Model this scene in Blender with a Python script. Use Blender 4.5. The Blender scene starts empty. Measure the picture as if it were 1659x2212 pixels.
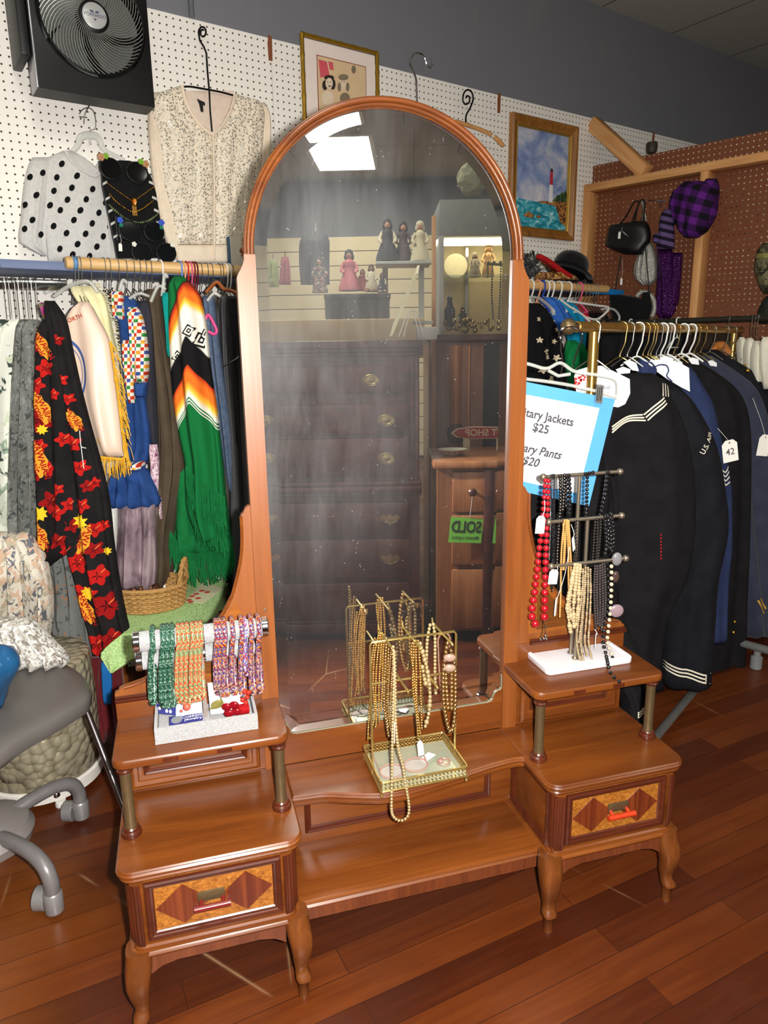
import bpy, bmesh, math, random
from mathutils import Vector, Matrix
from math import sin, cos, pi, sqrt
random.seed(7)
SC = bpy.context.scene
COL = SC.collection

# ------------------------------------------------------------------ camera
W, H = 1659, 2212
FPX, PITCH, ROLL, CZ = 1527.3405, 0.23209566, -0.014451837, 1.26941264
CAM = Vector((0, 0, CZ))
_f = Vector((0, cos(PITCH), -sin(PITCH))); _u = Vector((0, sin(PITCH), cos(PITCH))); _r = Vector((1, 0, 0))
RIGHT = cos(ROLL) * _r + sin(ROLL) * _u
UP = -sin(ROLL) * _r + cos(ROLL) * _u
FWD = _f
cam = bpy.data.cameras.new('camera'); camo = bpy.data.objects.new('camera', cam); COL.objects.link(camo)
cam.sensor_fit = 'HORIZONTAL'; cam.sensor_width = 36.0; cam.lens = 36.0 * FPX / W
cam.clip_start = 0.02; cam.clip_end = 60
m3 = Matrix((RIGHT, UP, -FWD)).transposed()
camo.matrix_world = Matrix.Translation(CAM) @ m3.to_4x4()
SC.camera = camo

# ------------------------------------------------------------------ view + world + lights
SC.view_settings.view_transform = 'Standard'
SC.view_settings.look = 'None'
SC.view_settings.gamma = 1.0
SC.view_settings.use_curve_mapping = False
SC.view_settings.exposure = 0.0
FLASH_W = 270.0      # camera flash, just right of the lens
PANEL_E = 13.0        # ceiling fluorescent panels
wd_ = bpy.data.worlds.new('world'); SC.world = wd_; wd_.use_nodes = True
wd_.node_tree.nodes['Background'].inputs[0].default_value = (1.0, 0.97, 0.9, 1)
wd_.node_tree.nodes['Background'].inputs[1].default_value = 0.02
fl = bpy.data.lights.new('camera_flash', 'SPOT'); flo = bpy.data.objects.new('camera_flash', fl); COL.objects.link(flo)
fl.energy = FLASH_W; fl.spot_size = math.radians(150); fl.spot_blend = 0.6; fl.shadow_soft_size = 0.012
fl.color = (1.0, 0.97, 0.93)
flo.matrix_world = Matrix.Translation(CAM + RIGHT * 0.055 + UP * 0.02) @ m3.to_4x4()
SC.cycles.max_bounces = 8; SC.cycles.diffuse_bounces = 4; SC.cycles.glossy_bounces = 5
SC.cycles.transmission_bounces = 8; SC.cycles.transparent_max_bounces = 12
SC.cycles.sample_clamp_indirect = 6.0
SC.cycles.caustics_reflective = False; SC.cycles.caustics_refractive = False

# ------------------------------------------------------------------ frames: wall (t along, n out, z) and vanity (x, y depth, z)
WY, WD = 0.60035, 2.8038
WE = Vector((cos(WY), sin(WY), 0)); WN = Vector((sin(WY), -cos(WY), 0))
WM = Matrix.Translation(-WN * WD) @ Matrix(((WE.x, -WN.x, 0), (WE.y, -WN.y, 0), (0, 0, 1))).to_4x4()   # local y = -n
def WP(t, n, z): return WE * t + WN * (n - WD) + Vector((0, 0, z))
VX, VY, VA = 0.0203, 1.4737, 0.27921
VM = Matrix.Translation((VX, VY, 0)) @ Matrix.Rotation(VA, 4, 'Z')
def VP(x, y, z): return VM @ Vector((x, y, z))
VEY = Vector((-sin(VA), cos(VA), 0)); V0 = Vector((VX, VY, 0))
def refl(P):
    P = Vector(P); return P - 2 * (VEY.dot(P - V0)) * VEY
_c2 = Matrix.Identity(3)
for i in range(3):
    for j in range(3): _c2[i][j] -= 2 * VEY[i] * VEY[j]
RM = Matrix.Translation(2 * VEY.dot(V0) * VEY) @ _c2.to_4x4()      # reflection in the mirror plane
def ray(u, v): return RIGHT * ((u - W / 2) / FPX) - UP * ((v - H / 2) / FPX) + FWD
def PY(u, v, Y): d = ray(u, v); return CAM + d * (Y / d.y)
def PZ(u, v, z): d = ray(u, v); return CAM + d * ((z - CZ) / d.z)
def PWn(u, v, n): d = ray(u, v); return CAM + d * ((n - WD) / WN.dot(d))
def PVy(u, v, yl):
    d = ray(u, v); s = (yl - VEY.dot(CAM - V0)) / VEY.dot(d); return CAM + d * s

# ------------------------------------------------------------------ materials
def lin(c): return tuple(((x / 255) / 12.92 if x / 255 <= 0.04045 else ((x / 255 + 0.055) / 1.055) ** 2.4) for x in c)
MATS = {}
class NT:
    def __init__(s, name):
        s.m = bpy.data.materials.new(name); s.m.use_nodes = True; s.t = s.m.node_tree
        s.b = s.t.nodes['Principled BSDF']; s.out = s.t.nodes['Material Output']
    def n(s, typ, **kw):
        x = s.t.nodes.new(typ)
        for k, v in kw.items():
            if k.startswith('i_'):
                key = k[2:]; key = int(key) if key.isdigit() else key.replace('_', ' ')
                x.inputs[key].default_value = v
            else: setattr(x, k, v)
        return x
    def l(s, a, b): s.t.links.new(a, b)
    def ramp(s, fac, stops, interp='LINEAR'):
        r = s.n('ShaderNodeValToRGB'); r.color_ramp.interpolation = interp
        els = r.color_ramp.elements
        while len(els) < len(stops): els.new(0.5)
        for e, (p, c) in zip(els, stops):
            e.position = p; e.color = (*c, 1) if len(c) == 3 else c
        s.l(fac, r.inputs[0]); return r.outputs[0]
    def coord(s, which='Object', scale=(1, 1, 1), rot=(0, 0, 0), loc=(0, 0, 0)):
        tc = s.n('ShaderNodeTexCoord'); mp = s.n('ShaderNodeMapping')
        mp.inputs['Scale'].default_value = scale; mp.inputs['Rotation'].default_value = rot; mp.inputs['Location'].default_value = loc
        s.l(tc.outputs[which], mp.inputs[0]); return mp.outputs[0]
    def noise(s, vec, scale, detail=4, rough=0.5, dist=0.0):
        x = s.n('ShaderNodeTexNoise'); x.inputs['Scale'].default_value = scale; x.inputs['Detail'].default_value = detail
        x.inputs['Roughness'].default_value = rough; x.inputs['Distortion'].default_value = dist
        s.l(vec, x.inputs['Vector']); return x.outputs['Fac']
    def mix(s, fac, a, b, mode='MIX'):
        x = s.n('ShaderNodeMix', data_type='RGBA', blend_type=mode)
        for sock, v in ((x.inputs[0], fac), (x.inputs[6], a), (x.inputs[7], b)):
            if hasattr(v, 'links'): s.l(v, sock)
            elif isinstance(v, (int, float)): sock.default_value = v
            else: sock.default_value = (*v, 1) if len(v) == 3 else v
        return x.outputs[2]
    def math(s, op, a, b=0.0, clamp=False):
        x = s.n('ShaderNodeMath', operation=op, use_clamp=clamp)
        for sock, v in zip(x.inputs, (a, b)):
            if hasattr(v, 'links'): s.l(v, sock)
            else: sock.default_value = v
        return x.outputs[0]
    def col(s, c):
        if hasattr(c, 'links'): s.l(c, s.b.inputs['Base Color'])
        else: s.b.inputs['Base Color'].default_value = (*c, 1)
    def bump(s, h, strength=0.3, dist=0.01):
        x = s.n('ShaderNodeBump'); x.inputs['Strength'].default_value = strength; x.inputs['Distance'].default_value = dist
        s.l(h, x.inputs['Height']); s.l(x.outputs[0], s.b.inputs['Normal'])
    def set(s, rough=None, metal=None, spec=None, **kw):
        if rough is not None: s.b.inputs['Roughness'].default_value = rough
        if metal is not None: s.b.inputs['Metallic'].default_value = metal
        if spec is not None: s.b.inputs['Specular IOR Level'].default_value = spec
        for k, v in kw.items(): s.b.inputs[k.replace('_', ' ')].default_value = v
        return s

def plain(name, rgb, rough=0.6, metal=0.0, var=0.12, vs=30, bump=0.0, bs=200, spec=0.4, **kw):
    """painted / plastic / metal material: albedo given as display RGB, slight mottling"""
    if name in MATS: return MATS[name]
    t = NT(name); c = lin(rgb); v = t.coord()
    f = t.noise(v, vs, 3)
    t.col(t.mix(f, tuple(x * (1 - var) for x in c), tuple(min(1, x * (1 + var)) for x in c)))
    t.set(rough, metal, spec, **kw)
    if bump: t.bump(t.noise(v, bs, 2), bump, 0.004)
    MATS[name] = t.m; return t.m

def cloth(name, rgb, rgb2=None, scale=25, sheen=0.0, weave=0.25, rough=0.9, folds=0.0):
    """woven cloth, mottled between two colours"""
    if name in MATS: return MATS[name]
    t = NT(name); v = t.coord(); c = lin(rgb); c2 = lin(rgb2 or rgb)
    f = t.ramp(t.noise(v, scale, 5, 0.6), [(0.38, c), (0.62, c2)])
    t.col(f); t.set(rough, 0, 0.15)
    t.b.inputs['Sheen Weight'].default_value = sheen
    t.bump(t.noise(v, 700, 2), weave, 0.002)
    MATS[name] = t.m; return t.m

def metal(name, rgb, rough=0.25):
    return plain(name, rgb, rough, 1.0, 0.06, 40)

def glass(name, rgb=(235, 240, 240), rough=0.05, alpha=0.35):
    if name in MATS: return MATS[name]
    t = NT(name); t.col(lin(rgb)); t.set(rough, 0, 0.5); t.b.inputs['Transmission Weight'].default_value = 0.0
    t.b.inputs['Alpha'].default_value = alpha
    MATS[name] = t.m; return t.m

def emis(name, rgb, e):
    if name in MATS: return MATS[name]
    t = NT(name); t.col((0.8, 0.8, 0.8)); t.b.inputs['Emission Color'].default_value = (*rgb, 1); t.b.inputs['Emission Strength'].default_value = e
    MATS[name] = t.m; return t.m

def wood(name, dark, mid, light, axis='X', scale=1.0, rough=0.32, rotz=0.0, coat=0.25, fine=1.0):
    """grain stretched along an axis of object space turned by rotz"""
    if name in MATS: return MATS[name]
    t = NT(name)
    st = {'X': (0.9, 9, 9), 'Y': (9, 0.9, 9), 'Z': (9, 9, 0.9)}[axis]
    st2 = {'X': (3, 150, 150), 'Y': (150, 3, 150), 'Z': (150, 150, 3)}[axis]
    tc = t.n('ShaderNodeTexCoord'); r = t.n('ShaderNodeVectorRotate'); r.rotation_type = 'Z_AXIS'; r.inputs['Angle'].default_value = -rotz
    t.l(tc.outputs['Object'], r.inputs['Vector'])
    def mp(sc):
        x = t.n('ShaderNodeMapping'); x.inputs['Scale'].default_value = tuple(q * scale for q in sc); t.l(r.outputs[0], x.inputs[0]); return x.outputs[0]
    a = t.noise(mp(st), 2.2, 6, 0.6, 0.6)
    b = t.noise(mp(st2), 1.0, 2, 0.5)
    c = t.ramp(a, [(0.3, lin(dark)), (0.5, lin(mid)), (0.72, lin(light))])
    c = t.mix(t.math('MULTIPLY', t.ramp(b, [(0.45, (1, 1, 1)), (0.62, (0, 0, 0))]), 0.35 * fine), c, lin(dark))
    t.col(c); t.set(rough, 0, 0.45); t.b.inputs['Coat Weight'].default_value = coat; t.b.inputs['Coat Roughness'].default_value = 0.25
    t.bump(b, 0.05, 0.002)
    MATS[name] = t.m; return t.m

# ------------------------------------------------------------------ mesh builder
class MB:
    def __init__(s, M=None):
        s.v = []; s.f = []; s.mi = []; s.uv = {}; s.cur = 0; s.M = M or Matrix.Identity(4)
    def add(s, verts, faces):
        o = len(s.v); s.v += [Vector(p) for p in verts]
        for f in faces: s.f.append(tuple(i + o for i in f)); s.mi.append(s.cur)
        return o
    def box(s, x0, x1, y0, y1, z0, z1, b=0.0, M=None):
        """box with bevelled edges when b > 0"""
        if b <= 0:
            vs = [(x, y, z) for z in (z0, z1) for y in (y0, y1) for x in (x0, x1)]
            fs = [(0, 2, 3, 1), (4, 5, 7, 6), (0, 1, 5, 4), (2, 6, 7, 3), (0, 4, 6, 2), (1, 3, 7, 5)]
        else:
            bm = bmesh.new(); bmesh.ops.create_cube(bm, size=1)
            for q in bm.verts: q.co = Vector(((x0 + x1) / 2 + q.co.x * (x1 - x0), (y0 + y1) / 2 + q.co.y * (y1 - y0), (z0 + z1) / 2 + q.co.z * (z1 - z0)))
            bmesh.ops.bevel(bm, geom=bm.edges[:], offset=b, segments=2, affect='EDGES', profile=0.5)
            bm.verts.index_update(); vs = [q.co.copy() for q in bm.verts]; fs = [[q.index for q in f.verts] for f in bm.faces]; bm.free()
        if M is not None: vs = [M @ Vector(p) for p in vs]
        s.add(vs, fs); return s
    def tube(s, pts, r, seg=8, closed=False, caps=True, flat=1.0):
        pts = [Vector(p) for p in pts]; n = len(pts); rr = r if isinstance(r, (list, tuple)) else [r] * n
        vs = []; prev = None
        for i, p in enumerate(pts):
            a = pts[(i - 1) % n] if (closed or i > 0) else p; b = pts[(i + 1) % n] if (closed or i < n - 1) else p
            t = (b - a); t = t.normalized() if t.length > 1e-9 else Vector((0, 0, 1))
            if prev is None:
                ref = Vector((0, 0, 1)) if abs(t.z) < 0.9 else Vector((1, 0, 0))
                x = t.cross(ref).normalized()
            else:
                x = prev - t * prev.dot(t); x = x.normalized() if x.length > 1e-6 else prev
            prev = x; y = t.cross(x)
            for k in range(seg):
                an = 2 * pi * k / seg; vs.append(p + (x * cos(an) + y * sin(an) * flat) * rr[i])
        fs = []
        for i in range(n if closed else n - 1):
            j = (i + 1) % n
            for k in range(seg):
                l = (k + 1) % seg; fs.append((i * seg + k, i * seg + l, j * seg + l, j * seg + k))
        if caps and not closed:
            fs.append(tuple(reversed(range(seg)))); fs.append(tuple((n - 1) * seg + k for k in range(seg)))
        s.add(vs, fs); return s
    def lathe(s, prof, c=(0, 0, 0), seg=20, M=None):
        """prof: (radius, height) from bottom to top about local z"""
        c = Vector(c); vs = []; fs = []
        for (r, z) in prof:
            for k in range(seg):
                an = 2 * pi * k / seg; p = Vector((r * cos(an), r * sin(an), z)); vs.append((M @ p if M else p) + c)
        for i in range(len(prof) - 1):
            for k in range(seg):
                l = (k + 1) % seg; fs.append((i * seg + k, i * seg + l, (i + 1) * seg + l, (i + 1) * seg + k))
        fs.append(tuple(reversed(range(seg)))); fs.append(tuple((len(prof) - 1) * seg + k for k in range(seg)))
        s.add(vs, fs); return s
    def ball(s, c, r, seg=10, rings=6, sc=(1, 1, 1), M=None):
        c = Vector(c); vs = [Vector((0, 0, -r * sc[2]))]; fs = []
        for i in range(1, rings):
            a = -pi / 2 + pi * i / rings
            for k in range(seg):
                b = 2 * pi * k / seg; vs.append(Vector((r * cos(a) * cos(b) * sc[0], r * cos(a) * sin(b) * sc[1], r * sin(a) * sc[2])))
        vs.append(Vector((0, 0, r * sc[2]))); top = len(vs) - 1
        for k in range(seg):
            l = (k + 1) % seg; fs.append((0, 1 + l, 1 + k)); fs.append((top, top - seg + k, top - seg + l))
            for i in range(rings - 2): fs.append((1 + i * seg + k, 1 + i * seg + l, 1 + (i + 1) * seg + l, 1 + (i + 1) * seg + k))
        s.add([(M @ p if M else p) + c for p in vs], fs); return s
    def prism(s, poly, fr, h0, h1, bev=0.0):
        """extrude 2-D polygon; fr maps (a, b, h) to 3-D"""
        n = len(poly); A = [fr(a, b, h0) for a, b in poly]; B = [fr(a, b, h1) for a, b in poly]
        fs = [tuple(reversed(range(n))), tuple(range(n, 2 * n))]
        for i in range(n): j = (i + 1) % n; fs.append((i, j, n + j, n + i))
        s.add(A + B, fs); return s
    def grid(s, fn, nu, nv, cu=False, cv=False):
        """fn(u, v) in [0,1]^2 -> point"""
        mu = nu if cu else nu + 1; mv = nv if cv else nv + 1
        vs = [fn(i / nu, j / nv) for j in range(mv) for i in range(mu)]; fs = []
        for j in range(nv):
            for i in range(nu):
                a = j * mu + i; b = j * mu + (i + 1) % mu; c = ((j + 1) % mv) * mu + (i + 1) % mu; d = ((j + 1) % mv) * mu + i
                fs.append((a, b, c, d))
        s.add(vs, fs); return s
    def sheet(s, fn, nu, nv, th, nrm):
        """grid with real thickness th along nrm (vector or function)"""
        o = Vector(nrm) * th
        A = [Vector(fn(i / nu, j / nv)) for j in range(nv + 1) for i in range(nu + 1)]; B = [p + o for p in A]; n = len(A); m = nu + 1; fs = []
        for j in range(nv):
            for i in range(nu):
                a = j * m + i; q = (a, a + 1, a + m + 1, a + m); fs.append(q); fs.append(tuple(reversed([k + n for k in q])))
        rim = [i for i in range(nu + 1)] + [j * m + nu for j in range(1, nv + 1)] + [nv * m + i for i in range(nu - 1, -1, -1)] + [j * m for j in range(nv - 1, 0, -1)]
        for a, b in zip(rim, rim[1:] + rim[:1]): fs.append((b, a, a + n, b + n))
        s.add(A + B, fs); return s
    def build(s, name, mats, parent=None, smooth=True, ang=40):
        off = Vector((0, 0, 0)); r = parent
        while r is not None: off = off + r.location; r = r.parent
        me = bpy.data.meshes.new(name)
        vs = [(s.M @ p) - off for p in s.v]
        fs = s.f
        if s.M.determinant() < 0: fs = [tuple(reversed(f)) for f in fs]
        me.from_pydata(vs, [], fs)
        if not isinstance(mats, (list, tuple)): mats = [mats]
        for m in mats: me.materials.append(m)
        for p, i in zip(me.polygons, s.mi): p.material_index = i
        if smooth:
            me.polygons.foreach_set('use_smooth', [True] * len(me.polygons))
            try: me.set_sharp_from_angle(angle=math.radians(ang))
            except Exception: pass
        me.update()
        o = bpy.data.objects.new(name, me); COL.objects.link(o)
        if parent is not None: o.parent = parent
        return o

def print_on(o, mb, mat):
    """add a printed pattern to a cloth's own mesh as a further material"""
    off = Vector((0, 0, 0)); r = o.parent
    while r is not None: off = off + r.location; r = r.parent
    k = len(o.data.materials); o.data.materials.append(mat); bm = bmesh.new(); bm.from_mesh(o.data)
    vs = [bm.verts.new((mb.M @ p) - off) for p in mb.v]
    for f in mb.f:
        try: q = bm.faces.new([vs[i] for i in f]); q.material_index = k; q.smooth = True
        except ValueError: pass
    bm.to_mesh(o.data); bm.free()

def tag(o, label=None, cat=None, group=None, kind=None):
    if label: o['label'] = label
    if cat: o['category'] = cat
    if group: o['group'] = group
    if kind: o['kind'] = kind
    return o
def thing(name, loc, label, cat, group=None):
    o = bpy.data.objects.new(name, None); COL.objects.link(o); o.location = loc; o.empty_display_size = 0.05
    return tag(o, label, cat, group)
def copy_tree(o, loc, label=None, parent=None):
    c = o.copy(); COL.objects.link(c)
    if parent is not None: c.parent = parent
    else: c.location = loc
    if label: c['label'] = label
    for ch in list(o.children): copy_tree(ch, None, None, c)
    return c
def struct(o): o['kind'] = 'structure'; return o

_txt = {}
def text2d(s, bold=0.0):
    """text as 2-D verts and faces, height 1 = cap height about 0.7, centred"""
    k = (s, bold)
    if k in _txt: return _txt[k]
    cu = bpy.data.curves.new('t', 'FONT'); cu.body = s; cu.size = 1.0; cu.offset = bold; cu.align_x = 'CENTER'; cu.align_y = 'CENTER'; cu.resolution_u = 3
    o = bpy.data.objects.new('t', cu); COL.objects.link(o)
    me = bpy.data.meshes.new_from_object(o)
    vs = [(v.co.x, v.co.y) for v in me.vertices]; fs = [tuple(p.vertices) for p in me.polygons]
    bpy.data.objects.remove(o); bpy.data.curves.remove(cu); bpy.data.meshes.remove(me)
    _txt[k] = (vs, fs); return vs, fs
def put_text(mb, s, fn, size, ang=0.0, bold=0.0, off=(0, 0), sx=1.0):
    """fn(a, b) -> 3-D point for 2-D text coordinates in its own units"""
    vs, fs = text2d(s, bold); c, si = cos(ang), sin(ang)
    mb.add([fn(off[0] + size * (c * x * sx - si * y), off[1] + size * (si * x * sx + c * y)) for x, y in vs], fs)
def cat_rom(pts, n):
    """smooth curve through points"""
    pts = [Vector(p) for p in pts]; out = []
    for i in range(len(pts) - 1):
        p0 = pts[max(i - 1, 0)]; p1 = pts[i]; p2 = pts[i + 1]; p3 = pts[min(i + 2, len(pts) - 1)]
        for k in range(n):
            t = k / n
            out.append(0.5 * ((2 * p1) + (p2 - p0) * t + (2 * p0 - 5 * p1 + 4 * p2 - p3) * t * t + (3 * p1 - p0 - 3 * p2 + p3) * t ** 3))
    out.append(pts[-1]); return out
# ================================================================== the room
def grid_mat(name, base, var, spacing, r_hole, hole, rough=0.55, light_holes=0.0):
    """board with a grid of drilled holes (object x / z)"""
    t = NT(name); v = t.coord()
    s = t.n('ShaderNodeSeparateXYZ'); t.l(v, s.inputs[0])
    def cell(o):
        a = t.math('FRACT', t.math('DIVIDE', o, spacing)); return t.math('SUBTRACT', a, 0.5)
    cx, cz = cell(s.outputs[0]), cell(s.outputs[2])
    d = t.math('SQRT', t.math('ADD', t.math('MULTIPLY', cx, cx), t.math('MULTIPLY', cz, cz)))
    m = t.math('LESS_THAN', d, r_hole / spacing)
    f = t.noise(v, 3, 4)
    b = lin(base); c = t.mix(f, tuple(x * (1 - var) for x in b), tuple(min(1, x * (1 + var)) for x in b))
    h = lin(hole)
    if light_holes:
        w = t.n('ShaderNodeTexWhiteNoise', noise_dimensions='3D')
        fl = t.n('ShaderNodeVectorMath', operation='FLOOR'); dv = t.n('ShaderNodeVectorMath', operation='DIVIDE')
        t.l(v, dv.inputs[0]); dv.inputs[1].default_value = (spacing,) * 3; t.l(dv.outputs[0], fl.inputs[0]); t.l(fl.outputs[0], w.inputs[0])
        h = t.ramp(t.math('ADD', t.math('MULTIPLY', t.noise(v, 2.5, 2), 1.6), t.math('MULTIPLY', w.outputs[0], 0.25)), [(0.75, h), (1.0, lin((196, 190, 150)))])  # pale hole colour stands in for brightness seen through the board
    t.col(t.mix(m, c, h)); t.set(rough, 0, 0.3)
    t.bump(t.math('SUBTRACT', 1.0, m), 0.4, 0.002)
    MATS[name] = t.m; return t.m

# floor: narrow oak boards, worn varnish
t = NT('floor_boards')
v = t.coord(rot=(0, 0, math.radians(8)))
br = t.n('ShaderNodeTexBrick'); br.offset = 0.37; br.squash = 1.0
for k, val in (('Scale', 1.0), ('Mortar Size', 0.0009), ('Mortar Smooth', 0.3), ('Bias', 0.0), ('Brick Width', 0.85), ('Row Height', 0.072)): br.inputs[k].default_value = val
br.inputs['Color1'].default_value = (0, 0, 0, 1); br.inputs['Color2'].default_value = (1, 1, 1, 1); br.inputs['Mortar'].default_value = (0.5, 0.5, 0.5, 1)
t.l(v, br.inputs['Vector'])
bw = t.n('ShaderNodeRGBToBW'); t.l(br.outputs['Color'], bw.inputs[0])
mp = t.n('ShaderNodeMapping'); mp.inputs['Scale'].default_value = (2.2, 30, 1); t.l(v, mp.inputs[0])
g = t.noise(mp.outputs[0], 1.6, 6, 0.65, 0.5)
big = t.noise(t.coord(), 0.9, 3)
fac = t.math('ADD', t.math('MULTIPLY', bw.outputs[0], 0.34), t.math('MULTIPLY', t.math('ADD', g, t.math('MULTIPLY', t.noise(t.coord(), 2.6, 5, .6), .5)), 0.46))
c = t.ramp(fac, [(0.18, lin((48, 18, 8))), (0.42, lin((68, 28, 11))), (0.62, lin((88, 40, 14))), (0.85, lin((112, 56, 20)))])
c = t.mix(t.math('MULTIPLY', t.ramp(big, [(0.4, (0, 0, 0)), (0.62, (1, 1, 1))]), 0.35), c, lin((66, 26, 11)))
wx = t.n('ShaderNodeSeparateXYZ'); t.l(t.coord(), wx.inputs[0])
left_tone = t.ramp(t.math('ADD', t.math('MULTIPLY', wx.outputs[0], -1.1), t.math('MULTIPLY', t.noise(t.coord(), 1.7, 3), 1.1)), [(0.25, (0, 0, 0)), (0.75, (1, 1, 1))])   # lighter, yellower tone towards the left of the shop
c = t.mix(t.math('MULTIPLY', left_tone, 0.75), c, t.mix(g, lin((108, 56, 16)), lin((150, 84, 26))))
c = t.mix(br.outputs['Fac'], c, lin((44, 19, 9)))
# pale scratches in the varnish
wv = t.n('ShaderNodeTexVoronoi', feature='DISTANCE_TO_EDGE'); wv.inputs['Scale'].default_value = 1.9; t.l(t.coord(scale=(1.0, 0.42, 1), rot=(0, 0, 0.6)), wv.inputs['Vector'])
scr = t.math('MULTIPLY', t.ramp(wv.outputs['Distance'], [(0.0, (1, 1, 1)), (0.0045, (0, 0, 0))]), t.ramp(t.noise(t.coord(), 3.2, 3), [(0.5, (0, 0, 0)), (0.66, (1, 1, 1))]))
c = t.mix(t.math('MULTIPLY', scr, 0.5), c, lin((196, 158, 116)))
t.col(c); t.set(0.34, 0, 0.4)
t.l(t.ramp(t.noise(t.coord(), 5, 4), [(0.3, (0.26,) * 3), (0.7, (0.5,) * 3)]), t.b.inputs['Roughness'])
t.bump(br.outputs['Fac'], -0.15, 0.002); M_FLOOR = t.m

TA, TB, NB = -3.0, 7.5, 8.25
mb = MB(); mb.box(TA - .1, TB + .1, -NB - .1, 0.1, -0.05, 0.0)
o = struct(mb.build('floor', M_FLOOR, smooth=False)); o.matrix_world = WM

# ceiling: tiles in the wall's direction
t = NT('ceiling_tiles'); v = t.coord(); s_ = t.n('ShaderNodeSeparateXYZ'); t.l(v, s_.inputs[0])
def seam(o_, sp, off): 
    a = t.math('ABSOLUTE', t.math('SUBTRACT', t.math('FRACT', t.math('ADD', t.math('DIVIDE', o_, sp), off)), 0.5)); return t.math('LESS_THAN', a, 0.005 / sp)
m = t.math('MAXIMUM', seam(s_.outputs[0], 0.61, 0.5 - 3.36 / 0.61 + 6), seam(s_.outputs[1], 1.22, 0.2))
t.col(t.mix(m, t.mix(t.noise(v, 260, 3), lin((152, 148, 138)), lin((184, 180, 170))), lin((104, 100, 92)))); t.set(0.95, 0, 0.1); M_CEIL = t.m
mb = MB(); mb.box(TA - .1, TB + .1, -NB - .1, 0.1, 2.981, 3.05)
o = struct(mb.build('ceiling', M_CEIL, smooth=False)); o.matrix_world = WM

# blue-grey upper wall, pegboard below
t = NT('blue_grey_paint'); v = t.coord()
c = t.mix(t.noise(v, 1.3, 4), lin((112, 114, 122)), lin((124, 125, 130)))
f = t.ramp(t.noise(t.coord(scale=(1, 1, 0.6)), 5.0, 3), [(0.62, (0, 0, 0)), (0.74, (1, 1, 1))])
c = t.mix(t.math('MULTIPLY', f, 0.25), c, lin((150, 150, 132)))
t.col(c); t.set(0.5, 0, 0.4); t.bump(t.noise(v, 60, 3), 0.05, 0.004); M_BLUE = t.m
M_PEG = grid_mat('white_pegboard', (240, 236, 228), 0.03, 0.0254, 0.0033, (70, 52, 44))
mb = MB(); mb.box(TA - .1, TB + .1, 0.007, 0.1, 0, 2.99)
wall_back = struct(mb.build('wall_back', M_BLUE, smooth=False))
ts = 1.4145
for k in range(-3, 5):
    t0 = ts + k * 1.22
    b = MB(); b.box(t0 + 0.0012, t0 + 1.2188, 0.0, 0.006, 0.0, 2.44)
    b.build('pegboard_panel', M_PEG, wall_back, smooth=False)
tape = plain('old_brown_tape', (128, 74, 44), 0.7)
for k in range(0, 3):
    b = MB(); t0 = ts + k * 1.22
    b.prism([(t0 - .012, 2.36), (t0 + .004, 2.362), (t0 + .006, 2.445), (t0 - .009, 2.45), (t0 - .014, 2.42)], lambda a, z, h: Vector((a, h, z)), -0.0025, -0.0005)
    b.build('tape_scrap', tape, wall_back)
wall_back.matrix_world = WM
M_DARKW = plain('dark_grey_wall', (104, 106, 110), 0.8, var=0.08, vs=3)
for nm, bx in (('wall_left', (TA - .1, TA, -NB, 0)), ('wall_right', (TB, TB + .1, -NB, 0)), ('wall_front', (TA, TB, -NB - .1, -NB))):
    b = MB(); b.box(bx[0], bx[1], bx[2], bx[3], 0, 2.99); o = struct(b.build(nm, M_DARKW, smooth=False)); o.matrix_world = WM
# slat boards on the wall opposite (seen in the mirror)
M_SLAT = plain('slat_board', (214, 198, 160), 0.6, var=0.06, vs=4)
b = MB()
for i in range(0, 16):
    z = 0.02 + i * 0.15; b.box(-1.6, 3.6, -NB + .001, -NB + .02, z, z + 0.142, 0.003)
o = struct(b.build('trim_1', M_SLAT, smooth=False)); o.matrix_world = WM
# electric conduit on the blue wall, top left
b = MB(); b.tube([WM @ Vector((1.095, -.012, 2.44)), WM @ Vector((1.095, -.012, 2.98))], 0.010, 10)
tag(b.build('conduit', plain('conduit_paint', (98, 102, 108), 0.5)), 'thin grey painted conduit running up the blue-grey wall above the pegboard', 'pipe')

# fluorescent ceiling panels: one seen in the mirror, the others added for ambient light
M_DIFF = emis('lamp_diffuser', (1.0, 0.98, 0.86), PANEL_E)
M_WMET = plain('white_enamel', (220, 220, 215), 0.4)
proto = None
for i, (t0, n0) in enumerate([(0.26, 7.15), (0.26, 4.71), (2.70, 7.15), (2.70, 4.71), (0.26, 2.27), (-2.0, 5.9), (5.14, 5.9)]):  # panel above the camera added to brighten the mirrored chest
    P = WP(t0, n0, 2.981)
    if i == 0:
        proto = thing('ceiling_light', (0, 0, 0), 'white fluorescent ceiling panel reflected in the arched mirror', 'light', 'fluorescent ceiling panels')
        b = MB()
        for q in ((-.31, .31, -.61, -.575), (-.31, .31, .575, .61), (-.31, -.275, -.575, .575), (.275, .31, -.575, .575)): b.box(q[0], q[1], q[2], q[3], -0.018, -0.001, .002)
        b.build('frame', M_WMET, proto)
        b = MB(); b.box(-.274, .274, -.574, .574, -0.012, -0.004); b.build('diffuser', M_DIFF, proto, smooth=False)
        r = proto
    else: r = copy_tree(proto, (0, 0, 0), 'unseen fluorescent ceiling panel added for ambient light')
    r.location = P; r.rotation_euler = (0, 0, WY)
proto['group'] = ''; del proto['group']

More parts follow.
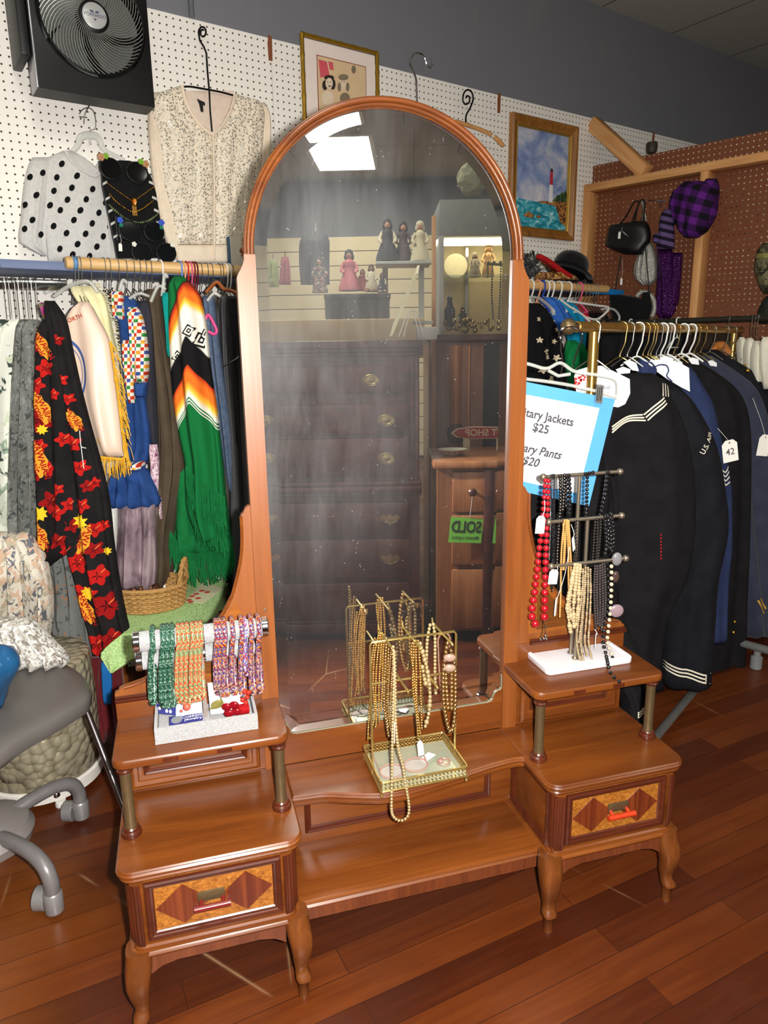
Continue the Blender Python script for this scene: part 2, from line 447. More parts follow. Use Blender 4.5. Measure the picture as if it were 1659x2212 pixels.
# ------------------------------------------------------------------ brown pegboard partition with pine studs, running out from the wall
M_BROWNPEG = grid_mat('brown_pegboard', (116, 66, 42), 0.08, 0.0254, 0.0034, (44, 24, 18), 0.6, light_holes=1.0)
M_PINE = wood('raw_pine', (190, 130, 76), (214, 158, 98), (228, 178, 120), 'X', 1.2, 0.6, coat=0.0)
M_PINEV = wood('raw_pine_upright', (190, 130, 76), (214, 158, 98), (228, 178, 120), 'Z', 1.2, 0.6, coat=0.0)
pd = (WE * 0.165 + WN * 0.9).normalized(); po = WP(3.335, 0.006, 0); pn = Vector((pd.y, -pd.x, 0))
if pn.dot(-WE) < 0: pn = -pn
# local frame: x along the partition, y away from the camera side, z up
PMX = Matrix(((pd.x, -pn.x, 0, po.x), (pd.y, -pn.y, 0, po.y), (0, 0, 1, 0), (0, 0, 0, 1)))
b = MB(); b.box(0, 2.6, 0, 0.006, 0.0, 2.205)
part = struct(b.build('wall_partition', M_BROWNPEG, smooth=False))
b = MB(); b.box(0.0, 2.6, -0.089, -0.001, 2.06, 2.098, .002); b.build('top_rail', M_PINE, part)
b = MB(); b.box(0.0, 0.038, -0.0895, -0.0005, 0.0, 2.0595, .002); b.build('stud', M_PINEV, part)
b = MB(); b.box(0.625, 0.663, -0.0895, -0.0005, 0.0, 2.0595, .002); b.build('stud', M_PINEV, part)
b = MB(); b.box(1.25, 1.288, -0.0895, -0.0005, 0.0, 2.0595, .002); b.build('stud', M_PINEV, part)
part.matrix_world = PMX
# diagonal brace from the wall to the top rail
A = PWn(1280, 280, 0.0); B = PMX @ Vector((0.30, -0.045, 2.108))
ax = (B - A); L = ax.length; ax.normalize(); sd = Vector((0, 0, 1)).cross(ax).normalized(); upv = ax.cross(sd)
BM = Matrix(((ax.x, sd.x, upv.x, A.x), (ax.y, sd.y, upv.y, A.y), (ax.z, sd.z, upv.z, A.z), (0, 0, 0, 1)))
b = MB()
b.box(-0.02, L + 0.02, -0.03, 0.03, -0.012, 0.058, .002)
o = struct(b.build('trim_2', M_PINE)); o.matrix_world = BM
# ================================================================== the vanity with its arched mirror (local frame: x width, y depth with 0 at the mirror, z up)
WD1 = wood('vanity_wood', (88, 43, 15), (110, 57, 19), (128, 70, 25), 'X', 1.0, 0.3, coat=.15)
WDV = wood('vanity_upright_wood', (112, 59, 22), (126, 69, 27), (138, 79, 33), 'Z', 1.2, 0.42, coat=.05, fine=0.7)
WDD = wood('vanity_dark_moulding', (58, 24, 13), (78, 33, 18), (94, 43, 23), 'X', 1.5, 0.28)
WDDV = wood('vanity_dark_upright_moulding', (58, 24, 13), (78, 33, 18), (94, 43, 23), 'Z', 1.5, 0.28)
WDL = wood('vanity_leg_wood', (84, 43, 16), (102, 54, 20), (118, 66, 26), 'Z', 1.5, 0.35)
WDA = wood('vanity_apron_wood', (88, 42, 22), (106, 54, 28), (120, 64, 34), 'Z', 2.0, 0.35)
BRASS_OLD = plain('tarnished_brass', (122, 104, 74), 0.42, 0.75, 0.2, 90)
KNOTTY = wood('vanity_satin_veneer', (124, 68, 24), (140, 80, 30), (152, 92, 38), 'X', 2.5, 0.3)
WDF = wood('vanity_walnut_field', (84, 46, 16), (104, 58, 22), (124, 72, 28), 'X', 4, .3)
# burl veneer
t = NT('burl_veneer'); v = t.coord(scale=(1, 1, 1.6))
f = t.noise(v, 85, 6, 0.7, 1.5)
t.col(t.ramp(f, [(0.32, lin((104, 56, 18))), (0.5, lin((148, 90, 32))), (0.68, lin((182, 120, 50)))])); t.set(0.28, 0, 0.5); BURL = t.m
t = NT('striped_mahogany'); v = t.coord(scale=(60, 1, 1.5)); f = t.noise(v, 1.5, 3)
t.col(t.ramp(f, [(0.35, lin((84, 32, 16))), (0.65, lin((116, 54, 24)))])); t.set(0.3, 0, 0.5); STRIPE = t.m
# mirror: silvering with dust and wiped streaks
t = NT('dusty_mirror'); v = t.coord()
gl = t.n('ShaderNodeBsdfGlossy'); gl.inputs['Color'].default_value = (0.90, 0.91, 0.89, 1); gl.inputs['Roughness'].default_value = 0.0
df = t.n('ShaderNodeBsdfDiffuse'); df.inputs['Color'].default_value = (0.52, 0.53, 0.54, 1)
sx = t.n('ShaderNodeSeparateXYZ'); t.l(v, sx.inputs[0])
n1 = t.noise(t.coord(scale=(1, 1, 0.25), rot=(0, 0.35, 0)), 9, 5, 0.65, 0.4)
n2 = t.noise(t.coord(scale=(3.0, 1, 0.5), rot=(0, 0.2, 0)), 30, 3, 0.6)
n3 = t.noise(t.coord(scale=(1, 1, 1)), 2.6, 3)
left = t.ramp(t.math('MULTIPLY', t.math('SUBTRACT', 0.30, sx.outputs[0]), 1.8, True), [(0.25, (0.10,) * 3), (0.95, (1, 1, 1))])
hi = t.ramp(sx.outputs[2], [(0.45, (0.10,) * 3), (0.75, (0.25,) * 3), (1.0, (1, 1, 1))])
dust = t.math('MULTIPLY', t.math('MULTIPLY', left, hi), t.math('ADD', t.math('MULTIPLY', t.ramp(n1, [(0.3, (0, 0, 0)), (0.75, (1, 1, 1))]), 0.15), t.math('MULTIPLY', n3, 0.05)))
sp = t.n('ShaderNodeTexVoronoi'); sp.inputs['Scale'].default_value = 120; t.l(v, sp.inputs['Vector'])
speck = t.math('MULTIPLY', t.ramp(sp.outputs['Distance'], [(0.10, (1, 1, 1)), (0.16, (0, 0, 0))]), t.ramp(t.noise(v, 31, 2), [(0.6, (0, 0, 0)), (0.64, (1, 1, 1))]))
fac = t.math('ADD', t.math('ADD', dust, 0.012), t.math('MULTIPLY', speck, 0.28), True)
fac = t.math('MULTIPLY', fac, t.math('ADD', 0.72, t.math('MULTIPLY', n2, 0.55)), True)
mx = t.n('ShaderNodeMixShader'); t.l(fac, mx.inputs[0]); t.l(gl.outputs[0], mx.inputs[1]); t.l(df.outputs[0], mx.inputs[2]); t.l(mx.outputs[0], t.out.inputs[0])
MIRROR = t.m
GLEDGE = plain('mirror_edge_glass', (138, 134, 112), 0.2, 0.3)

van = thing('vanity', (0, 0, 0), 'honey-brown wooden dressing vanity with a tall arched mirror between two drawer pedestals', 'vanity')
A_, WI, DD, H1, H2 = 0.597, 0.262, 0.253, 0.364, 0.533
def rrect(x0, x1, y0, y1, r, n=5, corners='1111'):
    pts = []
    for k, (cx, cy, a0) in enumerate(((x0 + r, y0 + r, pi), (x1 - r, y0 + r, 1.5 * pi), (x1 - r, y1 - r, 0), (x0 + r, y1 - r, .5 * pi))):
        if corners[k] == '1':
            for i in range(n + 1): a = a0 + .5 * pi * i / n; pts.append((cx + r * cos(a), cy + r * sin(a)))
        else: pts.append(((x0, y0), (x1, y0), (x1, y1), (x0, y1))[k])
    return pts
def off_poly(poly, d):
    """offset a closed ccw polygon inwards by d"""
    n = len(poly); out = []
    for i in range(n):
        a, b, c = Vector(poly[i - 1]), Vector(poly[i]), Vector(poly[(i + 1) % n])
        e1 = (b - a); e2 = (c - b)
        if e1.length < 1e-7: e1 = e2
        if e2.length < 1e-7: e2 = e1
        e1.normalize(); e2.normalize()
        n1 = Vector((-e1.y, e1.x)); n2 = Vector((-e2.y, e2.x)); m = (n1 + n2)
        m = m / max(m.length_squared, 1e-6) * 2 if m.length > 1e-6 else n1
        q = b + m * d * (1 / max(1.0, 1.0)); out.append((q.x, q.y))
    return out
def slab(mb, poly, prof):
    """stack of offset rings: prof = [(inset, z), ...] from bottom to top"""
    rings = [[Vector((x, y, z)) for x, y in off_poly(poly, d)] for d, z in prof]
    n = len(poly); vs = [p for r in rings for p in r]; fs = [tuple(reversed(range(n)))]
    for i in range(len(rings) - 1):
        for k in range(n): l = (k + 1) % n; fs.append((i * n + k, i * n + l, (i + 1) * n + l, (i + 1) * n + k))
    fs.append(tuple((len(rings) - 1) * n + k for k in range(n))); mb.add(vs, fs)
def frame_mould(mb, x0, x1, z0, z1, y, w, hgt, prof=None):
    """mitred picture-frame moulding on the plane y, standing hgt towards the viewer"""
    prof = prof or [(0, 0), (0.08, 0.75), (0.3, 1.0), (0.55, 0.82), (0.62, 0.5), (0.85, 0.38), (1.0, 0.12), (1.0, 0)]
    cor = [(x0, z0), (x1, z0), (x1, z1), (x0, z1)]; sg = [(1, 1), (-1, 1), (-1, -1), (1, -1)]
    vs = []; m = len(prof)
    for (cx, cz), (sx_, sz_) in zip(cor, sg):
        for a, h in prof: vs.append((cx + sx_ * a * w, y - h * hgt, cz + sz_ * a * w))
    fs = []
    for k in range(4):
        l = (k + 1) % 4
        for i in range(m - 1): fs.append((k * m + i, l * m + i, l * m + i + 1, k * m + i + 1))
    mb.add(vs, [tuple(reversed(f)) for f in fs])

for sgn in (-1, 1):
    def X(x): return sgn * x
    def bx(mb, x0, x1, *a, **k): mb.box(min(X(x0), X(x1)), max(X(x0), X(x1)), *a, **k)
    x0, x1 = (WI, A_) if sgn > 0 else (-A_, -WI)
    # pedestal carcass
    mb = MB(); mb.box(x0 + .018, x1 - .018, -DD + .016, 0.0, 0.185, H1 - .026, .004); body = mb.build('pedestal_body', WD1, van)
    # moulded top: reeded edge, rounded front corners
    poly = rrect(x0, x1, -DD, 0.001, .03, 6, '1100')
    mb = MB(); slab(mb, poly, [(.012, H1 - .030), (.010, H1 - .026), (.004, H1 - .025), (.002, H1 - .021), (.004, H1 - .0175), (.0035, H1 - .017), (-.001, H1 - .014), (-.002, H1 - .009), (.001, H1 - .0055), (.001, H1 - .005), (-.0005, H1 - .003), (.002, H1 - .0003), (.005, H1)])
    mb.build('pedestal_top', WD1, van, ang=30)
    # base moulding and apron
    poly = rrect(x0 + .008, x1 - .008, -DD + .006, 0.0, .026, 6, '1100')
    mb = MB(); slab(mb, poly, [(.004, .172), (.0, .174), (-.003, .179), (.0, .184), (.001, .185), (.006, .186), (.006, .190), (.011, .194)]); mb.build('base_moulding', WD1, van, ang=30)
    # scalloped apron
    ap = [(x0 + .04, .172), (x0 + .04, .128), (x0 + .062, .142), (x0 + .09, .148), (x1 - .09, .148), (x1 - .062, .142), (x1 - .04, .128), (x1 - .04, .172)]
    mb = MB(); mb.prism(ap, lambda a, b_, h: Vector((a, h, b_)), -DD + .014, -DD + .034); mb.build('apron', WDA, van, smooth=False)
    for sx_ in (x0 + .012, x1 - .03):
        mb = MB(); mb.box(sx_, sx_ + .018, -DD + .05, -.03, .145, .172); mb.build('side_apron', WDA, van, smooth=False)
    # cabriole legs, front pair and straight back pair
    for lx in (WI + .012, A_ - .018):
        mb = MB(); cx = X(lx) ; cy = -DD + .009
        out = Vector((-.35 if lx < .4 else .35, -1)) ; out.x *= sgn
        # (z, half size, bulge outward)
        prof = [(.185, .024, -.016), (.165, .0245, -.013), (.145, .0245, -.005), (.125, .0225, .001), (.10, .0185, .000), (.08, .0155, -.004), (.066, .0128, -.005), (.057, .0130, -.002), (.050, .0155, .002), (.044, .0155, .0035), (.040, .0120, .002), (.038, .0112, .001), (.0, .0102, .001)]
        seg = 14; vs = []; fs = []
        for z, hs, bl in prof:
            for k in range(seg):
                a = 2 * pi * k / seg; cc, ss = cos(a), sin(a)
                q = (abs(cc) ** .65 * (1 if cc > 0 else -1), abs(ss) ** .65 * (1 if ss > 0 else -1))
                if z < .039: q = (cc, ss)
                vs.append((cx + q[0] * hs + out.x * bl, cy + q[1] * hs + out.y * bl, z))
        for i in range(len(prof) - 1):
            for k in range(seg): l = (k + 1) % seg; fs.append((i * seg + l, i * seg + k, (i + 1) * seg + k, (i + 1) * seg + l))
        fs.append(tuple(range(seg))); fs.append(tuple(reversed([(len(prof) - 1) * seg + k for k in range(seg)])))
        mb.add(vs, [tuple(f) for f in fs]); mb.build('leg', WDL, van, ang=60)
        mb = MB(); mb.box(X(lx) - .017, X(lx) + .017, -.035, -.001, 0.0, .172, .003); mb.build('leg', WDL, van)
    # fluted corner pilasters
    for px_, inner in ((x0 + .026, sgn > 0), (x1 - .026, sgn < 0)):
        mb = MB(); side = -1 if px_ < (x0 + x1) / 2 else 1
        cx, cy = px_ - side * .010, -DD + .026
        n = 40
        def flute(u, v_, cx=cx, cy=cy, side=side):
            a = -pi / 2 + side * (-.12 + u * (pi / 2 + .24)); r = .0225 + .0016 * abs(sin(u * pi * 6)); 
            z = .197 + v_ * (H1 - .031 - .197)
            if z < .215: r -= .006 * ((.215 - z) / .018) ** 2
            return Vector((cx + r * cos(a), cy + r * sin(a), z))
        mb.grid(flute, n, 8)
        if side > 0: pass
        else: mb.f = [tuple(reversed(f)) for f in mb.f]
        mb.build('corner_pilaster', WDDV, van, ang=80)
    # drawer: mitred frame, burl panel, two diamonds, metal plate with bar
    dx0, dx1, dz0, dz1 = (x0 + .043, x1 - .043, .206, .330) 
    yf = -DD + .013
    mb = MB(); mb.box(dx0, dx1, yf, yf + .02, dz0, dz1); dr = mb.build('drawer', BURL, van, smooth=False)
    mb = MB(); frame_mould(mb, dx0, dx1, dz0, dz1, yf, .017, .008); mb.build('drawer_frame', WDD, dr, ang=25)
    xm = (dx0 + dx1) / 2; zm = (dz0 + dz1) / 2; hw = (dx1 - dx0) / 2 - .02
    for q in (-1, 1):
        mb = MB(); cx = xm + q * hw * .55
        mb.prism([(cx - hw * .47, zm), (cx, zm - .042), (cx + hw * .47, zm), (cx, zm + .042)], lambda a, b_, h: Vector((a, h, b_)), yf - .0012, yf)
        mb.build('diamond_inlay', STRIPE, dr, smooth=False)
    hx = xm + sgn * 0.006
    mb = MB(); mb.box(hx - .026, hx + .024, yf - .004, yf + .001, zm - .002, zm + .018, .001); mb.build('handle_plate', BRASS_OLD, dr)
    mb = MB(); mb.tube([(hx - .033, yf - .016, zm - .006), (hx + .033, yf - .016, zm - .006)], .0062, 10)
    for q in (-.02, .02): mb.tube([(hx + q, yf - .001, zm + .001), (hx + q, yf - .016, zm - .005)], .004, 8)
    hb = mb.build('drawer_handle', plain('red_bakelite', (176, 52, 24), 0.25) if sgn > 0 else plain('maroon_bakelite', (104, 30, 26), 0.2), dr)
    hb['label'] = 'bright red bar handle' if sgn > 0 else 'dark maroon bar handle'
    # inner side panel moulding facing the well
    mb = MB(); xi = X(WI) + sgn * .018
    prof = [(0, 0), (0.2, 1), (0.6, .7), (1, .2), (1, 0)]
    cor = [(-.22, .192), (-.045, .192), (-.045, .33), (-.22, .33)]; sg2 = [(1, 1), (-1, 1), (-1, -1), (1, -1)]; vs = []; m = 5
    for (cy_, cz_), (a1, a2) in zip(cor, sg2):
        for a, h in prof: vs.append((xi - sgn * h * .008, cy_ + a1 * a * .016, cz_ + a2 * a * .016))
    fs = []
    for k in range(4):
        l = (k + 1) % 4
        for i in range(m - 1):
            f = (k * m + i, l * m + i, l * m + i + 1, k * m + i + 1); fs.append(f if sgn < 0 else tuple(reversed(f)))
    mb.add(vs, fs); mb.build('side_moulding', WDD, van, ang=25)
    # upper shelf and its two posts
    sx0, sx1 = (.266, .595) if sgn > 0 else (-.595, -.266)
    poly = rrect(sx0, sx1, -.167, .001, .024, 6, '1100')
    mb = MB(); slab(mb, poly, [(.004, H2 - .018), (.001, H2 - .016), (.0, H2 - .008), (.0015, H2 - .004), (.001, H2 - .0035), (.003, H2 - .0005), (.006, H2)]); sh = mb.build('upper_shelf', WD1, van, ang=30)
    for q in (.32, .62):
        cx = sx0 + (sx1 - sx0) * q; mb = MB(); mb.box(cx - .014, cx + .014, -.1675, -.166, H2 - .014, H2 - .006); mb.build('edge_inlay', WDDV, sh, smooth=False)
    for px_, py_ in ((.287, -.148), (.574, -.142)):
        mb = MB(); z0 = H1; zt = H2 - .0175
        mb.lathe([(.012, z0 + .018), (.0105, z0 + .03), (.0105, zt - .026), (.0115, zt - .014)], (X(px_), py_, 0), 16); po_ = mb.build('shelf_post', BRASS_OLD, van)
        mb = MB(); mb.lathe([(.0185, z0), (.0195, z0 + .004), (.0185, z0 + .009), (.0145, z0 + .012), (.0155, z0 + .016), (.0135, z0 + .019)], (X(px_), py_, 0), 18)
        mb.build('post_base', WDD, po_)
        mb = MB(); mb.lathe([(.0135, zt - .016), (.015, zt - .012), (.0125, zt - .009), (.016, zt - .002), (.017, zt)], (X(px_), py_, 0), 18); mb.build('post_cap', WDD, po_)
    # back panel behind the shelf
    bx0, bx1 = (.30, .594) if sgn > 0 else (-.594, -.30)
    mb = MB(); mb.box(bx0, bx1, 0.0, .018, H1, .574, 0); mb.build('back_panel', WD1, van, smooth=False)
    mb = MB(); frame_mould(mb, bx0 + .012, bx1 - .012, H1 + .006, H2 - .03, 0.0, .03, .010); mb.build('back_panel_moulding', WD1, van, ang=25)
    mb = MB(); frame_mould(mb, bx0 + .04, bx1 - .04, H1 + .034, H2 - .06, 0.001, .012, .008); mb.build('inner_moulding', WDD, van, ang=25)
    mb = MB(); xa, xb = sorted((X(.335), X(.5935)))
    for zz, hh, pr in ((.570, .004, .008), (.574, .005, .012), (.5795, .004, .008)): mb.box(xa, xb, -pr, 0.0, zz, zz + hh, .001)
    mb.build('back_rail_moulding', WDD, van)
    # concave wing beside the mirror
    crv = [(.301, .958), (.306, .957), (.312, .952), (.3155, .944), (.3185, .941), (.321, .938), (.3215, .90), (.325, .86), (.334, .82), (.350, .77), (.371, .733), (.40, .697), (.44, .662), (.49, .630), (.54, .608), (.575, .6), (.585, .596), (.588, .59), (.594, .588), (.594, .573), (.301, .573)]
    mb = MB(); pl = [(X(a), z) for a, z in crv]
    if sgn > 0: pl = pl[::-1]
    mb.prism(pl, lambda a, b_, h: Vector((a, h, b_)), 0.002, .018); wing = mb.build('wing_panel', WDV, van, smooth=False)
    # edge bead following the curve
    mb = MB(); cc = cat_rom([(X(a), -.001, z) for a, z in crv[5:16]], 4); mb.tube(cc, .0035, 6); mb.build('wing_bead', WD1, wing)
    # diamond-matched veneer field at the foot of the wing
    mb = MB()
    fld = [(.330, .597), (.330, .73), (.345, .755), (.362, .728), (.395, .69), (.44, .652), (.49, .62), (.525, .603), (.525, .597)]
    pl = [(X(a), z) for a, z in fld]
    mb.prism(pl if sgn < 0 else pl[::-1], lambda a, b_, h: Vector((a, h, b_)), 0.0008, .003); mb.build('veneer_field', KNOTTY, wing, smooth=False)
    mb = MB(); fld = [(.352, .606), (.352, .69), (.366, .712), (.40, .67), (.44, .637), (.48, .612), (.48, .606)]
    pl = [(X(a), z) for a, z in fld]
    mb.prism(pl if sgn < 0 else pl[::-1], lambda a, b_, h: Vector((a, h, b_)), -.0002, .0015); mb.build('burl_field', WDF, wing, smooth=False)
    # mirror upright
    up = [(.2655, H1), (.2655, 1.437), (.2865, 1.437), (.2865, 1.428), (.289, 1.42), (.295, 1.408), (.2985, 1.403), (.3015, 1.395), (.3015, H1)]
    pl = [(X(a), z) for a, z in up]
    mb = MB(); mb.prism(pl[::-1] if sgn > 0 else pl, lambda a, b_, h: Vector((a, h, b_)), -.006, .022)
    u_ = mb.build('mirror_upright', WDV, van, smooth=False)
    if sgn < 0:
        mb = MB()
        for z in (.735, .714): mb.lathe([(.003, 0), (.003, .001), (.0015, .0013)], (X(.2835), -.006, z), 10, Matrix.Rotation(pi / 2, 3, 'X'))
        mb.build('nail_head', plain('old_nail', (120, 100, 84), 0.4, 0.6), u_)
# arched rim: two reeds side by side
mb = MB()
for r, rad, y in ((.2715, .0042, -.006), (.2785, .0050, -.010), (.2835, .0032, -.003)):
    mb.tube([(r * cos(a), y, 1.437 + r * sin(a)) for a in [pi * i / 72 for i in range(73)]], rad, 8)
mb.grid(lambda u, v_: Vector(((.267 + .018 * v_) * cos(pi * u), .0185, 1.437 + (.267 + .018 * v_) * sin(pi * u))), 60, 1)
mb.grid(lambda u, v_: Vector((.285 * cos(pi * u), -.002 + .02 * v_, 1.437 + .285 * sin(pi * u))), 60, 1)
mb.build('arched_rim', WD1, van, ang=70)
# board under the glass
gl_ = [(-.2655, .50), (-.2655, .4665), (-.262, .463), (-.255, .4615), (-.248, .4565), (-.244, .448), (-.243, .441), (-.238, .437), (-.230, .4345), (.230, .4345), (.238, .437), (.243, .441), (.244, .448), (.248, .4565), (.255, .4615), (.262, .463), (.2655, .4665), (.2655, .50)]
gl_l = gl_[:9]; 
mb = MB(); pl = [(-.2655, H1), (.2655, H1), (.2655, .4665)] + list(reversed([g for g in gl_[1:-1]]))[1:]
mb.prism(pl[::-1], lambda a, b_, h: Vector((a, h, b_)), -.001, .018); mb.build('mirror_base_board', WD1, van, smooth=False)
mb = MB(); mb.box(-.2655, .2655, .009, .018, .45, 1.44)
mb.prism([(.27 * cos(pi * i / 40), 1.438 + .27 * sin(pi * i / 40)) for i in range(41)], lambda a, b_, h: Vector((a, h, b_)), .010, .018); mb.build('mirror_backing', WDL, van, smooth=False)
# bevelled mirror glass
out_ = [(.2665 * cos(pi * i / 48), 1.437 + .2665 * sin(pi * i / 48)) for i in range(49)] + [(-.2655, z) for z in (1.25, 1.0, .75)] + gl_[:] + [(.2655, z) for z in (.75, 1.0, 1.25)]
inn = off_poly(out_, .024)
n = len(out_); vs = [Vector((a, .0035, z)) for a, z in out_] + [Vector((a, .0022, z)) for a, z in inn]
mb = MB(); mb.add(vs, [tuple(reversed((i, (i + 1) % n, n + (i + 1) % n, n + i))) for i in range(n)]); mb.add([Vector((a, .0022, z)) for a, z in inn], [tuple(reversed(range(n)))])
mg = mb.build('mirror_glass', MIRROR, van, smooth=False)
mb = MB(); mb.tube([Vector((a, .0025, z)) for a, z in gl_], .0022, 6); mb.build('glass_edge', GLEDGE, mg)
# serpentine middle ledge
sp_ = [(-.262, -.122), (-.235, -.124), (-.196, -.128), (-.15, -.145), (-.087, -.166), (-.028, -.171), (.037, -.163), (.105, -.151), (.176, -.137), (.235, -.131), (.262, -.135)]
cc = [(p.x, p.y) for p in cat_rom([(a, b_, 0) for a, b_ in sp_], 4)]
poly = cc + [(.262, .0), (-.262, .0)]
mb = MB(); slab(mb, poly, [(.008, H1 - .026), (.002, H1 - .024), (.001, H1 - .018), (.004, H1 - .016), (.0, H1 - .013), (-.001, H1 - .008), (.002, H1 - .005), (.001, H1 - .003), (.004, H1)])
mb.build('middle_ledge', WD1, van, ang=30)
mb = MB(); mb.box(-.28, .28, -.03, -.012, .18, H1 - .024); mb.build('well_back', WD1, van, smooth=False)
mb = MB(); frame_mould(mb, -.225, .225, .205, H1 - .04, -.03, .014, .009); mb.build('well_moulding', WDD, van, ang=25)
poly = [(-.282, -.205), (.282, -.205), (.282, -.012), (-.282, -.012)]
mb = MB(); slab(mb, poly, [(.004, .160), (.0, .163), (-.004, .167), (.0, .171), (-.002, .174), (.0, .178), (.004, .180)]); mb.build('low_shelf', WD1, van, ang=30)
mb = MB(); mb.box(-.265, .265, -.197, -.18, .128, .162); mb.build('low_shelf_apron', WDA, van, smooth=False)
van.matrix_world = VM
# ================================================================== cloth shapes
import bisect
class Loft:
    """closed, padded cloth body: rows give the two edges of the cloth as seen, pr maps to its own plane in the room, nd is its outward direction"""
    def __init__(s, rows, pr, th=0.03, nd=None, nf=3, amp=0.25, seed=0, p=0.75, lean=0.0, hem=0.0):
        s.rows = sorted(rows); s.vs = [r[0] for r in s.rows]; s.pr = pr; s.th = th; s.nf = nf; s.amp = amp; s.p = p; s.hem = hem
        s.nd = nd or Vector((0, -1, 0)); rnd = random.Random(seed); s.ph = rnd.random() * 6.28; s.ph2 = rnd.random() * 6.28; s.lean = lean
        s.v0, s.v1 = s.vs[0], s.vs[-1]
    def ed(s, v):
        v = min(max(v, s.v0), s.v1); i = min(max(bisect.bisect_right(s.vs, v) - 1, 0), len(s.vs) - 2)
        a, b = s.rows[i], s.rows[i + 1]; k = (v - a[0]) / max(b[0] - a[0], 1e-6); out = []
        for c in (1, 2):
            m0 = (b[c] - s.rows[max(i - 1, 0)][c]) / max(b[0] - s.rows[max(i - 1, 0)][0], 1e-6); j = min(i + 2, len(s.rows) - 1)
            m1 = (s.rows[j][c] - a[c]) / max(s.rows[j][0] - a[0], 1e-6); h = b[0] - a[0]
            out.append((2 * k**3 - 3 * k**2 + 1) * a[c] + (k**3 - 2 * k**2 + k) * h * m0 + (-2 * k**3 + 3 * k**2) * b[c] + (k**3 - k**2) * h * m1)
        return out
    def fold(s, x, v):
        f = (v - s.v0) / max(s.v1 - s.v0, 1)
        return s.th * s.amp * (sin(2 * pi * s.nf * x + s.ph + 1.1 * sin(3 * f + s.ph2)) + 0.4 * sin(2 * pi * s.nf * 2.3 * x + s.ph2 + 2 * f)) * (0.35 + 0.65 * min(1, f * 2))
    def pt(s, x, v, side=1, lift=0.0):
        uL, uR = s.ed(v); x = min(max(x, 0), 1); u = uL + (uR - uL) * x
        f = (v - s.v0) / max(s.v1 - s.v0, 1)
        w = max(0.0, 4 * x * (1 - x)) ** (s.p * 0.5)
        dep = w * (s.th + (s.fold(x, v) if side > 0 else 0.3 * s.fold(x, v)))
        tp = min(1, f / 0.04 + 0.25) * min(1, (1 - f) / 0.015 + 0.5)
        return s.pr(u, v) + s.nd * (side * dep * tp + lift + s.lean * f)
    def fp(s, u, v, lift=0.002):
        uL, uR = s.ed(v); return s.pt((u - uL) / max(uR - uL, 1e-6), v, 1, lift)
    def mesh(s, mb, nx=26, nv=None):
        nv = nv or max(8, int((s.v1 - s.v0) / 14)); ring = 2 * nx; vs = []; base = len(mb.v)
        for j in range(nv + 1):
            v = s.v0 + (s.v1 - s.v0) * j / nv
            hv = s.hem * sin(j) if j == nv else 0
            for i in range(ring):
                x, sd = (0.5 - 0.5 * cos(pi * i / nx), 1) if i <= nx else (0.5 - 0.5 * cos(pi * (ring - i) / nx), -1)
                vs.append(s.pt(x, v, sd))
                uL, uR = s.ed(v); mb.uv[base + len(vs) - 1] = (uL + (uR - uL) * x, v)
        fs = [tuple(range(ring)), tuple(nv * ring + k for k in reversed(range(ring)))]
        for j in range(nv):
            for i in range(ring):
                k = (i + 1) % ring; fs.append((j * ring + i, (j + 1) * ring + i, (j + 1) * ring + k, j * ring + k))
        mb.add(vs, fs); return s
    def inside(s, u, v):
        if not (s.v0 < v < s.v1): return False
        a, b = s.ed(v); return a < u < b
    def blob(s, mb, cu, cv, poly, lift=0.0015, sub=3):
        """flat print following the cloth; poly is a list of pixel offsets around its middle"""
        n = len(poly); vs = [s.fp(cu, cv, lift)]; fs = []
        for r in range(1, sub + 1):
            k = r / sub
            for a, b in poly: vs.append(s.fp(cu + a * k, cv + b * k, lift))
        for i in range(n):
            j = (i + 1) % n; fs.append((0, 1 + j, 1 + i))
            for r in range(sub - 1): fs.append((1 + r * n + i, 1 + r * n + j, 1 + (r + 1) * n + j, 1 + (r + 1) * n + i))
        mb.add(vs, fs)
    def text(s, mb, txt, cu, cv, size, ang, lift=0.0025, bold=0.02, sx=1.0):
        c, si = cos(ang), sin(ang)
        put_text(mb, txt, lambda a, b: s.fp(cu + a, cv - b, lift), size, -ang, bold, sx=sx)
def set_uv(o, mb):
    if not mb.uv: return
    ul = o.data.uv_layers.new(name='print')
    for l in o.data.loops:
        q = mb.uv.get(l.vertex_index)
        if q: ul.data[l.index].uv = (q[0] / 1000, q[1] / 1000)
def onY(Y): return lambda u, v: PY(u, v, Y)
def onN(n): return lambda u, v: PWn(u, v, n)
def ell(rx, ry, n=14, a0=0.0): return [(rx * cos(2 * pi * i / n) * cos(a0) - ry * sin(2 * pi * i / n) * sin(a0), rx * cos(2 * pi * i / n) * sin(a0) + ry * sin(2 * pi * i / n) * cos(a0)) for i in range(n)]
def flower(r, n=5, k=0.42, a0=0.0): return [(r * (1 - k * abs(sin(n * (a - a0) / 2)) ** 2) * cos(a), r * (1 - k * abs(sin(n * (a - a0) / 2)) ** 2) * sin(a)) for a in [2 * pi * i / (n * 7) for i in range(n * 7)]]
def star(r, n=9, k=0.5, a0=0): return [((r if i % 2 else r * k) * cos(a0 + pi * i / n), (r if i % 2 else r * k) * sin(a0 + pi * i / n)) for i in range(2 * n)]
def garment(name, label, cat, rows, pr, mat, th=0.035, group=None, parent=None, **kw):
    rl = rows if isinstance(rows[0], list) else [rows]; mb = MB(); L = []
    for r in rl:
        l = Loft(r, pr, th, **kw); l.mesh(mb); L.append(l)
    o = mb.build(name, mat, parent, ang=75); set_uv(o, mb)
    if label: tag(o, label, cat, group)
    return o, L
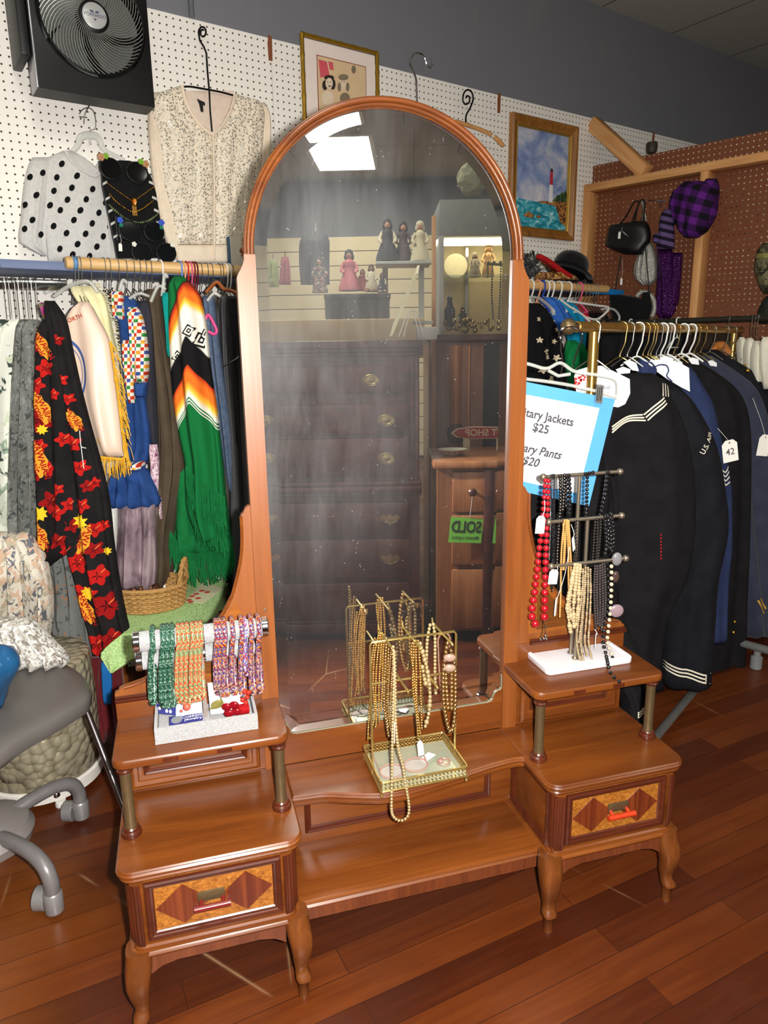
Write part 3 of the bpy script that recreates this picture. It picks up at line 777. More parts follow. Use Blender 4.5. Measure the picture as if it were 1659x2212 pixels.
def price_tag(name, P, w, h, parent=None, yaw=0.0, tilt=0.0, txt=None, label=None, string=None, group=None):
    """card tag with clipped top corners, hole and string; P is its middle"""
    M = Matrix.Translation(P) @ Matrix.Rotation(yaw, 4, 'Z') @ Matrix.Rotation(tilt, 4, 'Y')
    poly = [(-w / 2, -h / 2), (w / 2, -h / 2), (w / 2, h * .32), (w * .25, h / 2), (-w * .25, h / 2), (-w / 2, h * .32)]
    mb = MB(M); mb.prism(poly, lambda a, b, q: Vector((a, q, b)), -.0005, .0005)
    o = mb.build(name, plain('tag_card', (236, 234, 226), 0.7, var=0.03), parent, smooth=False)
    mb = MB(M)
    mb.tube([(0, -.001, h * .38), (0, .001, h * .38)], w * .06, 8); mb.build('eyelet', plain('eyelet_brown', (110, 84, 60), 0.5), o)
    if string is not None:
        mb = MB(); a = M @ Vector((0, -.001, h * .4)); b = Vector(string); mid = (a + b) / 2 + Vector((.004, 0, -.003))
        mb.tube(cat_rom([a, mid, b], 6), .0006, 5); mb.build('string', plain('tag_string', (232, 228, 220), 0.8), o)
    if txt:
        mb = MB(M); put_text(mb, txt, lambda a, b: Vector((a, -.0009, b - h * .05)), h * .42, 0, 0.01)
        mb.build('handwriting', plain('tag_ink', (90, 80, 84), 0.7), o, smooth=False)
    if label: tag(o, label, 'price tag', group)
    return o

# ================================================================== wall fan
M_BLK = plain('black_plastic', (9, 9, 10), 0.45, spec=0.3)
M_BLKM = plain('black_iron', (16, 15, 15), 0.4, 0.6)
CHROME = metal('chrome', (205, 208, 212), 0.12)
STEEL = metal('steel_wire', (176, 176, 172), 0.28)
ft, fn, fz = 0.690, 0.20, 2.283
fan = thing('wall_fan', WP(ft, fn, fz), 'square black box fan with a round swirl grille and silver badge, high on the pegboard', 'fan')
FMX = WM @ Matrix.Translation((ft, -fn, fz))
FHX, FHZ, FR = 0.181, 0.222, 0.158
mb = MB(FMX)
# face plate with a round opening
n = 48; ring = [(FR * 1.05 * cos(2 * pi * i / n), FR * 1.05 * sin(2 * pi * i / n)) for i in range(n)]
sq = []
for x, z in ring:
    k = min(FHX / max(abs(x), 1e-6), FHZ / max(abs(z), 1e-6)); sq.append((x * k, z * k))
for q in ((-1, -1), (1, -1), (1, 1), (-1, 1)):
    i = min(range(n), key=lambda i: (sq[i][0] - q[0] * FHX) ** 2 + (sq[i][1] - q[1] * FHZ) ** 2); sq[i] = (q[0] * FHX, q[1] * FHZ)
vs = [Vector((x, .0, z)) for x, z in ring] + [Vector((x, .004, z)) for x, z in sq] + [Vector((x, .09, z)) for x, z in ring] + [Vector((x, .095, z)) for x, z in sq]
fs = []
for i in range(n):
    j = (i + 1) % n; fs += [(j, i, n + i, n + j), (i, j, 2 * n + j, 2 * n + i), (n + j, n + i, 3 * n + i, 3 * n + j)]
mb.add(vs, fs); mb.add([Vector((x, .096, z)) for x, z in sq], [tuple(range(n))]); mb.build('housing', M_BLK, fan, ang=50)
mb = MB(FMX); mb.box(-FHX - .004, -FHX + .003, -.003, .095, -FHZ, FHZ, .002); mb.build('chrome_edge', metal('satin_edge', (150, 150, 156), 0.3), fan)
for k in range(60):
    mb = MB(FMX); a = 2 * pi * k / 60; pts = []
    for i in range(9):
        q = i / 8; r = .043 + (FR - .043) * q; b = a + 1.0 * q ** 1.2; pts.append((r * cos(b), -.012 - .016 * sin(pi * min(1, q * .62 + .38)), r * sin(b)))
    mb.tube(pts, .0014, 5); mb.build('grille_rib', plain('smoked_grille', (150, 152, 146), 0.25, 0.5), fan)
mb = MB(FMX)
for r, y in ((.043, -.028), (.158, -.013)): mb.tube([(r * cos(2 * pi * i / 40), y, r * sin(2 * pi * i / 40)) for i in range(40)], .003, 6, True)
mb.build('grille_ring', M_BLK, fan)
for k in range(5):
    mb = MB(FMX); a = 2 * pi * k / 5
    def bl(u, v, a=a):
        r = .04 + .105 * v; b = a + (u - .5) * 1.15 + .5 * v; return Vector((r * cos(b), .035 + (u - .5) * .045, r * sin(b)))
    mb.sheet(bl, 8, 6, .003, (0, 1, 0)); mb.build('fan_blade', plain('grey_blade', (92, 94, 92), 0.4), fan)
mb = MB(FMX); RX = Matrix.Rotation(pi / 2, 3, 'X')
mb.lathe([(.045, -.03), (.045, .026), (.043, .031), (.036, .034), (.001, .0345)], (0, 0, 0), 32, RX); hub = mb.build('hub', M_BLK, fan)
mb = MB(FMX); mb.lathe([(.0365, .0335), (.0365, .036), (.034, .0372), (.001, .0375)], (0, 0, 0), 32, RX); bd = mb.build('badge', plain('badge_silver', (176, 176, 176), 0.35, 0.3), hub)
mb = MB(FMX); put_text(mb, 'VORNADO', lambda a, b: Vector((a, -.0381, b)), .0135, 0, 0.01)
for q in ([(-.016, .013), (-.004, .013), (-.002, .006), (-.010, .007)], [(.016, .013), (.004, .013), (.002, .006), (.010, .007)], [(-.005, -.009), (.005, -.009), (0, -.016)]):
    mb.prism(q[::-1], lambda a, b, h: Vector((a, h, b)), -.0381, -.0378)
mb.build('badge_lettering', plain('badge_ink', (70, 74, 100), 0.5), hub, smooth=False)
mb = MB(FMX); mb.box(-FHX - .035, -FHX - .006, .02, .19, -.13, FHZ, .006); mb.build('wall_bracket', M_BLK, fan)
mb = MB(FMX); mb.box(-.05, .05, .096, .199, -.06, .06, .006); mb.build('wall_bracket', M_BLK, fan)

# ================================================================== polka-dot sweater on a clear hanger
GREYK = cloth('heather_grey_knit', (196, 194, 190), (206, 204, 200), 90, 0.2)
swt, L = garment('polka_dot_sweater', 'heather grey knit sweater with black polka dots on a clear hanger', 'sweater',
    [[(326, 135, 158), (338, 108, 176), (350, 95, 196), (368, 90, 212), (384, 88, 236), (440, 92, 244), (500, 97, 250), (566, 104, 258)],
     [(340, 70, 125), (360, 60, 118), (411, 50, 108), (470, 45, 103), (524, 41, 100), (538, 62, 101), (553, 92, 102)],
     [(345, 214, 238), (360, 206, 262), (400, 214, 268), (480, 228, 262), (566, 236, 270)]], onN(.05), GREYK, th=.022, nd=WN, nf=2, amp=.22, seed=3)
dots = [(255,903),(350,955),(168,1030),(240,1008),(322,1032),(436,1025),(408,1092),(527,1100),(305,1110),(203,1135),(383,1160),(488,1160),(138,1190),(605,1175),(342,1220),(455,1223),(564,1235),(181,1277),(420,1277),(524,1297),(303,1312),(629,1312),(137,1328),(378,1352),(484,1358),(231,1360),(591,1370),(440,1416),(552,1430),(340,1442),(413,1475),(508,1485),(283,1192)]
mb = MB()
for x, y in dots:
    u, v = x / 2.676, y / 2.676; l = next((l for l in (L[1], L[0], L[2]) if l.inside(u, v)), L[0]); l.blob(mb, u, v, ell(6.1, 7.4, 12, 0.4), 0.002, 2)
print_on(swt, mb, cloth('black_flock', (16, 16, 18)))
mb = MB(); cp = [(141, 325), (150, 342), (166, 360), (186, 372), (205, 380), (216, 372), (222, 352)]
mb.tube(cat_rom([PWn(u, v, .074) for u, v in cp], 5), .006, 8); mb.build('neckband', GREYK, swt)
clr = glass('clear_plastic', (226, 228, 222), 0.08, 0.42)
hg = thing('clear_hanger', PWn(192, 300, .05), 'clear plastic hanger holding the polka-dot sweater', 'hanger')
mb = MB(); 
mb.tube(cat_rom([PWn(u, v, .05) for u, v in [(150, 332), (166, 318), (173, 300), (180, 294), (194, 292), (209, 295), (216, 306), (226, 324), (270, 346)]], 5), [.004 + .004 * sin(pi * i / 40) for i in range(41)], 8, flat=1.6)
mb.tube([PWn(195, 292, .05), PWn(195, 312, .05)], .004, 8); mb.build('hanger_arm', clr, hg)
mb = MB(); mb.tube(cat_rom([PWn(u, v, .05) for u, v in [(194, 297), (195, 282), (206, 278), (207, 262), (204, 245), (197, 235), (187, 233), (177, 238), (172, 246)]], 5), .0016, 6); mb.build('hanger_hook', STEEL, hg)
pk = thing('pegboard_hook', PWn(190, 240, .02), 'chrome peg hook carrying the clear hanger of the polka-dot sweater', 'hook')
mb = MB(); mb.tube(cat_rom([PWn(181, 268, .0), PWn(182, 256, .012), PWn(185, 243, .05), PWn(196, 222, .075), PWn(197, 215, .078)], 5), .0022, 6); mb.tube([PWn(171, 252, .006), PWn(188, 254, .006)], .002, 6); mb.build('peg', STEEL, pk)

# ================================================================== sequinned cardigan on a scroll hanger
t = NT('sequinned_knit'); v = t.coord()
vo = t.n('ShaderNodeTexVoronoi'); vo.inputs['Scale'].default_value = 135; t.l(v, vo.inputs['Vector'])
m = t.ramp(vo.outputs['Distance'], [(0.36, (1, 1, 1)), (0.44, (0, 0, 0))])
bwn = t.n('ShaderNodeRGBToBW'); t.l(vo.outputs['Color'], bwn.inputs[0])
sc_ = t.ramp(bwn.outputs[0], [(0.2, lin((150, 146, 128))), (0.6, lin((206, 202, 184))), (0.85, lin((255, 254, 248)))])  # random sequin brightness painted in for their glints
t.col(t.mix(m, lin((232, 218, 196)), sc_)); t.set(0.35, 0, 0.5)
t.l(t.math('MULTIPLY', m, 0.55), t.b.inputs['Metallic']); t.l(t.ramp(m, [(0, (0.9,) * 3), (1, (0.22,) * 3)]), t.b.inputs['Roughness'])
t.bump(t.math('MULTIPLY', m, bwn.outputs[0]), 0.8, 0.004); SEQ = t.m
CREAM = cloth('cream_knit', (226, 208, 184), (232, 216, 194), 60, 0.2)
cdg = thing('sequin_cardigan', PWn(455, 390, .06), 'cream cardigan with sequinned front hanging from a black scroll hanger', 'cardigan')
garment('front_panel', None, None, [(186, 386, 394), (196, 352, 398), (212, 332, 403), (240, 328, 412), (262, 334, 428), (276, 340, 444), (288, 344, 459), (400, 354, 461), (470, 372, 462), (528, 380, 462)], onN(.06), SEQ, th=.02, parent=cdg, nd=WN, nf=2, amp=.25, seed=5)
garment('front_panel', None, None, [(204, 505, 512), (214, 502, 552), (232, 496, 568), (252, 487, 572), (270, 476, 570), (288, 463, 569), (400, 463, 560), (470, 463, 553), (528, 463, 548)], onN(.06), SEQ, th=.02, parent=cdg, nd=WN, nf=2, amp=.25, seed=6)
garment('hem_band', None, None, [(529, 381, 547), (545, 382, 546), (568, 383, 545)], onN(.058), CREAM, th=.02, parent=cdg, nd=WN, nf=3, amp=.2, seed=7)
garment('sleeve', None, None, [(200, 330, 352), (250, 320, 345), (330, 324, 352), (420, 334, 366), (500, 352, 380), (560, 372, 388)], onN(.045), CREAM, th=.02, parent=cdg, nd=WN, nf=1, amp=.25, seed=8)
garment('sleeve', None, None, [(222, 545, 572), (250, 560, 583), (330, 560, 582), (400, 556, 574), (470, 548, 566)], onN(.04), CREAM, th=.02, parent=cdg, nd=WN, nf=1, amp=.25, seed=9)
garment('inner_back', None, None, [(196, 396, 506), (215, 402, 502), (245, 408, 498), (300, 420, 500)], onN(.042), cloth('cream_lining', (216, 196, 180), (222, 204, 188), 50), th=.004, parent=cdg, nd=WN, nf=1, amp=.2, seed=10)
mb = MB()
mb.tube(cat_rom([PWn(u, v, .083) for u, v in [(393, 184), (397, 205), (407, 232), (424, 260), (445, 281), (461, 289), (478, 275), (494, 250), (504, 222), (507, 204)]], 5), .0042, 8, flat=1.5); mb.build('neck_trim', CREAM, cdg)
mb = MB(); mb.tube([PWn(461, 288, .083), PWn(463, 400, .085), PWn(463, 560, .083)], .0042, 8); mb.build('button_placket', CREAM, cdg)
mb = MB(); mb.prism([(0, 0), (.03, -.008), (.03, -.02), (.022, -.018), (.022, -.042), (.012, -.042), (.008, -.018)], lambda a, b, h: PWn(425, 213, .05) + WE * a + Vector((0, 0, b)) + WN * h, .0, .001); mb.build('woven_label', plain('label_black', (20, 20, 20), 0.8), cdg)
def spiral_hook(cx, cy, r, turns=1.35, a0=0.0, sgn=1): return [(cx + (r * (1 - .62 * i / 26)) * cos(a0 - sgn * turns * 2 * pi * i / 26), cy + (r * (1 - .62 * i / 26)) * 1.5 * sin(a0 - sgn * turns * 2 * pi * i / 26)) for i in range(27)]
sh_ = thing('scroll_hanger', PWn(450, 180, .06), 'black iron hanger with a spiral top above the sequinned cardigan', 'hanger')
mb = MB(); pts = [(458, 284), (454, 240), (452, 194), (448, 150), (446, 115), (440, 100), (432, 88)] + spiral_hook(438, 70, 9, 1.4, pi * .95, -1)
mb.tube([PWn(u, v, .055) for u, v in pts], .0032, 8); mb.build('stem', M_BLKM, sh_)
mb = MB(); mb.tube(cat_rom([PWn(u, v, .06) for u, v in [(388, 188), (410, 187), (435, 191), (452, 194), (478, 199), (507, 207), (530, 214)]], 4), .0035, 8); mb.build('arm', M_BLKM, sh_)

# ================================================================== black display bust with costume jewellery
VELV = cloth('black_velvet', (14, 14, 15), (20, 20, 21), 40, 0.1)
bust_px = [(219, 356), (238, 349), (258, 346), (280, 347), (296, 352), (312, 362), (325, 378), (333, 400), (338, 420), (344, 460), (351, 500), (360, 530), (370, 556), (254, 558), (248, 525), (240, 486), (230, 440), (222, 400)]
NBu = .13
def bp(u, v, lift=0.0): return PWn(u, v, NBu) + WN * lift
mb = MB(); mb.prism(bust_px[::-1], lambda a, b, h: bp(a, b, h), -.018, .0); bust = mb.build('display_bust', VELV, smooth=False)
tag(bust, 'black velvet jewellery bust board leaning in front of the polka-dot sweater', 'display board')
mb = MB()
for k, (v0, uL, uR) in enumerate(((395, 222, 333), (428, 228, 340), (455, 234, 344), (482, 239, 349), (510, 245, 354))):
    for (u, w) in ((uL, 9), (uR, -11)): mb.prism([(u, v0), (u + w, v0 - 5), (u + w * 1.1, v0), (u, v0 + 6)], lambda a, b, h: bp(a, b, h), .0002, .001)
print_on(bust, mb, plain('notch_white', (196, 194, 188), 0.8))
GOLD = metal('gold', (206, 158, 70), 0.25); GOLDP = metal('pale_gold', (208, 184, 120), 0.25); AMBER = plain('amber_stone', (190, 92, 26), 0.15)
def chain(mb, pts, r, step, jitter=0.0, sq=1.0):
    pts = [Vector(p) for p in pts]; acc = 0.0; mb.ball(pts[0], r, 7, 5)
    for a, b in zip(pts, pts[1:]):
        d = (b - a).length
        while acc + step <= d + 1e-9 if False else False: pass
        s0 = step - acc
        while s0 <= d:
            p = a.lerp(b, s0 / d); k = r * (1 + random.uniform(-jitter, jitter)); mb.ball(p, k, 7, 5, (1, 1, sq)); s0 += step
        acc = (acc + d) % step if d < s0 else step - (s0 - d)
def neck(name, label, pxs, prf, mats, r=.002, step=.004, jitter=.0, group=None, nsm=6):
    o = thing(name, prf(*pxs[len(pxs) // 2]), label, 'necklace', group); mb = MB(); chain(mb, cat_rom([prf(*q) for q in pxs], nsm), r, step, jitter); mb.build('beads', mats, o, ang=80); return o
c1 = neck('necklace', 'gold chain necklace with amber pendant, topmost on the black bust board', [(231, 396), (252, 412), (272, 426), (287, 434), (304, 424), (318, 414), (332, 404)], lambda u, v: bp(u, v, .004), GOLD, .0022, .0042)
mb = MB(); P = bp(288, 437, .006)
mb.ball(P, .012, 12, 8, (1, .4, 1.25)); 
for k in range(5): mb.tube([P + WE * (.003 * (k - 2)) + Vector((0, 0, -.012)), P + WE * (.0035 * (k - 2)) + Vector((0, 0, -.045))], .0011, 5)
mb.build('pendant', GOLD, c1); mb = MB(); mb.ball(P + WN * .003, .0065, 10, 6, (1, .5, 1.4)); mb.build('pendant_stone', AMBER, c1)
neck('necklace', 'amber and gold bead necklace below the pendant chain on the black bust board', [(237, 420), (248, 434), (266, 448), (287, 458), (306, 452), (320, 442), (333, 432)], lambda u, v: bp(u, v, .004), GOLD, .0034, .0068, .25)
neck('necklace', 'green stone necklace in silver setting, lowest on the black bust board', [(236, 444), (256, 462), (276, 475), (298, 481), (320, 477), (336, 466), (342, 460)], lambda u, v: bp(u, v, .004), plain('green_stone', (112, 128, 84), 0.2, 0.4, 0.5, 400), .0036, .0072, .3)
neck('necklace', 'thin crystal strand hanging down the left edge of the black bust board', [(249, 468), (250, 482), (252, 500), (252, 520)], lambda u, v: bp(u, v, .004), CHROME, .0016, .0034)
def shades(label, c, w, fl, petals, tilt=0.0):
    o = thing('sunglasses', c, label, 'sunglasses'); X_ = (WE * cos(tilt) + Vector((0, 0, sin(tilt)))); Z_ = (Vector((0, 0, cos(tilt))) - WE * sin(tilt))
    def q(a, b, h=0.0): return c + X_ * a + Z_ * b + WN * h
    LN = plain('dark_lens', (12, 14, 16), 0.05, spec=0.8)
    for s_ in (-1, 1):
        mb = MB(); mb.prism([(s_ * w * .27 + w * .2 * cos(a), w * .18 * sin(a)) for a in [2 * pi * i / 20 for i in range(20)]], q, .004, .006); mb.build('lens', LN, o)
    mb = MB()
    for s_ in (-1, 1): mb.tube([q(s_ * w * .27 + w * .22 * cos(a), w * .2 * sin(a), .005) for a in [2 * pi * i / 20 for i in range(20)]], .003, 6, True)
    mb.tube([q(-w * .06, .004, .006), q(0, .008, .008), q(w * .06, .004, .006)], .0025, 6)
    mb.build('frame', M_BLK, o)
    for s_ in (-1, 1):
        mb = MB(); mb.tube([q(s_ * w * .49, w * .1, .004), q(s_ * w * .46, w * .1, -.05 if False else -.002), q(s_ * w * .2, w * .06, -.001)], .0025, 6); mb.build('temple', M_BLK, o)
        for k, (col, dx, dz, r) in enumerate(fl):
            mb = MB(); cc = q(s_ * (w * .45 + dx), w * .17 + dz, .010)
            for j in range(petals):
                a = 2 * pi * j / petals; mb.ball(cc + X_ * r * .7 * cos(a) + Z_ * r * .7 * sin(a), r * .62, 8, 5, (1, .5, 1))
            mb.ball(cc + WN * r * .4, r * .35, 6, 5); mb.build('flower', col, o)
    return o
GRN = plain('lime_flower', (118, 168, 40), 0.6); TANF = plain('tan_flower', (178, 130, 92), 0.6); BLUF = plain('blue_flower', (54, 84, 190), 0.6); TEALF = plain('teal_leaf', (24, 120, 90), 0.6); WHF = plain('white_flower', (226, 224, 210), 0.6)
shades('black sunglasses with tan and lime flowers, top of the bust board', bp(266, 370, .006), .165, [(TANF, .0, .003, .010), (GRN, -.016, .008, .008)], 5, -.03)
shades('black sunglasses with blue flowers, low on the bust board', bp(304, 500, .006), .16, [(BLUF, .0, .004, .009), (TEALF, -.002, -.012, .006)], 5, .02)
shades('black studded sunglasses with white flowers at the foot of the bust board', bp(330, 547, .012), .16, [(WHF, -.004, .0, .007)], 5, .05)
price_tag('price_tag', bp(258, 535, .012), .012, .026, None, WY, .05, None, 'small white price tag hanging at the lower left of the bust board', bp(257, 508, .01))
price_tag('price_tag', bp(356, 535, .012), .008, .026, None, WY + .8, .05, None, 'narrow white price tag hanging at the lower right of the bust board', bp(354, 512, .01))

# ================================================================== long shelf board with the clothes rod
BLUEB = plain('blue_grey_board', (92, 106, 140), 0.55, var=0.15, vs=9)
mb = MB(WM); mb.box(.325, 3.20, -.30, -.004, 1.512, 1.538, .002); sb = mb.build('shelf_board', BLUEB); tag(sb, 'long blue-grey painted shelf board on the pegboard behind the clothes rod', 'shelf')
mb = MB(WM); mb.box(3.02, 3.27, -.306, -.298, 1.508, 1.534, .001); mb.build('blue_tape', plain('bright_blue_tape', (20, 120, 190), 0.5), sb)
ROD = wood('maple_rod', (186, 142, 86), (210, 170, 110), (222, 186, 130), 'X', 1, 0.5, WY, 0.1)
RZ, RN, RR = 1.533, .328, .019
rod = thing('clothes_rod', WP(.52, RN, RZ), 'round maple clothes rod running along the shelf board behind the mirror', 'clothes rod')
mb = MB(); mb.tube([WP(.505, RN, RZ), WP(.509, RN, RZ), WP(3.10, RN, RZ)], [.016, RR, RR], 20); mb.build('pole', ROD, rod)
mb = MB(); mb.tube([WP(.524, RN, RZ), WP(.540, RN, RZ)], RR + .0008, 20, caps=False); mb.build('tape_band', plain('blue_tape', (84, 140, 196), 0.5), rod)
for tt in (1.45, 2.45):
    mb = MB(); mb.tube([WP(tt, .29, 1.525), WP(tt, RN, RZ)], .008, 8); mb.build('bracket', M_BLK, rod)
def hanger(kind, base, along, out, mat, label, group, r=.0016, rr=RR, neck=.075, arm=.10, drop=.045, hookonly=False, bar=True):
    """hanger over a rod: base on the rod axis, along = rod direction, out = arm direction"""
    o = thing('hanger' if kind == 'wire' else kind, base, label, 'hanger', group); k = rr + r + .0006; z = Vector((0, 0, 1))
    pts = [base + out * (-k * cos(a)) + z * (k * sin(a)) for a in [-.7 + (pi + .7) * i / 12 for i in range(13)]]
    pts += cat_rom([pts[-1], base + out * (k * .86) - z * .022, base + out * .012 - z * .045, base - z * (neck - .01), base - z * neck], 4)[1:]
    mb = MB(); mb.tube(pts, r, 6); mb.build('hook', mat, o)
    if not hookonly:
        b0 = base - z * neck; mb = MB()
        p2 = cat_rom([b0, b0 + out * arm * .3 - z * drop * .2, b0 + out * arm - z * drop], 4); p3 = cat_rom([b0, b0 - out * arm * .3 - z * drop * .2, b0 - out * arm - z * drop], 4)
        mb.tube(p2, r * 1.2, 6); mb.tube(p3, r * 1.2, 6)
        if bar: mb.tube([p2[-1], p3[-1]], r * 1.1, 6)
        mb.build('arm', mat, o)
    return o
def t_at(u, v, n):   # wall coordinate under a pixel
    return WE.dot(PWn(u, v, n))
WHITEW = plain('white_wire', (226, 226, 220), 0.35)
G1 = 'wire hangers on the maple rod'
for u in (158, 165, 172, 193, 224, 235, 253, 270, 286, 299, 312, 323):
    hanger('wire', WP(t_at(u, 571, RN), RN, RZ), WE, WN, STEEL, 'steel hook of a hanger on the left part of the maple rod', G1, .0017, arm=.07)
hanger('wire', WP(t_at(347, 573, RN), RN, RZ), WE, WN, WHITEW, 'white hanger hook on the maple rod left of the coloured hooks', None, .003, arm=.06)
for u, c, nm in ((388, (100, 140, 210), 'light blue'), (395, (226, 160, 120), 'peach'), (402, (196, 32, 42), 'bright red'), (410, (216, 90, 130), 'pink'), (416, (120, 24, 40), 'dark maroon'), (422, (90, 20, 36), 'brownish maroon')):
    hanger('wire', WP(t_at(u, 577, RN), RN, RZ), WE, WN, plain('hook_' + nm.replace(' ', '_'), c, 0.4), nm + ' coated hanger hook in the coloured cluster on the maple rod', None, .0028, arm=.06)
for u in (432, 445, 455, 472, 478, 500): hanger('wire', WP(t_at(u, 580, RN), RN, RZ), WE, WN, STEEL, 'steel hanger hook on the maple rod between the coloured hooks and the mirror', 'wire hangers near the mirror', .0017, arm=.06)
for u in (487, 494): hanger('wire', WP(t_at(u, 582, RN), RN, RZ), WE, WN, WHITEW, 'white plastic hanger hook on the maple rod beside the mirror', 'white hooks beside the mirror', .0028, arm=.06)
# chrome hang rail at the left edge
CRN, CRZ = .26, 1.470
rail = thing('chrome_rail', WP(.1, CRN, CRZ), 'flat chrome hang rail under the end of the shelf board at the left edge', 'rail')
mb = MB(WM); tE = t_at(146, 624, CRN); mb.box(-.4, tE, -CRN - .007, -CRN + .007, CRZ - .016, CRZ + .016, .002); mb.build('bar', CHROME, rail)
mb = MB(WM); mb.box(tE - .03, tE - .02, -CRN + .0075, -.002, CRZ - .012, CRZ + .012, .001); mb.box(-.3, -.29, -CRN + .0075, -.002, CRZ - .012, CRZ + .012, .001); mb.build('bracket', CHROME, rail)
for i, u in enumerate((10, 18, 30, 38, 48, 58, 66, 76)):
    hanger('wire', WP(t_at(u, 624, CRN), CRN, CRZ), WE, WN, WHITEW if i % 3 == 0 else STEEL, 'thin wire hanger on the flat chrome rail at the left edge', 'wire hangers on the chrome rail', .0014, .018, .11, .06, .02)

# ================================================================== clothes on the left
def print_mat(name, base, cols, scale, thr=0.58, seed=0):
    if name in MATS: return MATS[name]
    t = NT(name); v = t.coord(loc=(seed, seed * 2, 0)); c = lin(base)
    for i, cc in enumerate(cols):
        f = t.ramp(t.noise(t.coord(loc=(seed + 3.1 * i, i * 7.7, 1.3 * i)), scale * (1 + .3 * i), 3, 0.5, 1.2), [(thr, (0, 0, 0)), (thr + .03, (1, 1, 1))]); c = t.mix(f, c, lin(cc))
    t.col(c); t.set(0.85, 0, 0.2); MATS[name] = t.m; return t.m
garment('patterned_blouse', 'pale blouse with grey leaf print, leftmost on the chrome rail', 'blouse', [(690, -40, 42), (760, -45, 36), (900, -45, 32), (1100, -45, 36), (1200, -45, 45), (1290, -45, 50)], onY(2.22), print_mat('leaf_print', (222, 224, 212), [(150, 168, 150), (60, 70, 66), (198, 206, 180)], 16, .6), th=.05, nf=4, amp=.4, seed=1)
garment('patterned_skirt', 'bunched skirt with beige and navy leaf print at the lower left edge', 'skirt', [[(1150, -45, 60), (1190, -45, 85), (1260, -45, 100), (1340, -45, 108), (1400, -45, 100)], [(1190, 50, 90), (1240, 55, 104), (1320, 62, 112), (1400, 70, 100)]], onY(2.0), print_mat('camo_leaf_print', (206, 200, 186), [(170, 160, 138), (100, 102, 110), (196, 166, 142)], 22, .56, 4), th=.05, nf=5, amp=.5, seed=2)
GCR = print_mat('grey_crinkle', (112, 114, 110), [(72, 74, 74), (134, 136, 130)], 42, .56, 2)
garment('crinkled_dress', 'grey crinkled dress hanging between the pale blouse and the hibiscus shirt', 'dress', [(690, 44, 84), (760, 38, 84), (900, 30, 86), (1050, 24, 88), (1150, 28, 92), (1215, 48, 104)], onY(2.16), GCR, th=.05, nf=3, amp=.4, seed=12)
garment('crinkled_skirt', 'grey crinkled skirt showing below the hem of the hibiscus shirt', 'skirt', [(1150, 90, 160), (1200, 100, 176), (1280, 108, 190), (1360, 118, 200), (1420, 150, 206), (1456, 188, 208)], onY(2.12), print_mat('grey_crinkle_rust', (104, 106, 104), [(70, 72, 72), (150, 100, 66)], 34, .62, 5), th=.04, nf=3, amp=.4, seed=13)
# hibiscus shirt
BLKC = cloth('black_rayon', (22, 20, 22), (30, 27, 28), 20)
hs, HL = garment('hibiscus_shirt', 'black shirt printed with red hibiscus, yellow bursts and lettering', 'shirt',
    [[(690, 92, 140), (740, 82, 150), (830, 78, 165), (950, 79, 180), (1080, 84, 190), (1150, 87, 185), (1192, 88, 152), (1215, 89, 118), (1236, 90, 96)],
     [(650, 96, 118), (690, 104, 140), (760, 112, 156), (830, 118, 172), (900, 124, 190), (1000, 128, 218), (1080, 132, 236), (1180, 146, 247), (1280, 172, 262), (1340, 188, 274), (1368, 196, 279), (1400, 204, 258), (1436, 212, 218)]], onY(2.05), BLKC, th=.035, nf=2, amp=.35, seed=14)
reds, deep, yel, ora, pet, cen = MB(), MB(), MB(), MB(), MB(), MB()
def hl(u, v):
    return HL[1] if HL[1].inside(u, v) and HL[1].fp(u, v).y <= (HL[0].fp(u, v).y if HL[0].inside(u, v) else 9) else HL[0]
fl_ = [(98,745,15),(110,795,16),(92,830,14),(135,735,10),(160,860,10),(130,850,10),(98,905,22),(112,1010,13),(150,945,13),(90,1020,12),(170,955,15),(186,1005,14),(200,1045,11),(190,1085,13),(160,1085,12),(120,1080,20),(136,1100,14),(140,1050,10),(165,1130,13),(212,1040,10),(214,1138,13),(138,1160,14),(152,1185,12),(175,1210,20),(214,1180,14),(222,1235,18),(182,1275,16),(240,1300,24),(180,1335,13),(215,1385,20),(250,1368,16),(232,1130,9),(208,1270,12),(98,1205,14),(98,960,12),(146,820,11),(190,1160,12)]
for i, (u, v, r) in enumerate(fl_):
    l = hl(u, v); r *= 1.3; l.blob(reds if i % 3 else deep, u, v, flower(r, 5, .4, i * .7), .003, 3)
    for k in range(5):
        a = i * .7 + pi / 5 + 2 * pi * k / 5; l.blob(cen, u + r * .22 * cos(a), v + r * .22 * sin(a), ell(r * .2, r * .045, 8, a), .0045, 1)
    l.blob(pet, u + r * .3, v - r * .3, ell(r * .34, r * .06, 8, -.8), .0048, 1)
for u, v, r in ((97, 1105, 17), (185, 1120, 19), (198, 1275, 17), (103, 925, 12), (238, 1185, 10), (108, 1225, 7)):
    hl(u, v).blob(yel, u, v, star(r, 8, .62), .0052, 3)
txt = MB(); TX = [(102, 745, .95, 13), (103, 880, 1.15, 13), (97, 990, 1.3, 14), (95, 1150, 1.1, 13), (193, 1160, 1.9, 13), (196, 1310, 1.1, 12), (172, 905, 1.1, 9)]
for u, v, a, sz in TX:
    sz *= 1.35
    l = hl(u, v); l.blob(ora, u, v, [(p[0] * (.82 + .3 * ((i * 7) % 5) / 4), p[1] * (.82 + .3 * ((i * 7) % 5) / 4)) for i, p in enumerate(ell(sz * 2.1, sz * .8, 22, a))], .006, 3)
    l.text(txt, 'HAWAIIAN', u + sz * .28 * sin(a), v - sz * .28 * cos(a), sz * .92, a, .0085); l.text(txt, 'Tropic', u - sz * .42 * sin(a), v + sz * .42 * cos(a), sz * .95, a, .0085)
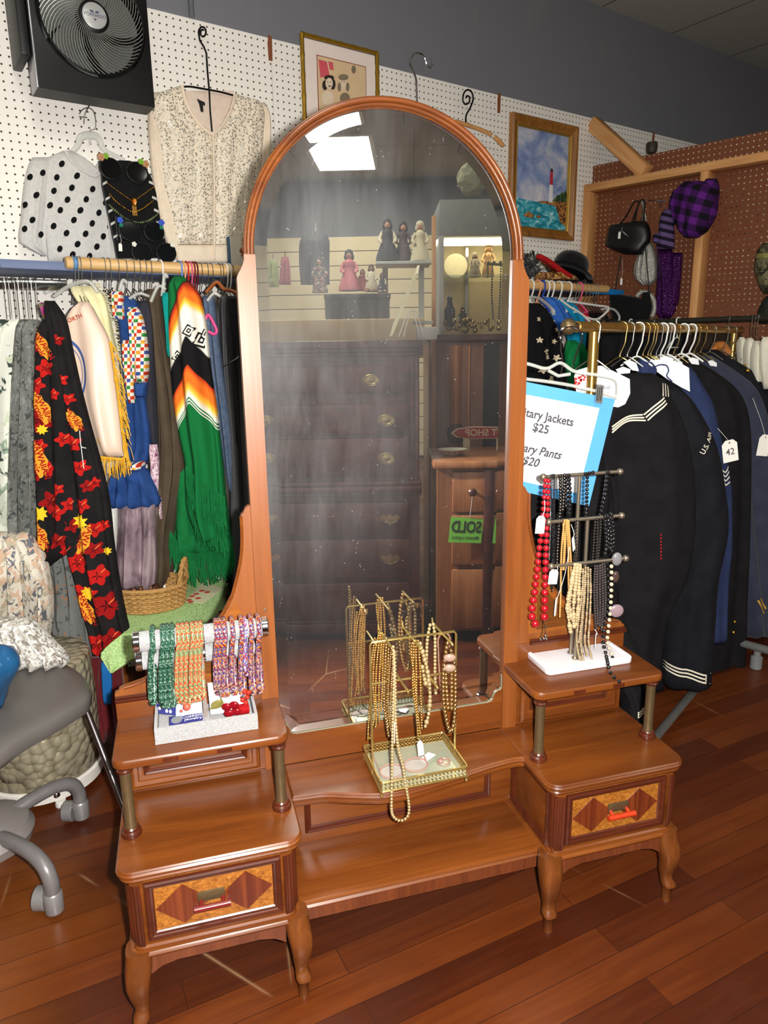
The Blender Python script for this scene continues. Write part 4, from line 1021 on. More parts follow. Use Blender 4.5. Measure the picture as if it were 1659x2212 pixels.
for m_, nm, cc in ((reds, 'red_hibiscus', (176, 26, 22)), (deep, 'deep_red_hibiscus', (140, 18, 18)), (yel, 'yellow_burst', (228, 190, 40)), (ora, 'orange_patch', (222, 150, 44)), (cen, 'dark_petal_vein', (44, 8, 10)), (pet, 'pale_stamen', (236, 110, 60)), (txt, 'lettering', (150, 12, 18))):
    print_on(hs, m_, cloth('print_' + nm, cc))
mb = MB(); mb.tube(cat_rom([PY(u, v, 2.0) for u, v in [(172, 930), (174, 955), (176, 965), (186, 968)]], 4), .0012, 5); mb.tube([PY(175, 963, 2.0), PY(181, 1012, 2.0)], .0012, 5); mb.build('drawstring', WHITEW, hs)
garment('tropical_collar', 'bright green and orange printed collar above the hibiscus shirt', 'shirt', [(655, 84, 108), (680, 96, 122), (710, 112, 135)], onY(2.10), print_mat('tropical_print', (60, 150, 50), [(230, 90, 30), (160, 40, 120)], 60, .52, 7), th=.02, nf=2, amp=.4, seed=15)
# satin banner with gold fringe
SATIN = NT('cream_satin'); SATIN.col(lin((222, 196, 176))); SATIN.set(0.42, 0.0, 0.5); SATIN = SATIN.m
bn = thing('satin_banner', PY(200, 800, 2.25), 'cream satin banner with blue emblem and gold fringe, folded over a hanger', 'banner')
o_, BL = garment('cloth', None, None, [(652, 172, 192), (680, 148, 208), (735, 140, 236), (800, 150, 247), (870, 165, 256), (930, 188, 263), (985, 212, 268)], onY(2.2), SATIN, th=.03, parent=bn, nf=1.0, amp=.3, seed=17)
mb = MB()
for r, w in ((58, 5), (50, 1.5), (30, 2)):
    for i in range(30):
        a = -1.25 + 2.3 * i / 30; a2 = a + 2.3 / 30; q = [(135 + (r + s * w / 2) * cos(x) , 808 + 1.35 * (r + s * w / 2) * sin(x)) for x, s in ((a, -1), (a, 1), (a2, 1), (a2, -1))]
        if all(BL[0].inside(*p) for p in q): mb.add([BL[0].fp(p[0], p[1], .003) for p in q], [(0, 1, 2, 3)])
print_on(o_, mb, cloth('emblem_blue', (66, 92, 148)))
mb = MB(); BL[0].text(mb, 'NORTH', 166, 690, 13, -.35, .004); print_on(o_, mb, cloth('emblem_red', (170, 70, 40)))
mb = MB(); BL[0].text(mb, 'IS', 222, 950, 19, -.1, .004, 0); print_on(o_, mb, cloth('emblem_gold', (214, 176, 60)))
rnd = random.Random(5); FR1 = cloth('gold_fringe', (214, 156, 34), (226, 176, 60), 80)
edge = cat_rom([PY(u, v, 2.17) for u, v in [(238, 738), (248, 800), (257, 870), (264, 930), (270, 986), (240, 990), (214, 987)]], 6)
mb = MB(); mb.tube(edge, .004, 7); mb.build('fringe_braid', FR1, bn)
mb = MB()
for i in range(110):
    q = i / 109 * (len(edge) - 1.001); k = int(q); p = edge[k].lerp(edge[k + 1], q - k); L_ = rnd.uniform(.04, .065); dx = rnd.uniform(.0, .03) if k < 24 else rnd.uniform(-.008, .008)
    mb.tube([p, p + Vector((dx * .7, rnd.uniform(-.012, .0), -L_ * .4)), p + Vector((dx, rnd.uniform(-.015, .0), -L_))], .0011, 4)
fr = mb.build('fringe', FR1, bn); fr['kind'] = 'stuff'
# pale fringed cloth behind
pc = thing('fringed_shawl', PY(215, 680, 2.33), 'pale yellow shawl with feathery edge beside the satin banner', 'shawl')
garment('cloth', None, None, [(618, 150, 205), (640, 160, 225), (680, 190, 236), (720, 215, 243), (760, 236, 252)], onY(2.33), cloth('pale_yellow_cloth', (222, 214, 164), (228, 222, 180), 30), th=.03, parent=pc, nf=2, amp=.3, seed=18)
mb = MB(); ed = cat_rom([PY(u, v, 2.32) for u, v in [(205, 612), (226, 640), (237, 680), (245, 720), (254, 760), (262, 800), (266, 850)]], 6)
for i in range(90):
    q = i / 89 * (len(ed) - 1.001); k = int(q); p = ed[k].lerp(ed[k + 1], q - k); mb.tube([p, p + Vector((rnd.uniform(.008, .026), rnd.uniform(-.01, .01), rnd.uniform(-.016, .006)))], .0009, 4)
fr = mb.build('feather_edge', cloth('feather_cream', (232, 226, 190)), pc); fr['kind'] = 'stuff'
mb = MB(); mb.tube(cat_rom([PY(u, v, 2.28) for u, v in [(118, 640), (150, 618), (190, 608), (212, 632)]], 5), [.012] * 16, 8, flat=.5); hgc = mb.build('clear_hanger', clr); tag(hgc, 'clear plastic hanger showing above the pale yellow shawl', 'hanger')
# gingham dress
t = NT('rainbow_gingham'); uv = t.n('ShaderNodeUVMap', uv_map='print'); sp_ = t.n('ShaderNodeSeparateXYZ'); t.l(uv.outputs[0], sp_.inputs[0])
iu = t.math('FLOOR', t.math('MULTIPLY', sp_.outputs[0], 1000 / 6.2)); iv = t.math('FLOOR', t.math('MULTIPLY', sp_.outputs[1], 1000 / 7.5))
ch = t.math('MODULO', t.math('ADD', iu, iv), 2.0); k3 = t.math('DIVIDE', t.math('MODULO', t.math('ADD', t.math('MULTIPLY', iu, 1.0), t.math('MULTIPLY', iv, 2.0)), 5.0), 5.0)
cc = t.ramp(k3, [(0.0, lin((190, 50, 30))), (0.19, lin((226, 150, 40))), (0.39, lin((50, 130, 60))), (0.59, lin((60, 80, 150))), (0.79, lin((200, 60, 30)))], 'CONSTANT')
t.col(t.mix(ch, cc, lin((226, 220, 206)))); t.set(0.85, 0, 0.2); GING = t.m
NAVY = cloth('navy_cotton', (36, 66, 122), (44, 76, 134), 20)
dr_ = thing('gingham_dress', PY(290, 850, 2.3), 'navy dress with rainbow gingham sleeves and a gathered peplum skirt', 'dress')
garment('bodice', None, None, [(640, 246, 285), (665, 248, 302), (700, 258, 300), (780, 266, 304), (880, 272, 318), (960, 280, 326), (1003, 262, 318)], onY(2.34), NAVY, th=.04, parent=dr_, nf=2, amp=.3, seed=20)
garment('sleeve', None, None, [(664, 276, 298), (690, 280, 308), (740, 284, 317), (790, 287, 320), (826, 293, 317)], onY(2.24), GING, th=.035, parent=dr_, nf=2, amp=.25, seed=21)
garment('sleeve', None, None, [(628, 242, 262), (650, 244, 266), (690, 250, 268)], onY(2.3), GING, th=.03, parent=dr_, nf=2, amp=.25, seed=22)
garment('gingham_panel', None, None, [(735, 264, 285), (800, 268, 290), (870, 278, 292)], onY(2.28), GING, th=.02, parent=dr_, nf=1, amp=.2, seed=22)
garment('cuff', None, None, [(825, 292, 318), (840, 294, 316), (857, 295, 315)], onY(2.24), NAVY, th=.033, parent=dr_, nf=1, amp=.1, seed=23)
garment('peplum', None, None, [(1008, 246, 310), (1030, 241, 326), (1060, 237, 340), (1084, 235, 347), (1094, 240, 342)], onY(2.3), NAVY, th=.07, parent=dr_, nf=4, amp=.3, seed=24)
garment('gingham_band', None, None, [(998, 262, 310), (1011, 258, 312)], onY(2.3), GING, th=.06, parent=dr_, nf=2, amp=.1, seed=25)
garment('pillow_trousers', 'charcoal trousers hanging between the navy dress and the brown dress', 'trousers', [(650, 296, 330), (700, 306, 336), (800, 312, 336), (900, 316, 345), (963, 318, 349)], onY(2.38), cloth('charcoal', (52, 52, 60)), th=.035, nf=1, amp=.3, seed=26)[0].name = 'charcoal_trousers'
garment('brown_dress', 'long brown dress hanging beside the green serape', 'dress', [(625, 316, 350), (680, 330, 352), (760, 335, 366), (860, 341, 384), (950, 343, 396), (1015, 338, 401), (1080, 338, 390), (1160, 338, 376), (1230, 338, 374), (1268, 346, 356)], onY(2.36), cloth('brown_twill', (78, 66, 52), (86, 74, 60), 14), th=.045, nf=2, amp=.35, seed=27)
garment('floral_blouse', 'pink and plum small floral blouse edge beside the brown dress', 'blouse', [(960, 322, 340), (1000, 326, 344), (1060, 328, 350), (1120, 336, 350)], onY(2.32), print_mat('plum_floral', (196, 160, 176), [(120, 60, 96), (226, 206, 206)], 90, .52, 9), th=.02, nf=1, amp=.2, seed=28)
t = NT('crushed_velour'); v = t.coord(); t.col(t.ramp(t.noise(t.coord(scale=(1, 1, .5)), 16, 5, 0.6, .6), [(0.36, lin((78, 60, 68))), (0.5, lin((128, 108, 116))), (0.68, lin((168, 146, 152)))])); t.set(0.5, 0, 0.4); t.bump(t.noise(v, 60, 4), .3, .006); VELR = t.m
garment('velour_trousers', 'mauve crushed velour trousers hanging down to the wicker basket', 'trousers', [[(1080, 258, 312), (1130, 257, 311), (1190, 254, 309), (1240, 250, 309), (1273, 251, 308)], [(1080, 306, 335), (1150, 308, 336), (1220, 309, 338), (1274, 309, 334)]], onY(2.28), VELR, th=.04, nf=1.5, amp=.35, seed=29)
garment('white_cardigan', 'white knit edge hanging behind the hibiscus shirt', 'cardigan', [(1085, 236, 254), (1150, 240, 255), (1210, 246, 252)], onY(2.3), cloth('white_knit', (216, 214, 208)), th=.02, nf=1, amp=.2, seed=30)
garment('teal_scarf', 'teal cloth hanging beside the neck of the serape', 'scarf', [(632, 350, 368), (660, 353, 370), (700, 358, 371), (770, 362, 372)], onY(2.30), cloth('teal_cotton', (10, 132, 126), (16, 142, 134), 20), th=.02, nf=1, amp=.2, seed=31)
# serape
t = NT('serape_stripes'); uv = t.n('ShaderNodeUVMap', uv_map='print'); sp_ = t.n('ShaderNodeSeparateXYZ'); t.l(uv.outputs[0], sp_.inputs[0])
p_ = t.math('MULTIPLY', sp_.outputs[1], 1.0)
G_, K_, R_, O_, Y_, W_ = lin((16, 104, 52)), lin((20, 19, 20)), lin((200, 62, 28)), lin((232, 112, 34)), lin((240, 190, 60)), lin((228, 224, 210))
st = [(.60, G_), (.604, K_), (.618, R_), (.628, O_), (.640, O_), (.652, Y_), (.664, W_), (.722, W_), (.726, K_), (.784, K_), (.788, R_), (.800, O_), (.818, O_), (.834, Y_), (.846, W_), (.852, W_), (.8525, G_), (.856, G_), (.8565, W_), (.859, W_), (.8595, G_), (.863, G_), (.8635, W_), (.8655, W_), (.866, G_)]
st = [((q - .58) / .30, c) for q, c in st]
t.col(t.ramp(t.math('DIVIDE', t.math('SUBTRACT', p_, .58), .30), st)); t.set(0.9, 0, 0.15); t.bump(t.noise(t.coord(scale=(1, 1, 6)), 160, 2), .3, .002); SER = t.m
sr = thing('serape', PY(425, 900, 2.3), 'green serape with orange, white and black bands and long green fringe', 'poncho')
mb = MB(); SL = Loft([(597, 376, 396), (612, 368, 412), (640, 366, 430), (700, 366, 445), (800, 371, 456), (880, 378, 468), (950, 390, 476), (1000, 400, 481), (1100, 404, 490), (1165, 430, 492)], onY(2.30), .05, nf=1.5, amp=.4, seed=33); SL.mesh(mb, 40, 70)
for k in list(mb.uv):
    u, v = mb.uv[k]; rg = 405 + (v - 600) * .055; mb.uv[k] = (u, v - (2.2 * (rg - u) * (1 if v < 760 else .8) if u < rg else (1.25 if v > 700 else 0.7) * (u - rg)))
o_ = mb.build('cloth', SER, sr, ang=80); set_uv(o_, mb)
mb = MB(); 
for (u, v, sz, a) in ((418, 715, 9, .5), (440, 735, 12, .35), (448, 722, 8, .35), (390, 770, 9, .6), (377, 805, 8, .6)):
    for q0, q1 in ((1.0, .72), (.42, .2)):
        A = [(q0 * sz * x, q0 * sz * 1.25 * y) for x, y in ((-1, -1), (1, -1), (1, 1), (-1, 1))]; B = [(x * q1 / q0, y * q1 / q0) for x, y in A]; c_, s_ = cos(a), sin(a)
        pp = [SL.fp(u + x * c_ - y * s_, v + x * s_ + y * c_, .004) for x, y in A + B]; mb.add(pp, [(i, (i + 1) % 4, 4 + (i + 1) % 4, 4 + i) for i in range(4)])
print_on(o_, mb, cloth('motif_black', (22, 20, 22)))
GRNC = cloth('green_wool', (16, 100, 50), (22, 112, 58), 30)
garment('lower_cloth', None, None, [(1000, 372, 470), (1030, 366, 482), (1100, 364, 492), (1160, 366, 500), (1195, 370, 500)], onY(2.38), GRNC, th=.05, parent=sr, nf=3, amp=.35, seed=34)
mb = MB(); rnd = random.Random(9)
for pth, Y_, n_, Lr in (([(402, 1012), (425, 1040), (455, 1060), (485, 1080)], 2.24, 80, (.07, .12)), ([(366, 1150), (400, 1195), (440, 1200), (480, 1190), (501, 1165)], 2.33, 150, (.06, .11)), ([(420, 1100), (440, 1130), (470, 1140), (488, 1150)], 2.27, 60, (.05, .09))):
    e_ = cat_rom([PY(u, v, Y_) for u, v in pth], 8)
    for i in range(n_):
        q = i / (n_ - 1) * (len(e_) - 1.001); k = int(q); p = e_[k].lerp(e_[k + 1], q - k); L_ = rnd.uniform(*Lr)
        mb.tube([p + Vector((0, 0, .01)), p + Vector((rnd.uniform(-.006, .006), rnd.uniform(-.012, .002), -L_ * .5)), p + Vector((rnd.uniform(-.01, .01), rnd.uniform(-.012, .004), -L_))], .0022, 4)
fr = mb.build('fringe', GRNC, sr); fr['kind'] = 'stuff'
DEN = cloth('blue_denim', (74, 88, 112), (90, 104, 128), 60)
dj = garment('denim_jeans', 'blue denim jeans hanging right of the serape', 'jeans', [(640, 438, 462), (700, 446, 470), (800, 456, 482), (900, 470, 496), (1000, 484, 506), (1062, 496, 508)], onY(2.42), DEN, th=.03, nf=1, amp=.3, seed=35)[0]
bj = garment('black_velvet_jacket', 'black velvet jacket hanging beside the mirror frame', 'jacket', [(640, 474, 520), (700, 476, 524), (800, 480, 530), (950, 496, 536), (1100, 496, 545), (1310, 500, 548)], onY(2.46), cloth('black_velvet_cloth', (18, 17, 20), (28, 26, 30), 10, .2), th=.06, nf=2, amp=.35, seed=36)[0]
mb = MB(); mb.tube(cat_rom([PY(u, v, 2.36) for u, v in [(484, 792), (495, 784), (506, 778), (516, 770)]], 5), .0022, 6); mb.build('beaded_trim', CHROME, bj)
garment('dark_coat', 'dark coat hanging behind the mirror at the left', 'coat', [(640, 505, 560), (800, 510, 570), (1000, 515, 580), (1330, 480, 590)], onY(2.55), cloth('black_coat', (15, 15, 17)), th=.06, nf=2, amp=.3, seed=37)
WH = wood('varnished_hanger_wood', (130, 66, 28), (160, 88, 40), (178, 104, 52), 'X', 2, .3)
mb = MB(); mb.tube(cat_rom([PY(u, v, 2.40) for u, v in [(446, 632), (458, 618), (470, 610), (484, 624), (505, 630), (520, 640)]], 5), .010, 8, flat=.6); tag(mb.build('wooden_hanger', WH), 'brown wooden hanger over the black velvet jacket left of the mirror', 'hanger')
mb = MB(); mb.tube(cat_rom([PY(u, v, 2.34) for u, v in [(444, 690), (450, 680), (462, 700), (468, 715), (462, 722), (450, 716)]], 5), .005, 8); tag(mb.build('pink_hanger', plain('pink_plastic', (206, 70, 130), 0.4)), 'pink plastic hanger end beside the serape', 'hanger')
for i, (u0, v0, u1, v1) in enumerate(((255, 640, 275, 612), (280, 645, 322, 640), (326, 652, 358, 625), (350, 640, 362, 600), (448, 650, 476, 640))):
    mb = MB(); mb.tube(cat_rom([PY(u0, v0, 2.3), PY((u0 + u1) / 2, min(v0, v1) - 6, 2.3), PY(u1, v1, 2.3)], 6), .008, 8, flat=.6); tag(mb.build('clear_hanger', clr), 'clear plastic hanger shoulder among the clothes under the maple rod', 'hanger', 'clear hangers under the maple rod')

# blue book and carved hand on the shelf board beside the mirror
bk = thing('teal_book', WP(t_at(512, 530, .16), .16, 1.539), 'teal hardback standing on the shelf board behind the mirror frame', 'book')
ttb = t_at(512, 530, .16); mb = MB(WM); mb.box(ttb - .035, ttb + .09, -.17, -.145, 1.539, 1.672, .002); mb.build('cover', plain('teal_cover', (12, 84, 116), 0.5), bk)
mb = MB(WM); mb.box(ttb - .032, ttb + .087, -.1705, -.1702 if False else -.167, 1.541, 1.6725); mb.build('pages', plain('page_edge', (214, 208, 190), 0.8), bk)
ch_ = thing('carved_figurine', PWn(524, 540, .24), 'small carved brown wooden figure on the shelf board peeking past the mirror rim', 'figurine')
mb = MB(); P = PWn(524, 541, .24); mb.ball(P, .012, 12, 8, (1, 1, 1)); mb.ball(P + Vector((.004, 0, -.016)), .012, 10, 6, (1, 1, .8)); mb.build('body', WH, ch_)
for k, (du, dv) in enumerate(((-2, -30), (-4, -22), (-3, -14), (-2, -8))):
    mb = MB(); mb.tube(cat_rom([P + WE * .012, PWn(526 + du * .4, 532 + dv * .5, .24), PWn(523 + du, 540 + dv, .24)], 4), [.003 - .002 * i / 8 for i in range(9)], 6); mb.build('finger', WH, ch_)

# ================================================================== low table with green crochet cloth, basket, napkin
TZ = 0.425
Tc = [PZ(494, 1262, TZ), PZ(312, 1392, TZ), PZ(235, 1345, TZ), PZ(420, 1230, TZ)]
tb = thing('low_table', (Tc[0] + Tc[2]) / 2 - Vector((0, 0, TZ)), 'low table under a pale green crochet cloth behind the vanity', 'table')
mb = MB(); vs = [p + Vector((0, 0, dz)) for dz in (-.03, -.004) for p in Tc]; mb.add(vs, [(0, 1, 2, 3), (7, 6, 5, 4), (0, 4, 5, 1), (1, 5, 6, 2), (2, 6, 7, 3), (3, 7, 4, 0)]); mb.build('table_top', WDL, tb, smooth=False)
ctr = sum(Tc, Vector()) / 4
for p in Tc:
    q = p + (ctr - p) * .12; mb = MB(); mb.tube([Vector((q.x, q.y, 0)), Vector((q.x, q.y, TZ - .03))], [.014, .02], 10); mb.build('leg', WDL, tb)
t = NT('green_crochet'); v = t.coord(); vo = t.n('ShaderNodeTexVoronoi'); vo.inputs['Scale'].default_value = 150; t.l(v, vo.inputs['Vector'])
t.col(t.mix(vo.outputs['Distance'], lin((192, 222, 158)), lin((150, 186, 112)))); t.set(.9, 0, .15); t.bump(vo.outputs['Distance'], .5, .004); CRO = t.m
mb = MB(); n = 24; rim = []
for i in range(4):
    for k in range(n): rim.append(Tc[i].lerp(Tc[(i + 1) % 4], k / n))
r1 = [ctr + (p - ctr) * 1.01 + Vector((0, 0, .001)) for p in rim]; r2 = [ctr + (p - ctr) * (1.03 + .006 * sin(i * 1.1)) + Vector((0, 0, -.03)) for i, p in enumerate(rim)]; r3 = [ctr + (p - ctr) * (1.04 + .012 * sin(i * .9)) + Vector((0, 0, -.075 + .006 * sin(i * 1.9))) for i, p in enumerate(rim)]
N_ = len(rim); mb.add([ctr + Vector((0, 0, .0015))] + r1 + r2 + r3, [(0, 1 + i, 1 + (i + 1) % N_) for i in range(N_)] + [(1 + a * N_ + i, 1 + (a + 1) * N_ + i, 1 + (a + 1) * N_ + (i + 1) % N_, 1 + a * N_ + (i + 1) % N_) for a in (0, 1) for i in range(N_)])
tc_ = mb.build('tablecloth', CRO, ang=60); tag(tc_, 'pale green crochet cloth spread over the low table behind the vanity', 'tablecloth')
mb = MB()
lc = [(215, 1418), (240, 1392), (280, 1374), (312, 1385), (296, 1410), (262, 1440), (238, 1452), (222, 1436)]
LP = Loft([(1368, 266, 312), (1388, 240, 316), (1414, 216, 304), (1428, 222, 284), (1442, 231, 262), (1453, 238, 245)], onY(1.93), .006, nf=2, amp=.5, seed=40); LP.mesh(mb)
mb.build('lace_corner', CRO, tc_)
t = NT('wicker'); v = t.coord(); wv = t.n('ShaderNodeTexWave', wave_type='BANDS', bands_direction='Z'); wv.inputs['Scale'].default_value = 60; t.l(v, wv.inputs['Vector'])
t.col(t.mix(t.noise(v, 60, 3), lin((150, 108, 58)), lin((196, 152, 92)))); t.set(.6, 0, .3); t.bump(wv.outputs['Fac'], .5, .004); WICK = t.m
Bc = PZ(322, 1308, TZ) + Vector((0, 0, .003)); bsk = thing('wicker_basket', Bc, 'oval wicker basket with twisted handle on the green crochet cloth', 'basket')
mb = MB(); RBX, RBY, RBH = .128, .10, .075
for k in range(11):
    z = .004 + RBH * k / 10; sc_ = .9 + .1 * k / 10
    mb.tube([Bc + Vector(((RBX * sc_ + .0035 * (1 if (i + k) % 2 else -1)) * cos(2 * pi * i / 52), (RBY * sc_ + .0035 * (1 if (i + k) % 2 else -1)) * sin(2 * pi * i / 52), z)) for i in range(52)], .0042, 5, True)
mb.lathe([(.09, 0), (.1, .003)], Bc, 30); mb.build('woven_wall', WICK, bsk)
mb = MB()
for i in range(26):
    a = 2 * pi * i / 26; mb.tube([Bc + Vector((RBX * .9 * cos(a), RBY * .9 * sin(a), 0)), Bc + Vector((RBX * cos(a), RBY * sin(a), RBH + .004))], .003, 5)
mb.build('stake', WICK, bsk); mb = MB()
mb.tube([Bc + Vector((RBX * cos(2 * pi * i / 40), RBY * sin(2 * pi * i / 40), RBH + .004)) for i in range(40)], .0065, 7, True); mb.build('rim', WICK, bsk)
mb = MB()
for q in (-1, 1):
    e0 = Bc + Vector((RBX * .93, -.04, RBH)); e1 = Bc + Vector((RBX * .93, .05, RBH)); pts = []
    for i in range(25):
        f = i / 24; c_ = e0.lerp(e1, f) + Vector((.012 * sin(pi * f), 0, .085 * sin(pi * f) ** .7)); pts.append(c_ + Vector((.004 * q * cos(f * 26), .004 * q * sin(f * 26), 0)))
    mb.tube(pts, .0055, 7)
mb.build('handle', WICK, bsk)
pl_ = MB(); rnd = random.Random(3)
for i in range(12): pl_.ball(Bc + Vector((rnd.uniform(-.07, .05), rnd.uniform(-.05, .03), .03 + rnd.uniform(0, .025))), rnd.uniform(.012, .022), 8, 5)
tag(pl_.build('potpourri', print_mat('potpourri_mix', (70, 38, 22), [(150, 110, 70), (40, 20, 14)], 40, .5, 3)), 'heap of dark brown potpourri in the wicker basket', 'potpourri', kind='stuff')
nk = garment('white_cloth', 'white crumpled cloth in the back of the wicker basket', 'cloth', [(1245, 336, 360), (1258, 334, 372), (1272, 338, 372)], onY(2.36), cloth('white_cotton', (214, 208, 196)), th=.02, nf=3, amp=.5, seed=41)[0]
mb = MB(); Np = [PZ(u, v, TZ + .004) for u, v in [(398, 1300), (440, 1258), (482, 1272), (440, 1304)]]
mb.add([p + Vector((0, 0, dz)) for dz in (0, .0015) for p in Np], [(0, 1, 2, 3)[::-1], (4, 5, 6, 7), (0, 4, 7, 3), (0, 1, 5, 4), (1, 2, 6, 5), (2, 3, 7, 6)]); nap = mb.build('embroidered_napkin', cloth('ecru_linen', (206, 206, 168)), smooth=False); tag(nap, 'ecru napkin embroidered with red flowers on the green crochet cloth', 'napkin')
mb = MB()
for u, v in ((408, 1296), (415, 1288), (424, 1283), (436, 1276), (448, 1279), (428, 1292), (412, 1300)):
    c_ = PZ(u, v, TZ + .0075)
    for k in range(5): mb.ball(c_ + Vector((.006 * cos(k * 1.257), .006 * sin(k * 1.257), 0)), .005, 6, 4, (1, 1, .2))
print_on(nap, mb, cloth('embroidery_red', (170, 60, 44)))
garment('red_curtain', 'dark red velvet curtain hanging under the low table', 'curtain', [(1420, 186, 262), (1500, 195, 268), (1600, 212, 275)], onY(2.0), cloth('dark_red_velvet', (74, 12, 18), (88, 18, 24), 12, .2), th=.03, nf=3, amp=.4, seed=42)
garment('blue_curtain', 'strip of blue cloth in front of the dark red velvet curtain', 'cloth', [(1430, 218, 238), (1470, 220, 242), (1520, 226, 240)], onY(1.94), cloth('mid_blue_cloth', (24, 90, 150)), th=.012, nf=1, amp=.3, seed=43)

# ================================================================== swivel chair, hammered drum, bag
M_VINYL = plain('grey_vinyl', (92, 88, 84), 0.42, var=.12, vs=14, bump=.1, bs=300)
M_GREYP = plain('grey_enamel_tube', (116, 112, 112), 0.35, 0.2, .2, 30)
CHX, CHY = PZ(-32, 1800, .11).xy
chr_ = thing('swivel_chair', (CHX, CHY, 0), 'grey vinyl swivel stool on a tube-armed caster base at the left edge', 'chair')
cpx = [(-60, 1470), (-20, 1432), (60, 1418), (130, 1428), (176, 1452), (192, 1480), (190, 1502), (150, 1530), (60, 1580), (-60, 1640)]
top = [PZ(u, v, .455) for u, v in cpx]; cc_ = sum(top, Vector()) / len(top)
top = cat_rom(top + [top[0]], 4)[:-1]; n = len(top); mb = MB(); rings = []
for sc_, dz in ((.2, .004), (.7, .004), (.95, .0), (1.0, -.008), (1.0, -.030), (.97, -.042), (.8, -.046), (.2, -.046)): rings.append([cc_ + (p - cc_) * sc_ + Vector((0, 0, dz)) for p in top])
vs = [p for r in rings for p in r]; fs = [tuple(range(n)), tuple(reversed([(len(rings) - 1) * n + k for k in range(n)]))]
for i in range(len(rings) - 1):
    for k in range(n): l = (k + 1) % n; fs.append((i * n + k, (i + 1) * n + k, (i + 1) * n + l, i * n + l))
mb.add(vs, fs); mb.build('seat', M_VINYL, chr_, ang=60)
mb = MB(); mb.lathe([(.085, .08), (.105, .086), (.112, .11), (.10, .135), (.06, .15), (.028, .156), (.022, .40), (.09, .405), (.09, .41)], (CHX, CHY, 0), 24); hubc = mb.build('hub', plain('grey_casting', (134, 128, 124), 0.5, 0.2), chr_)
ends = [PZ(120, 1975, .0), PZ(178, 1772, .0)]
a0 = math.atan2(ends[0].y - CHY, ends[0].x - CHX); a1 = math.atan2(ends[1].y - CHY, ends[1].x - CHX); R_ = ((ends[0].xy - Vector((CHX, CHY))).length + (ends[1].xy - Vector((CHX, CHY))).length) / 2
SILV = plain('silver_caster', (150, 148, 148), 0.35, 0.5)
for k, (ax_, e_) in enumerate([(a0, ends[0]), (a1, ends[1])] + [(a1 + (2 * pi - (a1 - a0)) / 3 * j, None) for j in (1, 2)]):
    e_ = e_ or Vector((CHX + R_ * cos(ax_), CHY + R_ * sin(ax_), 0)); d_ = (e_ - Vector((CHX, CHY, 0))); 
    pts = cat_rom([Vector((CHX, CHY, .118)) + d_ * .12, Vector((CHX, CHY, .135)) + d_ * .45, Vector((CHX, CHY, .138)) + d_ * .75, Vector((CHX, CHY, .122)) + d_ * .93, Vector((CHX, CHY, .09)) + d_ * 1.0, Vector((CHX, CHY, .06)) + d_ * 1.0], 5)
    mb = MB(); mb.tube(pts, .0175, 12); lg = mb.build('arm', M_GREYP, chr_)
    mb = MB(); mb.lathe([(.0205, .012), (.021, .014), (.021, .058), (.018, .062)], e_, 18); cs = mb.build('caster', SILV, lg)
    px_ = Vector((-d_.y, d_.x, 0)).normalized() * .0; s_ = e_ - d_.normalized() * .012 + Vector((-.026, .012, 0))
    mb = MB(); mb.lathe([(.026, -.014), (.028, -.012), (.028, .012), (.026, .014)], s_ + Vector((0, 0, .0285)), 18, Matrix.Rotation(pi / 2, 3, 'Y')); mb.build('wheel', SILV, lg)
# slanted chrome tube leg beside the seat
mb = MB(); mb.tube([PY(176, 1508, 1.60), PY(252, 1702, 1.50), PY(300, 1830, 1.44)], .0085, 10); 
tl = mb.build('metal_leg', metal('worn_chrome', (150, 140, 142), 0.25)); tag(tl, 'slanted worn chrome tube leg between the swivel stool and the vanity', 'table leg')
# hammered drum
DC = Vector((-1.035, 1.904, 0)); dm = thing('hammered_drum', DC, 'small hammered pewter-beige drum stool with white foot ring behind the swivel stool', 'stool')
t = NT('hammered_metal'); v = t.coord(); vo = t.n('ShaderNodeTexVoronoi'); vo.inputs['Scale'].default_value = 42; t.l(v, vo.inputs['Vector'])
t.col(t.mix(vo.outputs['Distance'], lin((176, 168, 144)), lin((136, 126, 102)))); t.set(.34, .3, .5)
t.bump(t.math('SUBTRACT', 1.0, t.math('MULTIPLY', vo.outputs['Distance'], vo.outputs['Distance'])), 0.8, .010); HAM = t.m
mb = MB(); RD = .16; mb.lathe([(RD * .97, .058), (RD, .065), (RD * 1.03, .16), (RD * 1.04, .25), (RD * 1.02, .37), (RD, .40), (RD * .94, .405), (.01, .406)], DC, 48); mb.build('drum', HAM, dm)
mb = MB(); mb.lathe([(RD * .99, .018), (RD * 1.03, .022), (RD * 1.03, .055), (RD * 1.0, .059)], DC, 48); fr_ = mb.build('foot_ring', plain('white_ring', (218, 214, 206), 0.4), dm)
for a in (-.9, .67, 2.24, 3.81):
    mb = MB(); p = DC + Vector((RD * cos(a), RD * sin(a), 0)); mb.lathe([(.014, .0), (.016, .004), (.014, .019)], p, 14); mb.build('foot', plain('white_foot', (222, 220, 214), .4), dm)
a = -.95; p = DC + Vector((RD * 1.03 * cos(a), RD * 1.03 * sin(a), .04)); mb = MB(); mb.lathe([(.009, 0), (.009, .002), (.006, .005), (.001, .006)], p, 14, Matrix.Rotation(a, 3, 'Z') @ Matrix.Rotation(pi / 2, 3, 'Y')); mb.build('screw_cap', CHROME, dm)
